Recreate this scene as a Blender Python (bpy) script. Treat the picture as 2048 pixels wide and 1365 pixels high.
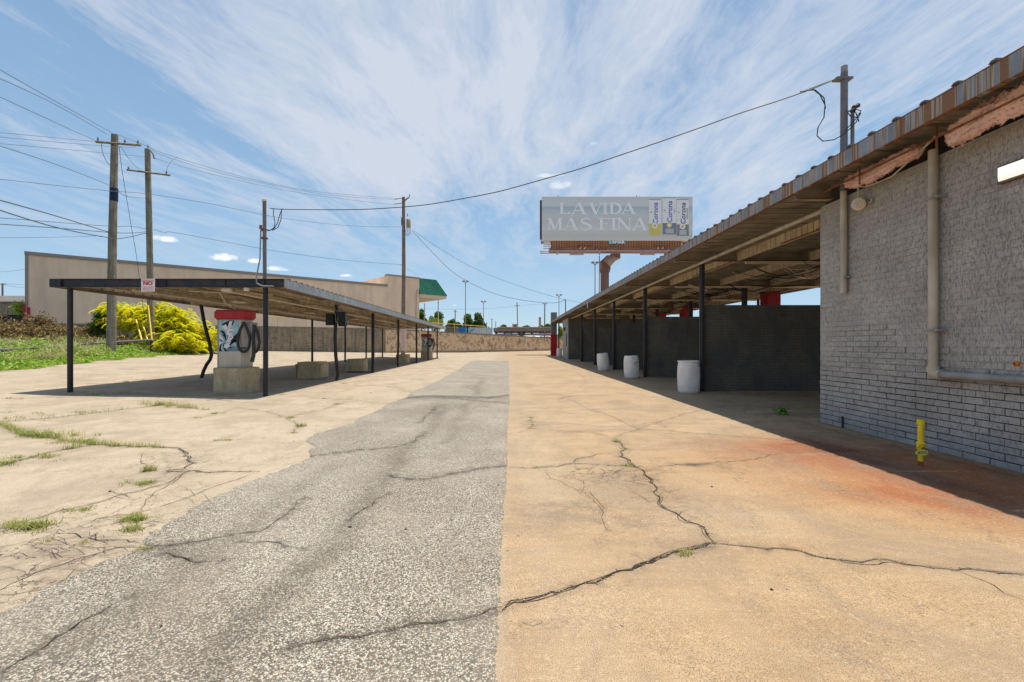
import bpy, bmesh, math, random
import numpy as np
from mathutils import Vector, Matrix, noise as mnoise

for o in list(bpy.data.objects):
    bpy.data.objects.remove(o)
SC = bpy.context.scene
COL = SC.collection
rnd = random.Random(7)
NP = np.random.default_rng(11)

# ------------------------------------------------------------------ camera
EYE = 1.33
FPX = 910.0            # focal length in pixels of the 2048 wide photograph
VPX, VPY = 1005.0, 689.0
cam = bpy.data.cameras.new('camera')
co = bpy.data.objects.new('camera', cam)
COL.objects.link(co)
co.location = (0, 0, EYE)
co.rotation_euler = (math.radians(90), 0, 0)
cam.sensor_width = 36
cam.lens = 36 * FPX / 2048
cam.shift_x = (1024 - VPX) / 2048
cam.shift_y = (VPY - 682.5) / 2048
cam.clip_start = 0.05
cam.clip_end = 3000
SC.camera = co

# ------------------------------------------------------------------ light
SUN = Vector((0.17, 0.18, 1.0)).normalized()
elev = math.asin(SUN.z)
azim = math.atan2(SUN.x, SUN.y)
sl = bpy.data.lights.new('sun', 'SUN')
sl.energy = 3.1
sl.angle = math.radians(0.53)
sl.color = (1.0, 0.93, 0.82)
so = bpy.data.objects.new('sun', sl)
COL.objects.link(so)
so.rotation_euler = SUN.to_track_quat('Z', 'Y').to_euler()
SC.view_settings.view_transform = 'Standard'
SC.view_settings.look = 'None'
SC.view_settings.exposure = 0.86
SC.view_settings.gamma = 1
SC.view_settings.use_curve_mapping = False
SC.cycles.max_bounces = 6
SC.cycles.diffuse_bounces = 4
SC.cycles.use_denoising = True


class NB:
    """small node builder"""
    def __init__(s, tree):
        s.t = tree
        s.n = tree.nodes
        s.l = tree.links

    def new(s, typ, **kw):
        n = s.n.new(typ)
        for k, v in kw.items():
            setattr(n, k, v)
        return n

    def put(s, sock, v):
        if v is None:
            return
        if isinstance(v, bpy.types.NodeSocket):
            s.l.new(v, sock)
        elif isinstance(v, (tuple, list)) and len(v) == 3 and sock.type == 'RGBA':
            sock.default_value = (*v, 1)
        else:
            sock.default_value = v

    def math(s, op, a, b=None, c=None, clamp=False):
        n = s.new('ShaderNodeMath', operation=op, use_clamp=clamp)
        s.put(n.inputs[0], a)
        s.put(n.inputs[1], b)
        s.put(n.inputs[2], c)
        return n.outputs[0]

    def vmath(s, op, a, b=None):
        n = s.new('ShaderNodeVectorMath', operation=op)
        s.put(n.inputs[0], a)
        s.put(n.inputs[1], b)
        return n.outputs['Value'] if op in ('DOT_PRODUCT', 'LENGTH', 'DISTANCE') else n.outputs[0]

    def pos(s):
        return s.new('ShaderNodeNewGeometry').outputs['Position']

    def scl(s, v, x, y, z):
        return s.vmath('MULTIPLY', v, (x, y, z))

    def noise(s, v, scale, detail=4, rough=0.55, dist=0.0):
        n = s.new('ShaderNodeTexNoise')
        s.put(n.inputs['Vector'], v)
        n.inputs['Scale'].default_value = scale
        n.inputs['Detail'].default_value = detail
        n.inputs['Roughness'].default_value = rough
        n.inputs['Distortion'].default_value = dist
        return n.outputs['Fac']

    def voro(s, v, scale, feature='F1', out='Distance', rand=1.0):
        n = s.new('ShaderNodeTexVoronoi', feature=feature)
        s.put(n.inputs['Vector'], v)
        n.inputs['Scale'].default_value = scale
        n.inputs['Randomness'].default_value = rand
        return n.outputs[out]

    def ramp(s, f, *stops, interp='LINEAR'):
        n = s.new('ShaderNodeValToRGB')
        n.color_ramp.interpolation = interp
        e = n.color_ramp.elements
        while len(e) < len(stops):
            e.new(0.5)
        for i, (p, c) in enumerate(stops):
            e[i].position = p
            if not isinstance(c, (tuple, list)):
                c = (c, c, c)
            e[i].color = (*c, 1)
        s.put(n.inputs[0], f)
        return n.outputs[0]

    def mix(s, f, a, b, blend='MIX'):
        n = s.new('ShaderNodeMix', data_type='RGBA', blend_type=blend)
        n.clamp_factor = True
        s.put(n.inputs[0], f)
        s.put(n.inputs[6], a)
        s.put(n.inputs[7], b)
        return n.outputs[2]

    def attr(s, name):
        return s.new('ShaderNodeAttribute', attribute_name=name).outputs['Fac']

    def bump(s, h, strength=0.3, dist=0.01, nrm=None):
        n = s.new('ShaderNodeBump')
        n.inputs['Strength'].default_value = strength
        n.inputs['Distance'].default_value = dist
        s.put(n.inputs['Height'], h)
        if nrm is not None:
            s.put(n.inputs['Normal'], nrm)
        return n.outputs[0]


def newmat(name):
    m = bpy.data.materials.new(name)
    m.use_nodes = True
    nb = NB(m.node_tree)
    nb.mat = m
    nb.b = nb.n['Principled BSDF']
    nb.b.inputs['Roughness'].default_value = 0.8
    nb.b.inputs['Specular IOR Level'].default_value = 0.3
    return nb


def fin(nb, color=None, rough=None, metal=None, normal=None, spec=None):
    b = nb.b
    nb.put(b.inputs['Base Color'], color)
    nb.put(b.inputs['Roughness'], rough)
    nb.put(b.inputs['Metallic'], metal)
    nb.put(b.inputs['Normal'], normal)
    nb.put(b.inputs['Specular IOR Level'], spec)
    return nb.mat


def weathered(name, c1, c2, scale=3.0, rough=0.8, bump=0.2, bscale=60, stain=None, samt=0.5, sscale=(6, 6, 0.7),
              metal=0.0, speck=0.0, spec=0.3):
    """two tone surface with mottling, vertical streaks of a third colour and fine relief"""
    nb = newmat(name)
    p = nb.pos()
    n1 = nb.noise(p, scale, 5, 0.62)
    c = nb.ramp(n1, (0.32, c1), (0.68, c2))
    if stain is not None:
        n2 = nb.noise(nb.scl(p, *sscale), 1.0, 4, 0.6)
        f = nb.ramp(n2, (0.5 - 0.1, 0.0), (0.72, samt))
        c = nb.mix(f, c, stain)
    n3 = nb.noise(p, bscale, 3, 0.6)
    if speck:
        c = nb.mix(nb.ramp(n3, (0.35, speck), (0.65, 0.0)), c, tuple(x * 0.35 for x in c1))
    return fin(nb, c, rough, metal, nb.bump(n3, bump, 0.01), spec)


# ------------------------------------------------------------------ world
w = bpy.data.worlds.new('World')
SC.world = w
w.use_nodes = True
nb = NB(w.node_tree)
bg = nb.n['Background']
sky = nb.new('ShaderNodeTexSky', sky_type='NISHITA')
sky.sun_disc = False
sky.sun_elevation = elev
sky.sun_rotation = azim
sky.altitude = 150
sky.air_density = 1.0
sky.dust_density = 0.4
sky.ozone_density = 1.6
d = nb.new('ShaderNodeTexCoord').outputs['Generated']
sep = nb.new('ShaderNodeSeparateXYZ')
nb.put(sep.inputs[0], d)
dx, dy, dz = sep.outputs
zz = nb.math('MAXIMUM', nb.math('ADD', dz, 0.03), 0.02)
px = nb.math('DIVIDE', dx, zz)
py = nb.math('DIVIDE', dy, zz)


def comb(x, y, z):
    n = nb.new('ShaderNodeCombineXYZ')
    nb.put(n.inputs[0], x)
    nb.put(n.inputs[1], y)
    nb.put(n.inputs[2], z)
    return n.outputs[0]


# cirrus streaks drawn out along the direction of view
pl = comb(px, py, 0.0)
warp = nb.noise(nb.scl(pl, 0.7, 0.35, 1), 1.0, 3, 0.6)
wx = nb.math('ADD', px, nb.math('MULTIPLY', nb.math('SUBTRACT', warp, 0.5), 0.9))
rx = nb.math('ADD', wx, nb.math('MULTIPLY', py, -0.10))
st = nb.noise(comb(nb.math('MULTIPLY', rx, 2.8), nb.math('MULTIPLY', py, 0.72), 3.3), 1.0, 9, 0.66, 0.25)
big = nb.noise(comb(nb.math('MULTIPLY', rx, 0.75), nb.math('MULTIPLY', py, 0.30), 8.1), 1.0, 4, 0.5, 0.2)
fine = nb.noise(comb(nb.math('MULTIPLY', wx, 10.0), nb.math('MULTIPLY', py, 3.2), 1.7), 1.0, 8, 0.72, 0.3)
# the thick veil left of the middle of the sky
vx = nb.math('ADD', px, 0.62)
vy = nb.math('SUBTRACT', py, 1.85)
veil = nb.math('ADD', nb.math('POWER', nb.math('MULTIPLY', vx, 1.5), 2.0), nb.math('POWER', nb.math('MULTIPLY', vy, 0.9), 2.0))
veil = nb.math('EXPONENT', nb.math('MULTIPLY', veil, -1.0))
v2 = nb.math('ADD', nb.math('POWER', nb.math('MULTIPLY', nb.math('SUBTRACT', px, 0.75), 1.0), 2.0), nb.math('POWER', nb.math('MULTIPLY', nb.math('SUBTRACT', py, 2.7), 0.55), 2.0))
v2 = nb.math('EXPONENT', nb.math('MULTIPLY', v2, -1.0))
dens = nb.math('ADD', nb.math('MULTIPLY', st, 1.15), nb.math('MULTIPLY', big, 0.60))
dens = nb.math('ADD', dens, nb.math('MULTIPLY', fine, 0.46))
dens = nb.math('ADD', dens, nb.math('MULTIPLY', veil, 0.24))
dens = nb.math('ADD', dens, nb.math('MULTIPLY', v2, 0.16))
# clear lane of deeper blue running from the upper left toward the far right
gx_ = nb.math('ADD', nb.math('ADD', px, nb.math('MULTIPLY', warp, 0.5)), nb.math('MULTIPLY_ADD', py, -0.42, 1.88))
gap = nb.math('EXPONENT', nb.math('MULTIPLY', nb.math('POWER', nb.math('MULTIPLY', gx_, 5.5), 2.0), -1.0))
gap = nb.math('MULTIPLY', gap, nb.ramp(nb.math('MULTIPLY', py, 0.2), (0.22, 0.6), (0.36, 1.0), (0.75, 0.0)))
dens = nb.math('SUBTRACT', dens, nb.math('MULTIPLY', gap, 0.11))
cm = nb.ramp(dens, (0.0, 0.0), (0.48, 0.05), (0.68, 0.55), (0.9, 0.93))
nb.l.remove(cm.node.inputs[0].links[0])
nb.put(cm.node.inputs[0], nb.math('MULTIPLY_ADD', dens, 1.15, -0.715))
lowfade = nb.ramp(dz, (0.0, 0.05), (0.09, 0.12), (0.30, 1.0))
cm = nb.math('MULTIPLY', cm, lowfade)
cm = nb.math('MULTIPLY_ADD', cm, 0.86, 0.12)
grad = nb.ramp(dz, (0.0, (0.46, 0.66, 0.80)), (0.08, (0.35, 0.57, 0.77)), (0.25, (0.235, 0.45, 0.69)), (0.5, (0.15, 0.33, 0.57)), (1.0, (0.10, 0.25, 0.48)))
grad = nb.mix(1.0, grad, (10.5, 10.5, 10.5), 'MULTIPLY')
grad.node.clamp_result = False
skycol = nb.mix(0.72, sky.outputs[0], grad)
col = nb.mix(cm, skycol, (5.9, 6.4, 7.3))
# small cumulus puffs low over the roofs, a ragged one above the hoarding
for (qx, qy, qw, qh) in ((332, 480, 26, 8), (446, 517, 30, 10), (508, 523, 14, 6), (557, 539, 26, 7), (693, 552, 15, 4),
                         (1100, 352, 30, 5), (1120, 372, 26, 10), (911, 611, 6, 2.2), (1186, 288, 9, 5)):
    c = Vector((qx - VPX, FPX, VPY - qy))
    ln = c.length
    c.normalize()
    rt = Vector((c.y, -c.x, 0)).normalized()
    up = rt.cross(c)
    a = nb.math('DIVIDE', nb.vmath('DOT_PRODUCT', d, tuple(rt)), qw / ln)
    b = nb.math('DIVIDE', nb.vmath('DOT_PRODUCT', d, tuple(up)), qh / ln)
    fr = nb.vmath('DOT_PRODUCT', d, tuple(c))
    flat = nb.math('MAXIMUM', nb.math('MULTIPLY', b, -1.6), b)     # flatter underside
    r2 = nb.math('ADD', nb.math('MULTIPLY', a, a), nb.math('MULTIPLY', flat, flat))
    nz = nb.noise(nb.scl(d, 1, 1, 1.3), 42.0, 5, 0.65)
    m = nb.math('ADD', nb.math('SUBTRACT', 0.85, nb.math('MULTIPLY', r2, 0.75)), nb.math('MULTIPLY', nb.math('SUBTRACT', nz, 0.55), 2.6))
    m = nb.math('MULTIPLY', m, 1.3, clamp=True)
    m = nb.math('MULTIPLY', m, nb.math('GREATER_THAN', fr, 0.2))
    thin = 0.45 if qy < 400 else 0.92
    col = nb.mix(nb.math('MULTIPLY', m, thin), col, (9.6, 9.8, 10.2))
nb.put(bg.inputs[0], col)
bg.inputs[1].default_value = 0.062

# ------------------------------------------------------------------ terrain
def lerp_tab(v, tab):
    if v <= tab[0][0]:
        return tab[0][1]
    for (a, p), (b, q) in zip(tab, tab[1:]):
        if v <= b:
            return p + (q - p) * (v - a) / (b - a)
    return tab[-1][1]


EDGE = [(-20, -12.0), (8, -14.9), (16, -17.65), (24.2, -20.6), (39.3, -24.9), (52, -29.0), (60, -40), (400, -400)]


def ground_np(x, y):
    """height of the lot and of the weedy bank on its left"""
    x = np.asarray(x, float)
    y = np.asarray(y, float)
    k = 0.045 - 0.023 * np.clip((y - 38) / 10, 0, 1)
    z = 0.02 * np.clip(-x - 6, 0, 5) + k * np.clip(-x - 11, 0, 30)
    z = z + 0.006 * np.clip(y - 55, 0, 40)
    xe = np.interp(y, [e[0] for e in EDGE], [e[1] for e in EDGE])
    dd = np.clip(xe - x, 0, None)
    z = z + np.minimum(dd * 0.065, np.maximum(0.0, 2.2 - z))
    return z


def gz(x, y):
    return float(ground_np(x, y))


def G(ax, ay):
    """photograph pixel to the point of the ground seen there"""
    t = 1.0 / max(ay - VPY, 4)
    Z = EYE * FPX * t
    for _ in range(40):
        X = (ax - VPX) * Z / FPX
        h = gz(X, Z)
        Z2 = (EYE - h) * FPX / max(ay - VPY, 1)
        Z = 0.5 * Z + 0.5 * Z2
    X = (ax - VPX) * Z / FPX
    return Vector((X, Z, gz(X, Z)))


def P(ax, ay, Z):
    return Vector(((ax - VPX) * Z / FPX, Z, EYE + (VPY - ay) * Z / FPX))


TH = math.atan(0.0187)
CT, ST = math.cos(TH), math.sin(TH)


def R(x, y, z):
    """frame of the wash building, whose long side runs about a degree off the lane"""
    return Vector((x + y * 0.0187, y, z))


# ------------------------------------------------------------------ mesh building
ORG = {}


class MB:
    def __init__(s, T=None):
        s.v = []
        s.f = []
        s.T = T

    def add(s, vs, fs):
        b = len(s.v)
        if s.T:
            vs = [s.T(*v) for v in vs]
        s.v += [tuple(v) for v in vs]
        s.f += [tuple(b + i for i in f) for f in fs]
        return s

    def box(s, x0, x1, y0, y1, z0, z1, bev=0.0):
        if bev:
            return s.bevbox(x0, x1, y0, y1, z0, z1, bev)
        vs = [(x, y, z) for z in (z0, z1) for y in (y0, y1) for x in (x0, x1)]
        return s.add(vs, [(0, 2, 3, 1), (4, 5, 7, 6), (0, 1, 5, 4), (2, 6, 7, 3), (0, 4, 6, 2), (1, 3, 7, 5)])

    def bevbox(s, x0, x1, y0, y1, z0, z1, b):
        bm = bmesh.new()
        bmesh.ops.create_cube(bm, size=1)
        for v in bm.verts:
            v.co = Vector((x0 if v.co.x < 0 else x1, y0 if v.co.y < 0 else y1, z0 if v.co.z < 0 else z1))
        bmesh.ops.bevel(bm, geom=list(bm.edges), offset=b, segments=2, profile=0.6, affect='EDGES')
        bm.verts.index_update()
        s.add([v.co.copy() for v in bm.verts], [[v.index for v in f.verts] for f in bm.faces])
        bm.free()
        return s

    def prism(s, base, top):
        """base and top are rings with the same count"""
        n = len(base)
        fs = [tuple(reversed(range(n))), tuple(range(n, 2 * n))]
        fs += [(i, (i + 1) % n, n + (i + 1) % n, n + i) for i in range(n)]
        return s.add(list(base) + list(top), fs)

    def tube(s, pts, r, n=8, caps=True):
        pts = [Vector(p) for p in pts]
        rr = r if isinstance(r, (list, tuple)) else [r] * len(pts)
        vs = []
        prev = None
        for i, p in enumerate(pts):
            t = (pts[min(i + 1, len(pts) - 1)] - pts[max(i - 1, 0)])
            if t.length < 1e-9:
                t = Vector((0, 0, 1))
            t.normalize()
            if prev is None:
                u = t.cross(Vector((0, 0, 1)))
                if u.length < 0.05:
                    u = t.cross(Vector((1, 0, 0)))
            else:
                u = prev - t * prev.dot(t)
                if u.length < 1e-5:
                    u = t.orthogonal()
            u.normalize()
            prev = u
            w_ = t.cross(u)
            for k in range(n):
                a = 2 * math.pi * k / n
                vs.append(p + (u * math.cos(a) + w_ * math.sin(a)) * rr[i])
        fs = []
        for i in range(len(pts) - 1):
            for k in range(n):
                fs.append((i * n + k, i * n + (k + 1) % n, (i + 1) * n + (k + 1) % n, (i + 1) * n + k))
        if caps and n > 2:
            fs.append(tuple(reversed(range(n))))
            fs.append(tuple(range((len(pts) - 1) * n, len(pts) * n)))
        return s.add(vs, fs)

    def lathe(s, c, prof, n=24, tilt=None):
        vs = []
        for (r, z) in prof:
            for k in range(n):
                a = 2 * math.pi * k / n
                q = Vector((r * math.cos(a), r * math.sin(a), z))
                if tilt:
                    q = tilt @ q
                vs.append(Vector(c) + q)
        fs = [(i * n + k, i * n + (k + 1) % n, (i + 1) * n + (k + 1) % n, (i + 1) * n + k) for i in range(len(prof) - 1) for k in range(n)]
        fs.append(tuple(reversed(range(n))))
        return s.add(vs, fs)

    def build(s, name, mat, parent=None, smooth=False, org=None):
        """one object; vertices are stored relative to the parent's base or to org"""
        if parent is not None:
            o0 = ORG[parent.name]
        elif org is not None:
            o0 = Vector(org)
        else:
            a = np.array(s.v)
            o0 = Vector(((a[:, 0].min() + a[:, 0].max()) / 2, (a[:, 1].min() + a[:, 1].max()) / 2, a[:, 2].min()))
        me = bpy.data.meshes.new(name)
        me.from_pydata([(v[0] - o0.x, v[1] - o0.y, v[2] - o0.z) for v in s.v], [], s.f)
        me.materials.append(mat)
        if smooth:
            me.polygons.foreach_set('use_smooth', [True] * len(me.polygons))
            try:
                me.set_sharp_from_angle(angle=math.radians(40))
            except Exception:
                pass
        ob = bpy.data.objects.new(name, me)
        COL.objects.link(ob)
        ORG[ob.name] = o0
        if parent is not None:
            ob.parent = parent
        else:
            ob.location = o0
        return ob


def np_mesh(name, V, F, mat, parent=None, org=(0, 0, 0), attrs=None, smooth=False):
    V = np.asarray(V, dtype=np.float32) - np.asarray(org, dtype=np.float32)
    F = np.asarray(F, dtype=np.int32)
    me = bpy.data.meshes.new(name)
    me.vertices.add(len(V))
    me.vertices.foreach_set('co', V.ravel())
    k = F.shape[1]
    me.loops.add(F.size)
    me.loops.foreach_set('vertex_index', F.ravel())
    me.polygons.add(len(F))
    me.polygons.foreach_set('loop_start', np.arange(0, F.size, k, dtype=np.int32))
    me.polygons.foreach_set('loop_total', np.full(len(F), k, dtype=np.int32))
    if smooth:
        me.polygons.foreach_set('use_smooth', np.ones(len(F), dtype=bool))
    me.update(calc_edges=True)
    for an, av in (attrs or {}).items():
        at = me.attributes.new(an, 'FLOAT', 'POINT')
        at.data.foreach_set('value', np.asarray(av, dtype=np.float32))
    me.materials.append(mat)
    ob = bpy.data.objects.new(name, me)
    COL.objects.link(ob)
    if parent is not None:
        ob.parent = parent
        ORG[ob.name] = Vector(org)
    else:
        ob.location = org
        ORG[ob.name] = Vector(org)
    return ob


def tag(o, label, cat, group=None):
    o['label'] = label
    o['category'] = cat
    if group:
        o['group'] = group
    return o


def thing(name, label, cat, loc, group=None):
    o = bpy.data.objects.new(name, None)
    o.empty_display_size = 0.2
    COL.objects.link(o)
    o.location = Vector(loc)
    ORG[o.name] = Vector(loc)
    return tag(o, label, cat, group)


def structure(o):
    o['kind'] = 'structure'
    return o


def stuff(o):
    o['kind'] = 'stuff'
    return o


def copy_thing(root, loc, label, rotz=None):
    def rec(o, par):
        c = o.copy()
        COL.objects.link(c)
        if par is not None:
            c.parent = par
        for ch in list(o.children):
            rec(ch, c)
        return c
    r = rec(root, None)
    r.location = Vector(loc)
    if rotz is not None:
        r.rotation_euler.z = rotz
    r['label'] = label
    return r
# ================================================================== MATERIALS
def mat_concrete():
    nb = newmat('lot_concrete')
    p = nb.pos()
    big = nb.noise(p, 0.35, 5, 0.6)
    mid = nb.noise(nb.scl(p, 0.7, 2.2, 1), 1.6, 6, 0.65)
    fine = nb.noise(p, 34, 4, 0.7)
    grit = nb.noise(p, 205, 3, 0.78)
    brush = nb.noise(nb.scl(p, 4, 60, 1), 1.0, 3, 0.6)
    c = nb.ramp(mid, (0.30, (0.35, 0.235, 0.13)), (0.5, (0.48, 0.335, 0.19)), (0.72, (0.58, 0.42, 0.255)))
    c = nb.mix(nb.ramp(big, (0.35, 0.0), (0.7, 0.45)), c, (0.50, 0.395, 0.27))
    # right of the lane the slab is warmer, left of it greyer and paler
    sx = nb.new('ShaderNodeSeparateXYZ')
    nb.put(sx.inputs[0], p)
    side = nb.ramp(nb.math('MULTIPLY_ADD', sx.outputs[0], 0.08, 0.5), (0.38, 1.0), (0.56, 0.0))
    c = nb.mix(nb.math('MULTIPLY', side, 0.68), c, (0.55, 0.475, 0.37))
    c = nb.mix(nb.math('MULTIPLY', nb.attr('warm'), 0.75), c, (0.47, 0.27, 0.12))
    rn = nb.noise(nb.scl(p, 1.0, 0.55, 1), 3.2, 8, 0.75, 0.5)
    r_ = nb.math('MULTIPLY', nb.attr('rust'), nb.ramp(rn, (0.25, 0.35), (0.6, 1.25)))
    c = nb.mix(r_, c, (0.36, 0.115, 0.04))
    r2 = nb.math('MULTIPLY', nb.attr('maroon'), nb.ramp(rn, (0.3, 0.4), (0.6, 1.2)))
    c = nb.mix(r2, c, (0.11, 0.03, 0.018))
    # grime and painted canopy shade: patches grown from the mask broken up with noise
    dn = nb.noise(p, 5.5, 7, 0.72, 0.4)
    dm = nb.math('MULTIPLY', nb.attr('dirt_or_shade'), nb.ramp(dn, (0.38, 0.0), (0.66, 1.0)))
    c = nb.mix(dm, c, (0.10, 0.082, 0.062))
    dn2 = nb.noise(nb.scl(p, 1, 2.5, 1), 0.9, 6, 0.68, 0.5)
    c = nb.mix(nb.ramp(dn2, (0.52, 0.0), (0.72, 0.34)), c, (0.20, 0.155, 0.115))
    pal = nb.noise(nb.scl(p, 0.6, 2.0, 1), 0.8, 5, 0.6, 0.3)
    c = nb.mix(nb.ramp(pal, (0.55, 0.0), (0.75, 0.35)), c, (0.58, 0.50, 0.38))
    ag = nb.noise(nb.scl(p, 0.9, 0.6, 1), 1.3, 7, 0.74, 0.7)
    c = nb.mix(nb.ramp(ag, (0.46, 0.0), (0.60, 0.42)), c, (0.235, 0.19, 0.145))
    gy = nb.noise(p, 0.28, 5, 0.65, 0.4)
    c = nb.mix(nb.ramp(gy, (0.46, 0.0), (0.64, 0.38)), c, (0.42, 0.345, 0.25))
    # long faint hairline cracks
    e0 = nb.voro(nb.vmath('ADD', p, nb.scl(comb3(nb, nb.noise(p, 1.4, 6, 0.75), nb.noise(p, 1.55, 6, 0.75)), 1.3, 1.3, 0)), 0.62, 'DISTANCE_TO_EDGE')
    hl = nb.math('MULTIPLY', nb.math('LESS_THAN', e0, 0.0035), nb.ramp(gy, (0.42, 1.0), (0.6, 0.25)))
    c = nb.mix(nb.math('MULTIPLY', hl, 0.6), c, (0.09, 0.07, 0.05))
    # spots of oil and gum
    v = nb.voro(p, 2.6, 'F1')
    vr = nb.voro(p, 2.6, 'F1', 'Color')
    rs = nb.new('ShaderNodeSeparateColor')
    nb.put(rs.inputs[0], vr)
    rad = nb.math('MULTIPLY', nb.math('POWER', rs.outputs[0], 5.0), 0.085)
    vv = nb.math('ADD', v, nb.math('MULTIPLY', nb.math('SUBTRACT', fine, 0.5), 0.03))
    c = nb.mix(nb.math('MULTIPLY', nb.math('LESS_THAN', vv, rad), 0.6), c, (0.13, 0.09, 0.06))
    c = nb.mix(nb.ramp(grit, (0.37, 1.0), (0.535, 0.0)), c, (0.135, 0.095, 0.058))
    c = nb.mix(nb.ramp(fine, (0.54, 0.0), (0.72, 0.36)), c, (0.62, 0.52, 0.39))
    c = nb.mix(nb.ramp(brush, (0.3, 0.22), (0.5, 0.0)), c, (0.24, 0.18, 0.12))
    # hairline cracking everywhere, denser where the mask says
    e1 = nb.voro(nb.vmath('ADD', p, nb.scl(comb3(nb, nb.noise(p, 3, 4, 0.7), nb.noise(p, 3.3, 4, 0.7)), 0.5, 0.5, 0)), 3.4, 'DISTANCE_TO_EDGE')
    al = nb.math('MULTIPLY', nb.math('LESS_THAN', e1, 0.013), nb.attr('alligator'))
    c = nb.mix(nb.math('MULTIPLY', al, 0.8), c, (0.07, 0.055, 0.04))
    # the bank: soil under the weeds
    soil = nb.ramp(nb.noise(p, 2, 5, 0.7), (0.35, (0.07, 0.055, 0.035)), (0.65, (0.16, 0.125, 0.075)))
    c = nb.mix(nb.attr('bank'), c, soil)
    h = nb.math('ADD', nb.math('MULTIPLY', grit, 0.5), nb.math('MULTIPLY', fine, 0.8))
    h = nb.math('SUBTRACT', h, nb.math('MULTIPLY', al, 1.5))
    return fin(nb, c, 0.88, None, nb.bump(h, 0.45, 0.006), 0.2)


def comb3(nb, x, y, z=0.0):
    n = nb.new('ShaderNodeCombineXYZ')
    nb.put(n.inputs[0], x)
    nb.put(n.inputs[1], y)
    nb.put(n.inputs[2], z)
    return n.outputs[0]


def mat_asphalt():
    nb = newmat('old_asphalt')
    p = nb.pos()
    vd = nb.voro(p, 122, 'F1')
    vc = nb.voro(p, 122, 'F1', 'Color')
    s = nb.new('ShaderNodeSeparateColor')
    nb.put(s.inputs[0], vc)
    stone = nb.ramp(s.outputs[0], (0.0, (0.09, 0.077, 0.06)), (0.25, (0.22, 0.195, 0.158)), (0.5, (0.45, 0.41, 0.335)), (0.85, (0.76, 0.70, 0.58)), (0.97, (0.50, 0.36, 0.22)))
    c = nb.mix(nb.ramp(vd, (0.32, 0.0), (0.66, 0.85)), stone, (0.10, 0.085, 0.066))
    m = nb.noise(nb.scl(p, 1.0, 0.5, 1), 1.4, 6, 0.68, 0.4)
    c = nb.mix(nb.ramp(m, (0.42, 0.0), (0.66, 0.5)), c, (0.19, 0.15, 0.11))
    m2 = nb.noise(p, 0.8, 5, 0.6)
    c = nb.mix(nb.ramp(m2, (0.45, 0.0), (0.75, 0.3)), c, (0.52, 0.46, 0.37))
    dn = nb.noise(p, 7, 6, 0.7, 0.5)
    c = nb.mix(nb.math('MULTIPLY', nb.attr('dirt_or_shade'), nb.ramp(dn, (0.3, 0.15), (0.65, 0.95))), c, (0.075, 0.06, 0.047))
    h = nb.math('SUBTRACT', 1.0, vd)
    return fin(nb, c, 0.85, None, nb.bump(h, 0.7, 0.006), 0.25)


def mat_brick():
    nb = newmat('grey_painted_brick')
    p = nb.pos()
    oi = nb.new('ShaderNodeObjectInfo').outputs['Random']
    n1 = nb.noise(p, 2.0, 5, 0.6)
    c = nb.ramp(n1, (0.3, (0.32, 0.292, 0.262)), (0.7, (0.47, 0.432, 0.388)))
    sx = nb.new('ShaderNodeSeparateXYZ')
    nb.put(sx.inputs[0], p)
    z = sx.outputs[2]
    # pitted raked texture of the clay
    pit = nb.noise(nb.scl(p, 1, 66, 20), 1.0, 4, 0.7, 0.1)
    pf = nb.noise(nb.scl(p, 30, 75, 40), 1.0, 4, 0.7)
    pm = nb.math('MULTIPLY', nb.ramp(pit, (0.36, 1.0), (0.50, 0.0)), nb.ramp(pf, (0.35, 1.0), (0.6, 0.35)))
    c = nb.mix(nb.math('MULTIPLY', pm, 0.85), c, (0.13, 0.118, 0.104))
    c = nb.mix(nb.ramp(oi, (0.0, 0.0), (1.0, 0.22)), c, (0.54, 0.525, 0.51))
    blue = nb.ramp(nb.math('ADD', z, nb.math('MULTIPLY', nb.math('SUBTRACT', n1, 0.5), 0.9)), (0.05, 0.5), (0.4, 0.0))
    c = nb.mix(blue, c, (0.24, 0.265, 0.285))
    w_ = nb.ramp(nb.noise(p, 5, 5, 0.7), (0.62, 0.0), (0.75, 0.35))
    c = nb.mix(w_, c, (0.28, 0.225, 0.17))
    tanm = nb.ramp(nb.math('MULTIPLY', z, 0.25), (0.72, 0.0), (0.92, 0.45))
    c = nb.mix(tanm, c, (0.34, 0.285, 0.21))
    h = nb.math('SUBTRACT', nb.math('MULTIPLY', pf, 0.5), pm)
    return fin(nb, c, 0.62, None, nb.bump(h, 0.75, 0.008), 0.3)


def mat_mortar():
    nb = newmat('painted_mortar')
    p = nb.pos()
    sx = nb.new('ShaderNodeSeparateXYZ')
    nb.put(sx.inputs[0], p)
    n1 = nb.noise(p, 22, 4, 0.7)
    up = nb.ramp(nb.math('ADD', sx.outputs[2], nb.math('MULTIPLY', nb.math('SUBTRACT', nb.noise(p, 1.3, 3, 0.6), 0.5), 0.8)), (0.85, 0.0), (1.15, 1.0))
    c = nb.ramp(n1, (0.35, (0.33, 0.32, 0.31)), (0.65, (0.46, 0.45, 0.44)))
    dark = nb.ramp(n1, (0.35, (0.022, 0.021, 0.02)), (0.65, (0.075, 0.072, 0.068)))
    c = nb.mix(up, dark, c)
    return fin(nb, c, 0.9, None, nb.bump(n1, 0.6, 0.01))


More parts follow.
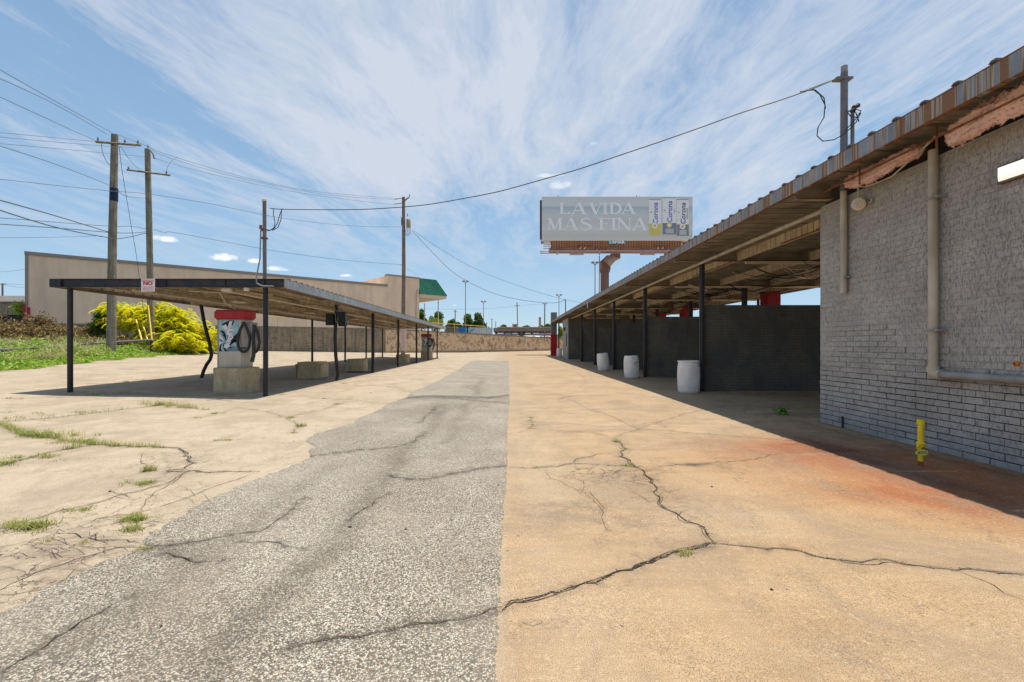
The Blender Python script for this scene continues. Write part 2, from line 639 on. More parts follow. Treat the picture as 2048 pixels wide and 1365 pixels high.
def mat_bay():
    """dark grey painted block of the bay dividers, coursing too small to build"""
    nb = newmat('dark_grey_block')
    p = nb.pos()
    s = nb.new('ShaderNodeSeparateXYZ')
    nb.put(s.inputs[0], p)
    q = comb3(nb, nb.math('ADD', s.outputs[0], nb.math('MULTIPLY', s.outputs[1], 0.999)), s.outputs[2], 0.0)
    bt = nb.new('ShaderNodeTexBrick')
    nb.put(bt.inputs['Vector'], q)
    bt.inputs['Scale'].default_value = 1.0
    bt.inputs['Mortar Size'].default_value = 0.008
    bt.inputs['Mortar Smooth'].default_value = 0.3
    bt.inputs['Brick Width'].default_value = 0.305
    bt.inputs['Row Height'].default_value = 0.081
    bt.inputs['Color1'].default_value = (0.150, 0.136, 0.108, 1)
    bt.inputs['Color2'].default_value = (0.170, 0.155, 0.124, 1)
    bt.inputs['Mortar'].default_value = (0.092, 0.084, 0.072, 1)
    n = nb.noise(nb.scl(p, 1, 1, 0.6), 1.3, 6, 0.7, 0.4)
    c = nb.mix(nb.ramp(n, (0.42, 0.0), (0.6, 0.75)), bt.outputs['Color'], (0.078, 0.078, 0.076))
    dr = nb.noise(nb.scl(p, 9, 9, 0.8), 1.0, 4, 0.6)
    top = nb.ramp(nb.math('MULTIPLY', s.outputs[2], 0.4), (0.88, 0.0), (0.97, 0.7))
    c = nb.mix(nb.math('MULTIPLY', nb.ramp(dr, (0.62, 0.0), (0.7, 1.0)), top), c, (0.42, 0.40, 0.36))
    hh = nb.math('ADD', bt.outputs['Fac'], nb.math('MULTIPLY', nb.noise(p, 40, 3, 0.6), -0.4))
    return fin(nb, c, 0.75, None, nb.bump(nb.math('MULTIPLY', hh, -1.0), 0.5, 0.01))


def mat_retaining(light):
    nb = newmat('peeling_buff_retaining_wall' if light else 'stained_grey_retaining_wall')
    p = nb.pos()
    if light:
        n = nb.noise(nb.scl(p, 1, 1, 0.8), 1.7, 8, 0.74, 0.6)
        c = nb.ramp(nb.noise(p, 0.8, 5, 0.6), (0.3, (0.58, 0.40, 0.24)), (0.7, (0.72, 0.54, 0.35)))
        c = nb.mix(nb.ramp(n, (0.51, 0.0), (0.57, 0.85)), c, (0.22, 0.155, 0.10))
        s = nb.new('ShaderNodeSeparateXYZ')
        nb.put(s.inputs[0], p)
        low = nb.ramp(nb.math('ADD', s.outputs[2], nb.math('MULTIPLY', n, 0.9)), (0.55, 0.9), (1.05, 0.0))
        c = nb.mix(low, c, (0.085, 0.075, 0.065))
    else:
        n = nb.noise(nb.scl(p, 1.6, 1.6, 0.25), 1.5, 6, 0.7, 0.3)
        c = nb.ramp(n, (0.3, (0.16, 0.125, 0.09)), (0.5, (0.27, 0.215, 0.15)), (0.72, (0.45, 0.35, 0.23)))
        n2 = nb.noise(nb.scl(p, 1, 1, 5), 1.2, 5, 0.7)
        c = nb.mix(nb.ramp(n2, (0.5, 0.0), (0.65, 0.6)), c, (0.09, 0.075, 0.06))
    return fin(nb, c, 0.9, None, nb.bump(nb.noise(p, 9, 6, 0.7), 0.5, 0.06))


def mat_fascia():
    nb = newmat('rust_streaked_fascia')
    p = nb.pos()
    s = nb.new('ShaderNodeSeparateXYZ')
    nb.put(s.inputs[0], p)
    q = comb3(nb, s.outputs[1], nb.math('MULTIPLY', s.outputs[2], 0.015), 0.0)
    n = nb.noise(q, 7.5, 3, 0.6)
    n2 = nb.noise(q, 30, 3, 0.65)
    c = nb.ramp(nb.noise(p, 3, 4, 0.6), (0.3, (0.16, 0.175, 0.205)), (0.7, (0.27, 0.29, 0.325)))
    f = nb.math('ADD', n, nb.math('MULTIPLY', nb.math('SUBTRACT', n2, 0.5), 0.5))
    c = nb.mix(nb.ramp(f, (0.475, 0.0), (0.505, 0.9)), c, (0.42, 0.33, 0.21))
    c = nb.mix(nb.ramp(f, (0.53, 0.0), (0.57, 0.92)), c, (0.20, 0.085, 0.03))
    return fin(nb, c, 0.55, 0.1, nb.bump(n2, 0.15, 0.005), 0.4)


def leafmat(name, *cols, trans=0.35, rough=0.55):
    nb = newmat(name)
    rp = nb.new('ShaderNodeNewGeometry').outputs['Random Per Island']
    p = nb.pos()
    n = nb.noise(p, 1.1, 3, 0.6)
    f = nb.math('ADD', nb.math('MULTIPLY', rp, 0.6), nb.math('MULTIPLY', n, 0.45), clamp=True)
    k = len(cols)
    c = nb.ramp(f, *[(0.12 + 0.76 * i / (k - 1), cc) for i, cc in enumerate(cols)])
    tr = nb.new('ShaderNodeBsdfTranslucent')
    nb.put(tr.inputs[0], c)
    mx = nb.new('ShaderNodeMixShader')
    mx.inputs[0].default_value = trans
    fin(nb, c, rough, None, None, 0.2)
    nb.l.new(nb.b.outputs[0], mx.inputs[1])
    nb.l.new(tr.outputs[0], mx.inputs[2])
    nb.l.new(mx.outputs[0], nb.n['Material Output'].inputs[0])
    return nb.mat


def flat(name, c, rough=0.7, metal=0.0, var=0.15, spec=0.3):
    return weathered(name, c, tuple(min(1, x * (1 + var)) for x in c), 4, rough, 0.06, 50, metal=metal, spec=spec)


m_conc = mat_concrete()
m_asph = mat_asphalt()
m_brick = mat_brick()
m_mortar = mat_mortar()
m_bay = mat_bay()
m_wall_d = mat_retaining(False)
m_wall_l = mat_retaining(True)
m_fascia = mat_fascia()
m_black = weathered('black_painted_steel', (0.014, 0.015, 0.019), (0.028, 0.028, 0.034), 5, 0.42, 0.15, 60, (0.12, 0.075, 0.05), 0.18)
m_beam = weathered('blackened_beam_steel', (0.02, 0.022, 0.028), (0.04, 0.04, 0.045), 4, 0.5, 0.15, 60, (0.11, 0.055, 0.03), 0.25, (2, 2, 2))
m_rusty = weathered('rusted_purlin', (0.54, 0.46, 0.33), (0.72, 0.63, 0.48), 4, 0.75, 0.35, 50, (0.30, 0.15, 0.06), 0.5, (7, 7, 1.2))
m_deck = weathered('corroded_roof_deck', (0.21, 0.185, 0.14), (0.39, 0.35, 0.275), 2.2, 0.75, 0.3, 50, (0.20, 0.10, 0.045), 0.4, (1.2, 5, 1))
m_rust = weathered('red_rust', (0.16, 0.055, 0.02), (0.30, 0.12, 0.045), 9, 0.85, 0.5, 60)
m_grayf = weathered('galvanised_fascia', (0.22, 0.25, 0.27), (0.36, 0.385, 0.40), 3, 0.5, 0.15, 50, (0.15, 0.13, 0.11), 0.5, metal=0.25, spec=0.4)
m_pipe = weathered('aged_cream_conduit', (0.42, 0.365, 0.27), (0.55, 0.49, 0.38), 3, 0.55, 0.12, 50, (0.17, 0.13, 0.09), 0.5)
m_gpipe = weathered('grey_painted_conduit', (0.26, 0.25, 0.235), (0.34, 0.33, 0.315), 5, 0.5, 0.1, 60, (0.19, 0.14, 0.09), 0.4)
m_tube = weathered('cream_light_channel', (0.72, 0.58, 0.42), (0.84, 0.70, 0.53), 3, 0.6, 0.1, 50, (0.5, 0.34, 0.2), 0.3)
m_cable = flat('cable_rubber', (0.03, 0.03, 0.034), 0.6)
m_wire = flat('line_wire', (0.07, 0.08, 0.095), 0.6)
m_mast = weathered('weathered_steel_mast', (0.12, 0.12, 0.135), (0.19, 0.187, 0.20), 5, 0.5, 0.15, 50, (0.2, 0.12, 0.06), 0.5)
m_wood = weathered('weathered_pole_wood', (0.19, 0.165, 0.12), (0.34, 0.30, 0.225), 2.5, 0.9, 0.6, 30, (0.06, 0.052, 0.04), 0.8, (14, 14, 0.6))
m_woodb = weathered('brown_pole_wood', (0.21, 0.15, 0.11), (0.34, 0.26, 0.20), 2.5, 0.9, 0.5, 30, (0.07, 0.045, 0.03), 0.7, (12, 12, 0.6))
m_blue = flat('dark_blue_band', (0.008, 0.012, 0.045), 0.5)
m_stucco = weathered('beige_ribbed_stucco', (0.78, 0.58, 0.41), (0.86, 0.66, 0.48), 0.7, 0.9, 0.4, 20, (0.42, 0.32, 0.24), 0.42, (0.7, 0.7, 0.1))
m_trim = flat('parapet_trim', (0.28, 0.24, 0.20), 0.7)
m_green = weathered('green_metal_roof', (0.004, 0.085, 0.045), (0.01, 0.15, 0.08), 1.2, 0.35, 0.1, 30, spec=0.5)
m_soffit = flat('cream_soffit', (0.62, 0.52, 0.40))
m_red = weathered('red_painted_metal', (0.36, 0.02, 0.022), (0.47, 0.035, 0.035), 6, 0.45, 0.1, 50, (0.25, 0.03, 0.03), 0.3)
m_redbrick = weathered('red_painted_brick', (0.30, 0.008, 0.015), (0.45, 0.02, 0.03), 6, 0.6, 0.4, 30, (0.15, 0.01, 0.015), 0.4)
m_greybrick = weathered('grey_painted_brick_plain', (0.13, 0.125, 0.12), (0.21, 0.20, 0.19), 6, 0.7, 0.5, 30, (0.07, 0.07, 0.07), 0.5)
m_steel = weathered('dull_stainless_cabinet', (0.42, 0.38, 0.31), (0.56, 0.52, 0.44), 2.2, 0.42, 0.08, 40, (0.35, 0.29, 0.20), 0.35, (3, 3, 1), metal=0.35, spec=0.5)
m_steeld = weathered('side_of_cabinet', (0.30, 0.28, 0.24), (0.42, 0.39, 0.33), 2.2, 0.45, 0.08, 40, metal=0.3)
m_hose = flat('ribbed_vacuum_hose', (0.035, 0.036, 0.04), 0.5)
m_plinth = weathered('stained_plinth_concrete', (0.56, 0.44, 0.27), (0.74, 0.60, 0.39), 5, 0.95, 0.7, 45, (0.26, 0.18, 0.10), 0.6, (5, 5, 0.9), speck=0.7)
m_barrel = weathered('white_plastic_barrel', (0.80, 0.75, 0.70), (0.88, 0.84, 0.79), 4, 0.5, 0.1, 30, (0.50, 0.44, 0.38), 0.4, (6, 6, 3))
m_yellow = weathered('yellow_gas_paint', (0.78, 0.56, 0.01), (0.88, 0.67, 0.02), 12, 0.45, 0.2, 80, (0.5, 0.33, 0.02), 0.4)
m_yrail = flat('faded_yellow_rail', (0.62, 0.42, 0.14))
m_tag = flat('pale_yellow_tag', (0.72, 0.74, 0.16), 0.5)
m_ink = flat('black_ink', (0.02, 0.02, 0.02))
m_dark = flat('black_void', (0.008, 0.008, 0.01), 0.9)
m_white = flat('sign_white', (0.72, 0.68, 0.68), 0.5)
m_sred = flat('sign_red', (0.5, 0.03, 0.04), 0.5)
m_pink = flat('faded_sign_print', (0.62, 0.36, 0.38), 0.5)
m_insul = weathered('pink_insulation', (0.74, 0.44, 0.37), (0.92, 0.68, 0.58), 9, 1.0, 1.0, 28, (0.38, 0.17, 0.11), 0.5, (9, 9, 9))
m_soil = weathered('plateau_ground', (0.22, 0.19, 0.15), (0.32, 0.28, 0.22), 0.5, 0.95, 0.3, 10)
m_crack = weathered('crack_dirt', (0.022, 0.017, 0.012), (0.075, 0.055, 0.038), 30, 1.0, 0.8, 90)
m_rubble = weathered('crack_rubble', (0.22, 0.17, 0.12), (0.50, 0.42, 0.32), 60, 0.95, 0.6, 120)
m_plasw = flat('white_ceramic', (0.80, 0.70, 0.52), 0.4)
m_brownf = flat('brown_fixture_frame', (0.12, 0.08, 0.055), 0.5)
m_glass = flat('dark_window_glass', (0.03, 0.035, 0.045), 0.12, spec=0.6)
m_tyre = flat('tyre_rubber', (0.02, 0.02, 0.02), 0.8)
m_brownm = weathered('brown_billboard_steel', (0.20, 0.105, 0.085), (0.28, 0.155, 0.125), 1.2, 0.55, 0.1, 20, (0.13, 0.07, 0.05), 0.4)
m_lightm = weathered('bare_arm_pipe', (0.34, 0.25, 0.22), (0.46, 0.36, 0.32), 1.2, 0.5, 0.1, 20, (0.24, 0.16, 0.13), 0.4)
m_apron = weathered('rusty_orange_apron', (0.42, 0.16, 0.06), (0.55, 0.235, 0.10), 0.8, 0.7, 0.2, 20, (0.25, 0.09, 0.04), 0.4, (2, 2, 0.3))
m_bollard = flat('maroon_bollard', (0.24, 0.03, 0.03))
l_green = leafmat('fresh_weed_leaf', (0.08, 0.18, 0.012), (0.22, 0.40, 0.03), (0.42, 0.56, 0.07), (0.60, 0.60, 0.24))
l_brown = leafmat('dry_shrub_leaf', (0.07, 0.055, 0.02), (0.21, 0.13, 0.055), (0.38, 0.26, 0.12), (0.20, 0.23, 0.05), trans=0.3)
l_yellow = leafmat('yellow_sumac_leaf', (0.18, 0.30, 0.01), (0.52, 0.60, 0.01), (0.85, 0.78, 0.01), (0.90, 0.58, 0.015), trans=0.45)
l_tree = leafmat('tree_leaf', (0.04, 0.085, 0.012), (0.08, 0.16, 0.022), (0.15, 0.24, 0.04))
l_bright = leafmat('yellowgreen_leaf', (0.16, 0.20, 0.02), (0.30, 0.32, 0.03), (0.4, 0.4, 0.05))
l_grass = leafmat('pavement_grass', (0.09, 0.17, 0.02), (0.20, 0.28, 0.04), (0.38, 0.36, 0.11), (0.55, 0.45, 0.22))
l_straw = leafmat('dry_grass', (0.34, 0.32, 0.13), (0.50, 0.44, 0.22), (0.28, 0.42, 0.09))
l_plant = leafmat('bright_leaf', (0.06, 0.15, 0.02), (0.12, 0.26, 0.04), (0.18, 0.34, 0.06))
m_bark = flat('brown_bark', (0.10, 0.075, 0.05), 0.9)
# ================================================================== CRACK LINES
# each: (list of points in the photograph, half width in metres, on asphalt?)
CR = [
    ([(1004, 1222), (1030, 1210), (1070, 1197), (1120, 1185), (1170, 1172), (1215, 1158), (1260, 1140), (1300, 1122), (1345, 1108), (1385, 1100), (1430, 1087)], 0.011),
    ([(1008, 1213), (1050, 1208), (1100, 1196), (1150, 1180), (1190, 1160), (1235, 1147), (1290, 1129), (1340, 1106)], 0.004),
    ([(1430, 1087), (1480, 1092), (1550, 1098), (1600, 1105), (1650, 1118), (1700, 1124), (1760, 1122), (1820, 1132), (1900, 1136), (1960, 1140), (2060, 1152)], 0.008),
    ([(1640, 1114), (1700, 1130), (1770, 1130), (1830, 1133)], 0.004),
    ([(1430, 1087), (1415, 1070), (1405, 1055), (1375, 1042), (1350, 1028), (1325, 1010), (1310, 985), (1300, 960), (1285, 940), (1262, 932), (1245, 915), (1243, 905), (1245, 890), (1230, 878)], 0.012),
    ([(1400, 1050), (1370, 1046), (1352, 1032), (1362, 1026), (1385, 1036)], 0.004),
    ([(1230, 875), (1280, 858), (1330, 840), (1400, 820), (1460, 812)], 0.004),
    ([(1280, 860), (1245, 845), (1215, 830), (1170, 815), (1150, 803), (1125, 795)], 0.004),
    ([(1118, 800), (1130, 794), (1160, 791), (1190, 790)], 0.005),
    ([(1262, 934), (1200, 930), (1140, 930), (1110, 935), (1060, 937), (1020, 935)], 0.006),
    ([(1125, 932), (1160, 918), (1200, 908), (1240, 906)], 0.005),
    ([(1300, 936), (1350, 930), (1390, 928), (1440, 925), (1500, 920), (1560, 906)], 0.004),
    ([(1350, 929), (1380, 931), (1400, 929)], 0.012),
    ([(1090, 940), (1100, 957), (1140, 975), (1170, 985), (1185, 1000), (1205, 1025), (1204, 1040), (1215, 1060)], 0.0016),
    ([(1160, 980), (1180, 984), (1200, 1005), (1207, 1022)], 0.0014),
    ([(1062, 835), (1066, 845), (1060, 858)], 0.005),
    ([(1020, 867), (1060, 858), (1110, 860), (1170, 866), (1225, 873)], 0.0035),
    ([(1020, 822), (1060, 815), (1100, 812), (1160, 818)], 0.003),
    ([(1270, 1110), (1290, 1125)], 0.002), ([(1045, 1248), (1062, 1252), (1078, 1247), (1080, 1242)], 0.002),
    ([(1910, 1140), (1960, 1160), (2010, 1185), (2060, 1205)], 0.003),
    ([(1265, 985), (1280, 995), (1300, 1004), (1318, 1003)], 0.003),
    # left slab
    ([(0, 848), (50, 870), (110, 877), (150, 885), (200, 890), (245, 893), (330, 895), (360, 898), (370, 910), (380, 928), (370, 938), (330, 943), (410, 945), (460, 945), (515, 945)], 0.011),
    ([(0, 933), (40, 920), (100, 905), (180, 890)], 0.012),
    ([(380, 942), (350, 960), (300, 978), (240, 990), (200, 1005), (150, 1015), (60, 1040), (0, 1052)], 0.006),
    ([(375, 948), (330, 975), (290, 1000), (280, 1020)], 0.004),
    ([(510, 948), (430, 975), (340, 1010), (270, 1028), (190, 1040), (130, 1062)], 0.004),
    ([(110, 1065), (180, 1075), (200, 1080), (240, 1080), (277, 1086)], 0.006),
    ([(300, 905), (285, 905), (280, 915), (285, 925), (298, 935)], 0.004),
    ([(280, 1095), (235, 1098), (150, 1120), (60, 1150), (0, 1182)], 0.004),
    ([(0, 1190), (90, 1180), (150, 1140)], 0.003), ([(0, 1095), (60, 1082), (110, 1068)], 0.003),
    ([(180, 1075), (188, 1068), (195, 1080), (215, 1088)], 0.008),
    ([(0, 844), (120, 835), (200, 825), (330, 810), (400, 818), (418, 820)], 0.006),
    ([(470, 815), (540, 825), (575, 838), (595, 850), (588, 866)], 0.005),
    ([(575, 834), (640, 822), (675, 810), (694, 803)], 0.006),
    ([(380, 885), (440, 882), (480, 878), (580, 877)], 0.003),
    ([(620, 796), (700, 800), (760, 806), (812, 806)], 0.005), ([(690, 772), (770, 772), (800, 778), (822, 786)], 0.005),
    ([(770, 754), (850, 759)], 0.007), ([(835, 737), (910, 739)], 0.007), ([(0, 798), (60, 797), (130, 790), (160, 793), (220, 787), (300, 790), (420, 791), (520, 797)], 0.006),
    ([(0, 895), (60, 885), (110, 880)], 0.004), ([(440, 700), (560, 716), (640, 731)], 0.003),
    # far lane
    ([(1020, 790), (1100, 789), (1160, 793)], 0.004), ([(1150, 745), (1165, 752), (1172, 765), (1160, 776)], 0.004),
    ([(1020, 741), (1100, 743), (1160, 738)], 0.005),
    # joint beside the brick wall and across the bays
    ([(1396, 790), (1460, 806), (1540, 827), (1640, 856), (1760, 886), (1900, 922), (2060, 962)], 0.006),
]
CRA = [
    ([(1004, 1222), (960, 1237), (900, 1250), (850, 1255), (760, 1270), (690, 1278), (640, 1286), (560, 1303)], 0.006),
    ([(1018, 935), (960, 940), (900, 950), (860, 958), (820, 960), (780, 955), (772, 948)], 0.006),
    ([(300, 1099), (360, 1096), (440, 1080), (520, 1066), (560, 1045), (590, 1018), (610, 995)], 0.004),
    ([(330, 1110), (400, 1128), (450, 1125)], 0.004), ([(480, 1088), (560, 1095), (610, 1102)], 0.003),
    ([(0, 1350), (60, 1315), (130, 1270), (180, 1242), (230, 1212), (270, 1195)], 0.005),
    ([(700, 1045), (730, 1020), (750, 1003), (780, 985)], 0.003), ([(620, 915), (700, 905), (790, 896), (828, 887), (850, 866)], 0.005),
    ([(790, 800), (860, 793), (935, 796), (980, 797), (1015, 792)], 0.014), ([(865, 795), (940, 802), (1016, 808)], 0.006),
    ([(875, 815), (850, 835), (840, 850)], 0.004),
]
_fr = random.Random(21)


def alligator(cx, cy, rx, ry, n):
    out = []
    for _ in range(n):
        a = _fr.random() * 6.28
        q = math.sqrt(_fr.random())
        x, y = cx + rx * q * math.cos(a), cy + ry * q * math.sin(a)
        an = _fr.uniform(-0.5, 0.5)
        pts = [(x, y)]
        for _k in range(_fr.randint(2, 4)):
            an += _fr.uniform(-0.7, 0.7)
            sx_ = _fr.uniform(8, 20)
            x += sx_ * math.cos(an)
            y += sx_ * math.sin(an) * 0.42
            pts.append((x, y))
        out.append((pts, 0.0017))
    return out


CR += alligator(1210, 950, 95, 16, 42) + alligator(200, 1065, 190, 45, 75) + alligator(330, 930, 60, 30, 14) + alligator(90, 1130, 110, 40, 30)
CR += alligator(1330, 1010, 25, 20, 6) + alligator(300, 975, 120, 25, 20)


def world_line(px_):
    pts = [G(*q) for q in px_]
    out = []
    for a, b in zip(pts, pts[1:]):
        L = (b - a).length
        k = max(1, int(L / (0.035 + 0.006 * a.y)))
        for i in range(k):
            out.append(a.lerp(b, i / k))
    out.append(pts[-1])
    # wander
    res = []
    for i, p in enumerate(out):
        amp = 0.017 + 0.003 * p.y
        if 0 < i < len(out) - 1:
            jx = mnoise.noise(Vector((p.x * 7, p.y * 7, 3.1))) * amp * 1.6 + _fr.uniform(-1, 1) * amp * 0.35
            jy = mnoise.noise(Vector((p.x * 7, p.y * 7, 9.7))) * amp * 1.6 + _fr.uniform(-1, 1) * amp * 0.35
            p = Vector((p.x + jx, p.y + jy, p.z))
        res.append(p)
    return res


CRW = [(world_line(a), b) for a, b in CR]
CRAW = [(world_line(a), b) for a, b in CRA]


def ribbon(mb, pts, hw, lift):
    vs = []
    n = len(pts)
    for i, p in enumerate(pts):
        t = pts[min(i + 1, n - 1)] - pts[max(i - 1, 0)]
        t.z = 0
        if t.length < 1e-6:
            t = Vector((1, 0, 0))
        t.normalize()
        nn = Vector((-t.y, t.x, 0))
        e = min(1.0, 0.25 + min(i, n - 1 - i) / 3)
        w1 = hw * e * _fr.uniform(0.25, 1.35) + 0.0006
        w2 = hw * e * _fr.uniform(0.25, 1.35) + 0.0006
        for s_ in (w1, -w2):
            q = p + nn * s_
            vs.append((q.x, q.y, gz(q.x, q.y) + lift))
    mb.add(vs, [(2 * i, 2 * i + 1, 2 * i + 3, 2 * i + 2) for i in range(n - 1)])


# ================================================================== GROUND SHEET
def axis(fine_to, step, grow, far):
    a = [0.0]
    while a[-1] < fine_to:
        a.append(a[-1] + step)
    s_ = step
    while a[-1] < far:
        s_ *= grow
        a.append(a[-1] + s_)
    return a


pos_ = axis(5.6, 0.032, 1.07, 500)
xs = np.array(sorted([-v for v in pos_[1:]] + pos_))
ys = [0.9]
while ys[-1] < 40:
    ys.append(ys[-1] + max(0.013, ys[-1] * 0.007))
s_ = 0.4
while ys[-1] < 1500:
    s_ *= 1.12
    ys.append(ys[-1] + s_)
yb = [0.9]
s_ = 0.1
while yb[-1] > -60:
    s_ *= 1.5
    yb.append(yb[-1] - s_)
ys = np.array(sorted(yb[1:]) + ys)
XX, YY = np.meshgrid(xs, ys)
ZZ = ground_np(XX, YY)


def spread(lines, sig, amp=1.0):
    """soft mask that follows the crack lines"""
    m = np.zeros_like(XX)
    for pts, hw in lines:
        pp = np.array([(p.x, p.y) for p in pts])[::2]
        for (x, y) in pp:
            s2 = sig * (1 + 0.10 * y)
            i0, i1 = np.searchsorted(xs, (x - 3 * s2, x + 3 * s2))
            j0, j1 = np.searchsorted(ys, (y - 3 * s2, y + 3 * s2))
            if i1 > i0 and j1 > j0:
                q = np.exp(-((XX[j0:j1, i0:i1] - x) ** 2 + (YY[j0:j1, i0:i1] - y) ** 2) / (2 * s2 * s2))
                m[j0:j1, i0:i1] = np.maximum(m[j0:j1, i0:i1], q * amp)
    return m


def blob(ax, ay, rx, ry, rot=0.0, X=None, Y=None):
    X = XX if X is None else X
    Y = YY if Y is None else Y
    c = G(ax, ay)
    u = (X - c.x) * math.cos(rot) + (Y - c.y) * math.sin(rot)
    v = -(X - c.x) * math.sin(rot) + (Y - c.y) * math.cos(rot)
    return np.exp(-((u / rx) ** 2 + (v / ry) ** 2))


main = [c for c in CRW if c[1] >= 0.005]
sink = spread(main, 0.016)
dirt_or_shade = 0.75 * spread(main, 0.035)
dirt_or_shade = np.maximum(dirt_or_shade, 0.55 * spread([c for c in CRW if c[1] < 0.005], 0.02))
dirt_or_shade = np.clip(dirt_or_shade + 0.85 * blob(1215, 1030, 0.22, 0.5, 0.5) + 0.55 * blob(1240, 965, 0.5, 0.3) + 0.35 * blob(1400, 1095, 0.5, 0.12) + 0.5 * blob(1090, 1030, 0.25, 0.4)
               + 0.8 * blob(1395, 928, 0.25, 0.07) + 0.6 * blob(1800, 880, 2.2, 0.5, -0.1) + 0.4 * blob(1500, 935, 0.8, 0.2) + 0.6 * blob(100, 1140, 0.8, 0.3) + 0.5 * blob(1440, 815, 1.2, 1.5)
               + 0.75 * np.clip((XX - 0.0187 * YY - 4.0) / 0.8, 0, 1) * np.clip((YY - 4) / 4, 0.35, 1) * (YY < 55) + 0.38 * ((XX > -11.3) & (XX < -5.7) & (YY > 11.2) & (YY < 44)), 0, 1)  # last two terms paint the shade under both canopies, plus bay oil stains
ally = np.clip(1.2 * blob(1215, 950, 0.55, 0.35) + 1.1 * blob(180, 1075, 1.1, 0.7) + 0.9 * blob(60, 1130, 1.0, 0.4) + 0.8 * blob(330, 930, 0.6, 0.5) + 0.6 * blob(740, 795, 1.0, 1.0) + 0.5 * blob(1100, 815, 0.6, 0.8), 0, 1)
Xl = XX - 0.0187 * YY
rust = np.clip(0.8 * blob(1800, 925, 1.5, 0.6, -0.15) + 0.6 * blob(1990, 1000, 1.3, 0.5, -0.2) + 0.5 * np.exp(-((XX - 0.0187 * YY - 3.9) / 0.45) ** 2) * np.exp(-((YY - 4.6) / 2.2) ** 2) + 0.7 * blob(1950, 960, 0.9, 0.55) + 0.65 * blob(1560, 895, 1.0, 0.6) + 0.45 * blob(1850, 990, 0.9, 0.3)
               + 0.35 * np.exp(-((Xl - 4.9) / 0.4) ** 2) * (YY > 3) * (YY < 8.2), 0, 1)
maroon = np.clip(1.1 * np.exp(-((Xl - 4.15) / 0.22) ** 2) * np.exp(-((YY - 5.3) / 1.6) ** 2) + 0.5 * blob(1720, 905, 0.9, 0.25), 0, 1)
warm = np.clip(0.95 * blob(1740, 930, 2.0, 1.1) + 0.6 * blob(1950, 1010, 1.6, 0.9) + 0.35 * blob(1500, 1250, 3, 2) * (XX > 0) + 0.3 * np.exp(-((XX - 0.1) / 0.08) ** 2) + 0.55 * blob(1185, 1000, 0.07, 0.35, 0.4), 0, 1)
xe = np.interp(YY, [e[0] for e in EDGE], [e[1] for e in EDGE])
bank = np.clip((xe - XX) / 0.25 + 0.5, 0, 1)
micro = np.zeros_like(XX)
for j, y in enumerate(ys):
    if 0.5 < y < 60:
        pass
ZZ = ZZ - 0.004 * sink + 0.006 * np.sin(XX * 1.7 + 0.6 * YY) * np.sin(YY * 1.1) * (YY < 60)
nx, ny = len(xs), len(ys)
idx = np.arange(nx * ny).reshape(ny, nx)
F = np.stack([idx[:-1, :-1], idx[:-1, 1:], idx[1:, 1:], idx[1:, :-1]], -1).reshape(-1, 4)
V = np.stack([XX, YY, ZZ], -1).reshape(-1, 3)
lot = np_mesh('ground', V, F, m_conc, attrs={'dirt_or_shade': dirt_or_shade.ravel(), 'alligator': ally.ravel(), 'rust': rust.ravel(), 'maroon': maroon.ravel(),
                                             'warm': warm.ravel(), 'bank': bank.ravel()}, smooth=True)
structure(lot)
lot['label'] = 'cracked tan concrete lot with rust stains beside the brick wall'


def wave(x, y):
    return 0.006 * math.sin(x * 1.7 + 0.6 * y) * math.sin(y * 1.1) if y < 60 else 0.0


_gz0 = gz


def gz(x, y):
    return _gz0(x, y) + wave(x, y)


mb = MB()
for pts, hw in CRW:
    if hw < 0.0065:
        ribbon(mb, pts, hw * 0.6, 0.003)
        continue
    ribbon(mb, pts, hw * 0.45, 0.0022)
    # broken strands that leave and rejoin the main line
    for side_ in (-1, 1, 1):
        i = 0
        while i < len(pts) - 6:
            n_ = _fr.randint(4, 14)
            if _fr.random() < 0.6:
                seg = []
                m_s = min(n_, len(pts) - i)
                amp_ = hw * _fr.uniform(1.0, 3.0)
                for q in range(m_s):
                    a_, b_ = pts[max(i + q - 1, 0)], pts[min(i + q + 1, len(pts) - 1)]
                    t_ = (b_ - a_)
                    t_ = t_.normalized() if t_.length > 1e-6 else Vector((1, 0, 0))
                    seg.append(pts[i + q] + Vector((-t_.y, t_.x, 0)) * side_ * (amp_ * math.sin(math.pi * q / max(1, m_s - 1)) + _fr.uniform(-1, 1) * hw * 0.5))
                if len(seg) > 2:
                    ribbon(mb, seg, hw * _fr.uniform(0.15, 0.42), 0.0026)
            i += n_
ck = mb.build('pavement_crack', m_crack, parent=lot)
stuff(ck)
# crumbs of broken concrete in the wide cracks
mb = MB()
for pts, hw in CRW:
    if hw < 0.0075:
        continue
    for p in pts:
        if p.y > 11:
            continue
        for _ in range(5):
            q = p + Vector((_fr.gauss(0, hw * 1.4), _fr.gauss(0, hw * 1.4), 0))
            r_ = _fr.uniform(0.0025, 0.008)
            z0 = gz(q.x, q.y) - 0.003
            ring = [(q.x + r_ * math.cos(a) * _fr.uniform(0.6, 1.3), q.y + r_ * math.sin(a) * _fr.uniform(0.6, 1.3), z0) for a in (0.3, 1.6, 2.8, 4.0, 5.2)]
            top = [(q.x + (a[0] - q.x) * 0.6, q.y + (a[1] - q.y) * 0.6, z0 + r_ * _fr.uniform(0.7, 1.3)) for a in ring]
            mb.prism(ring, top)
stuff(mb.build('rubble', m_rubble, parent=lot))

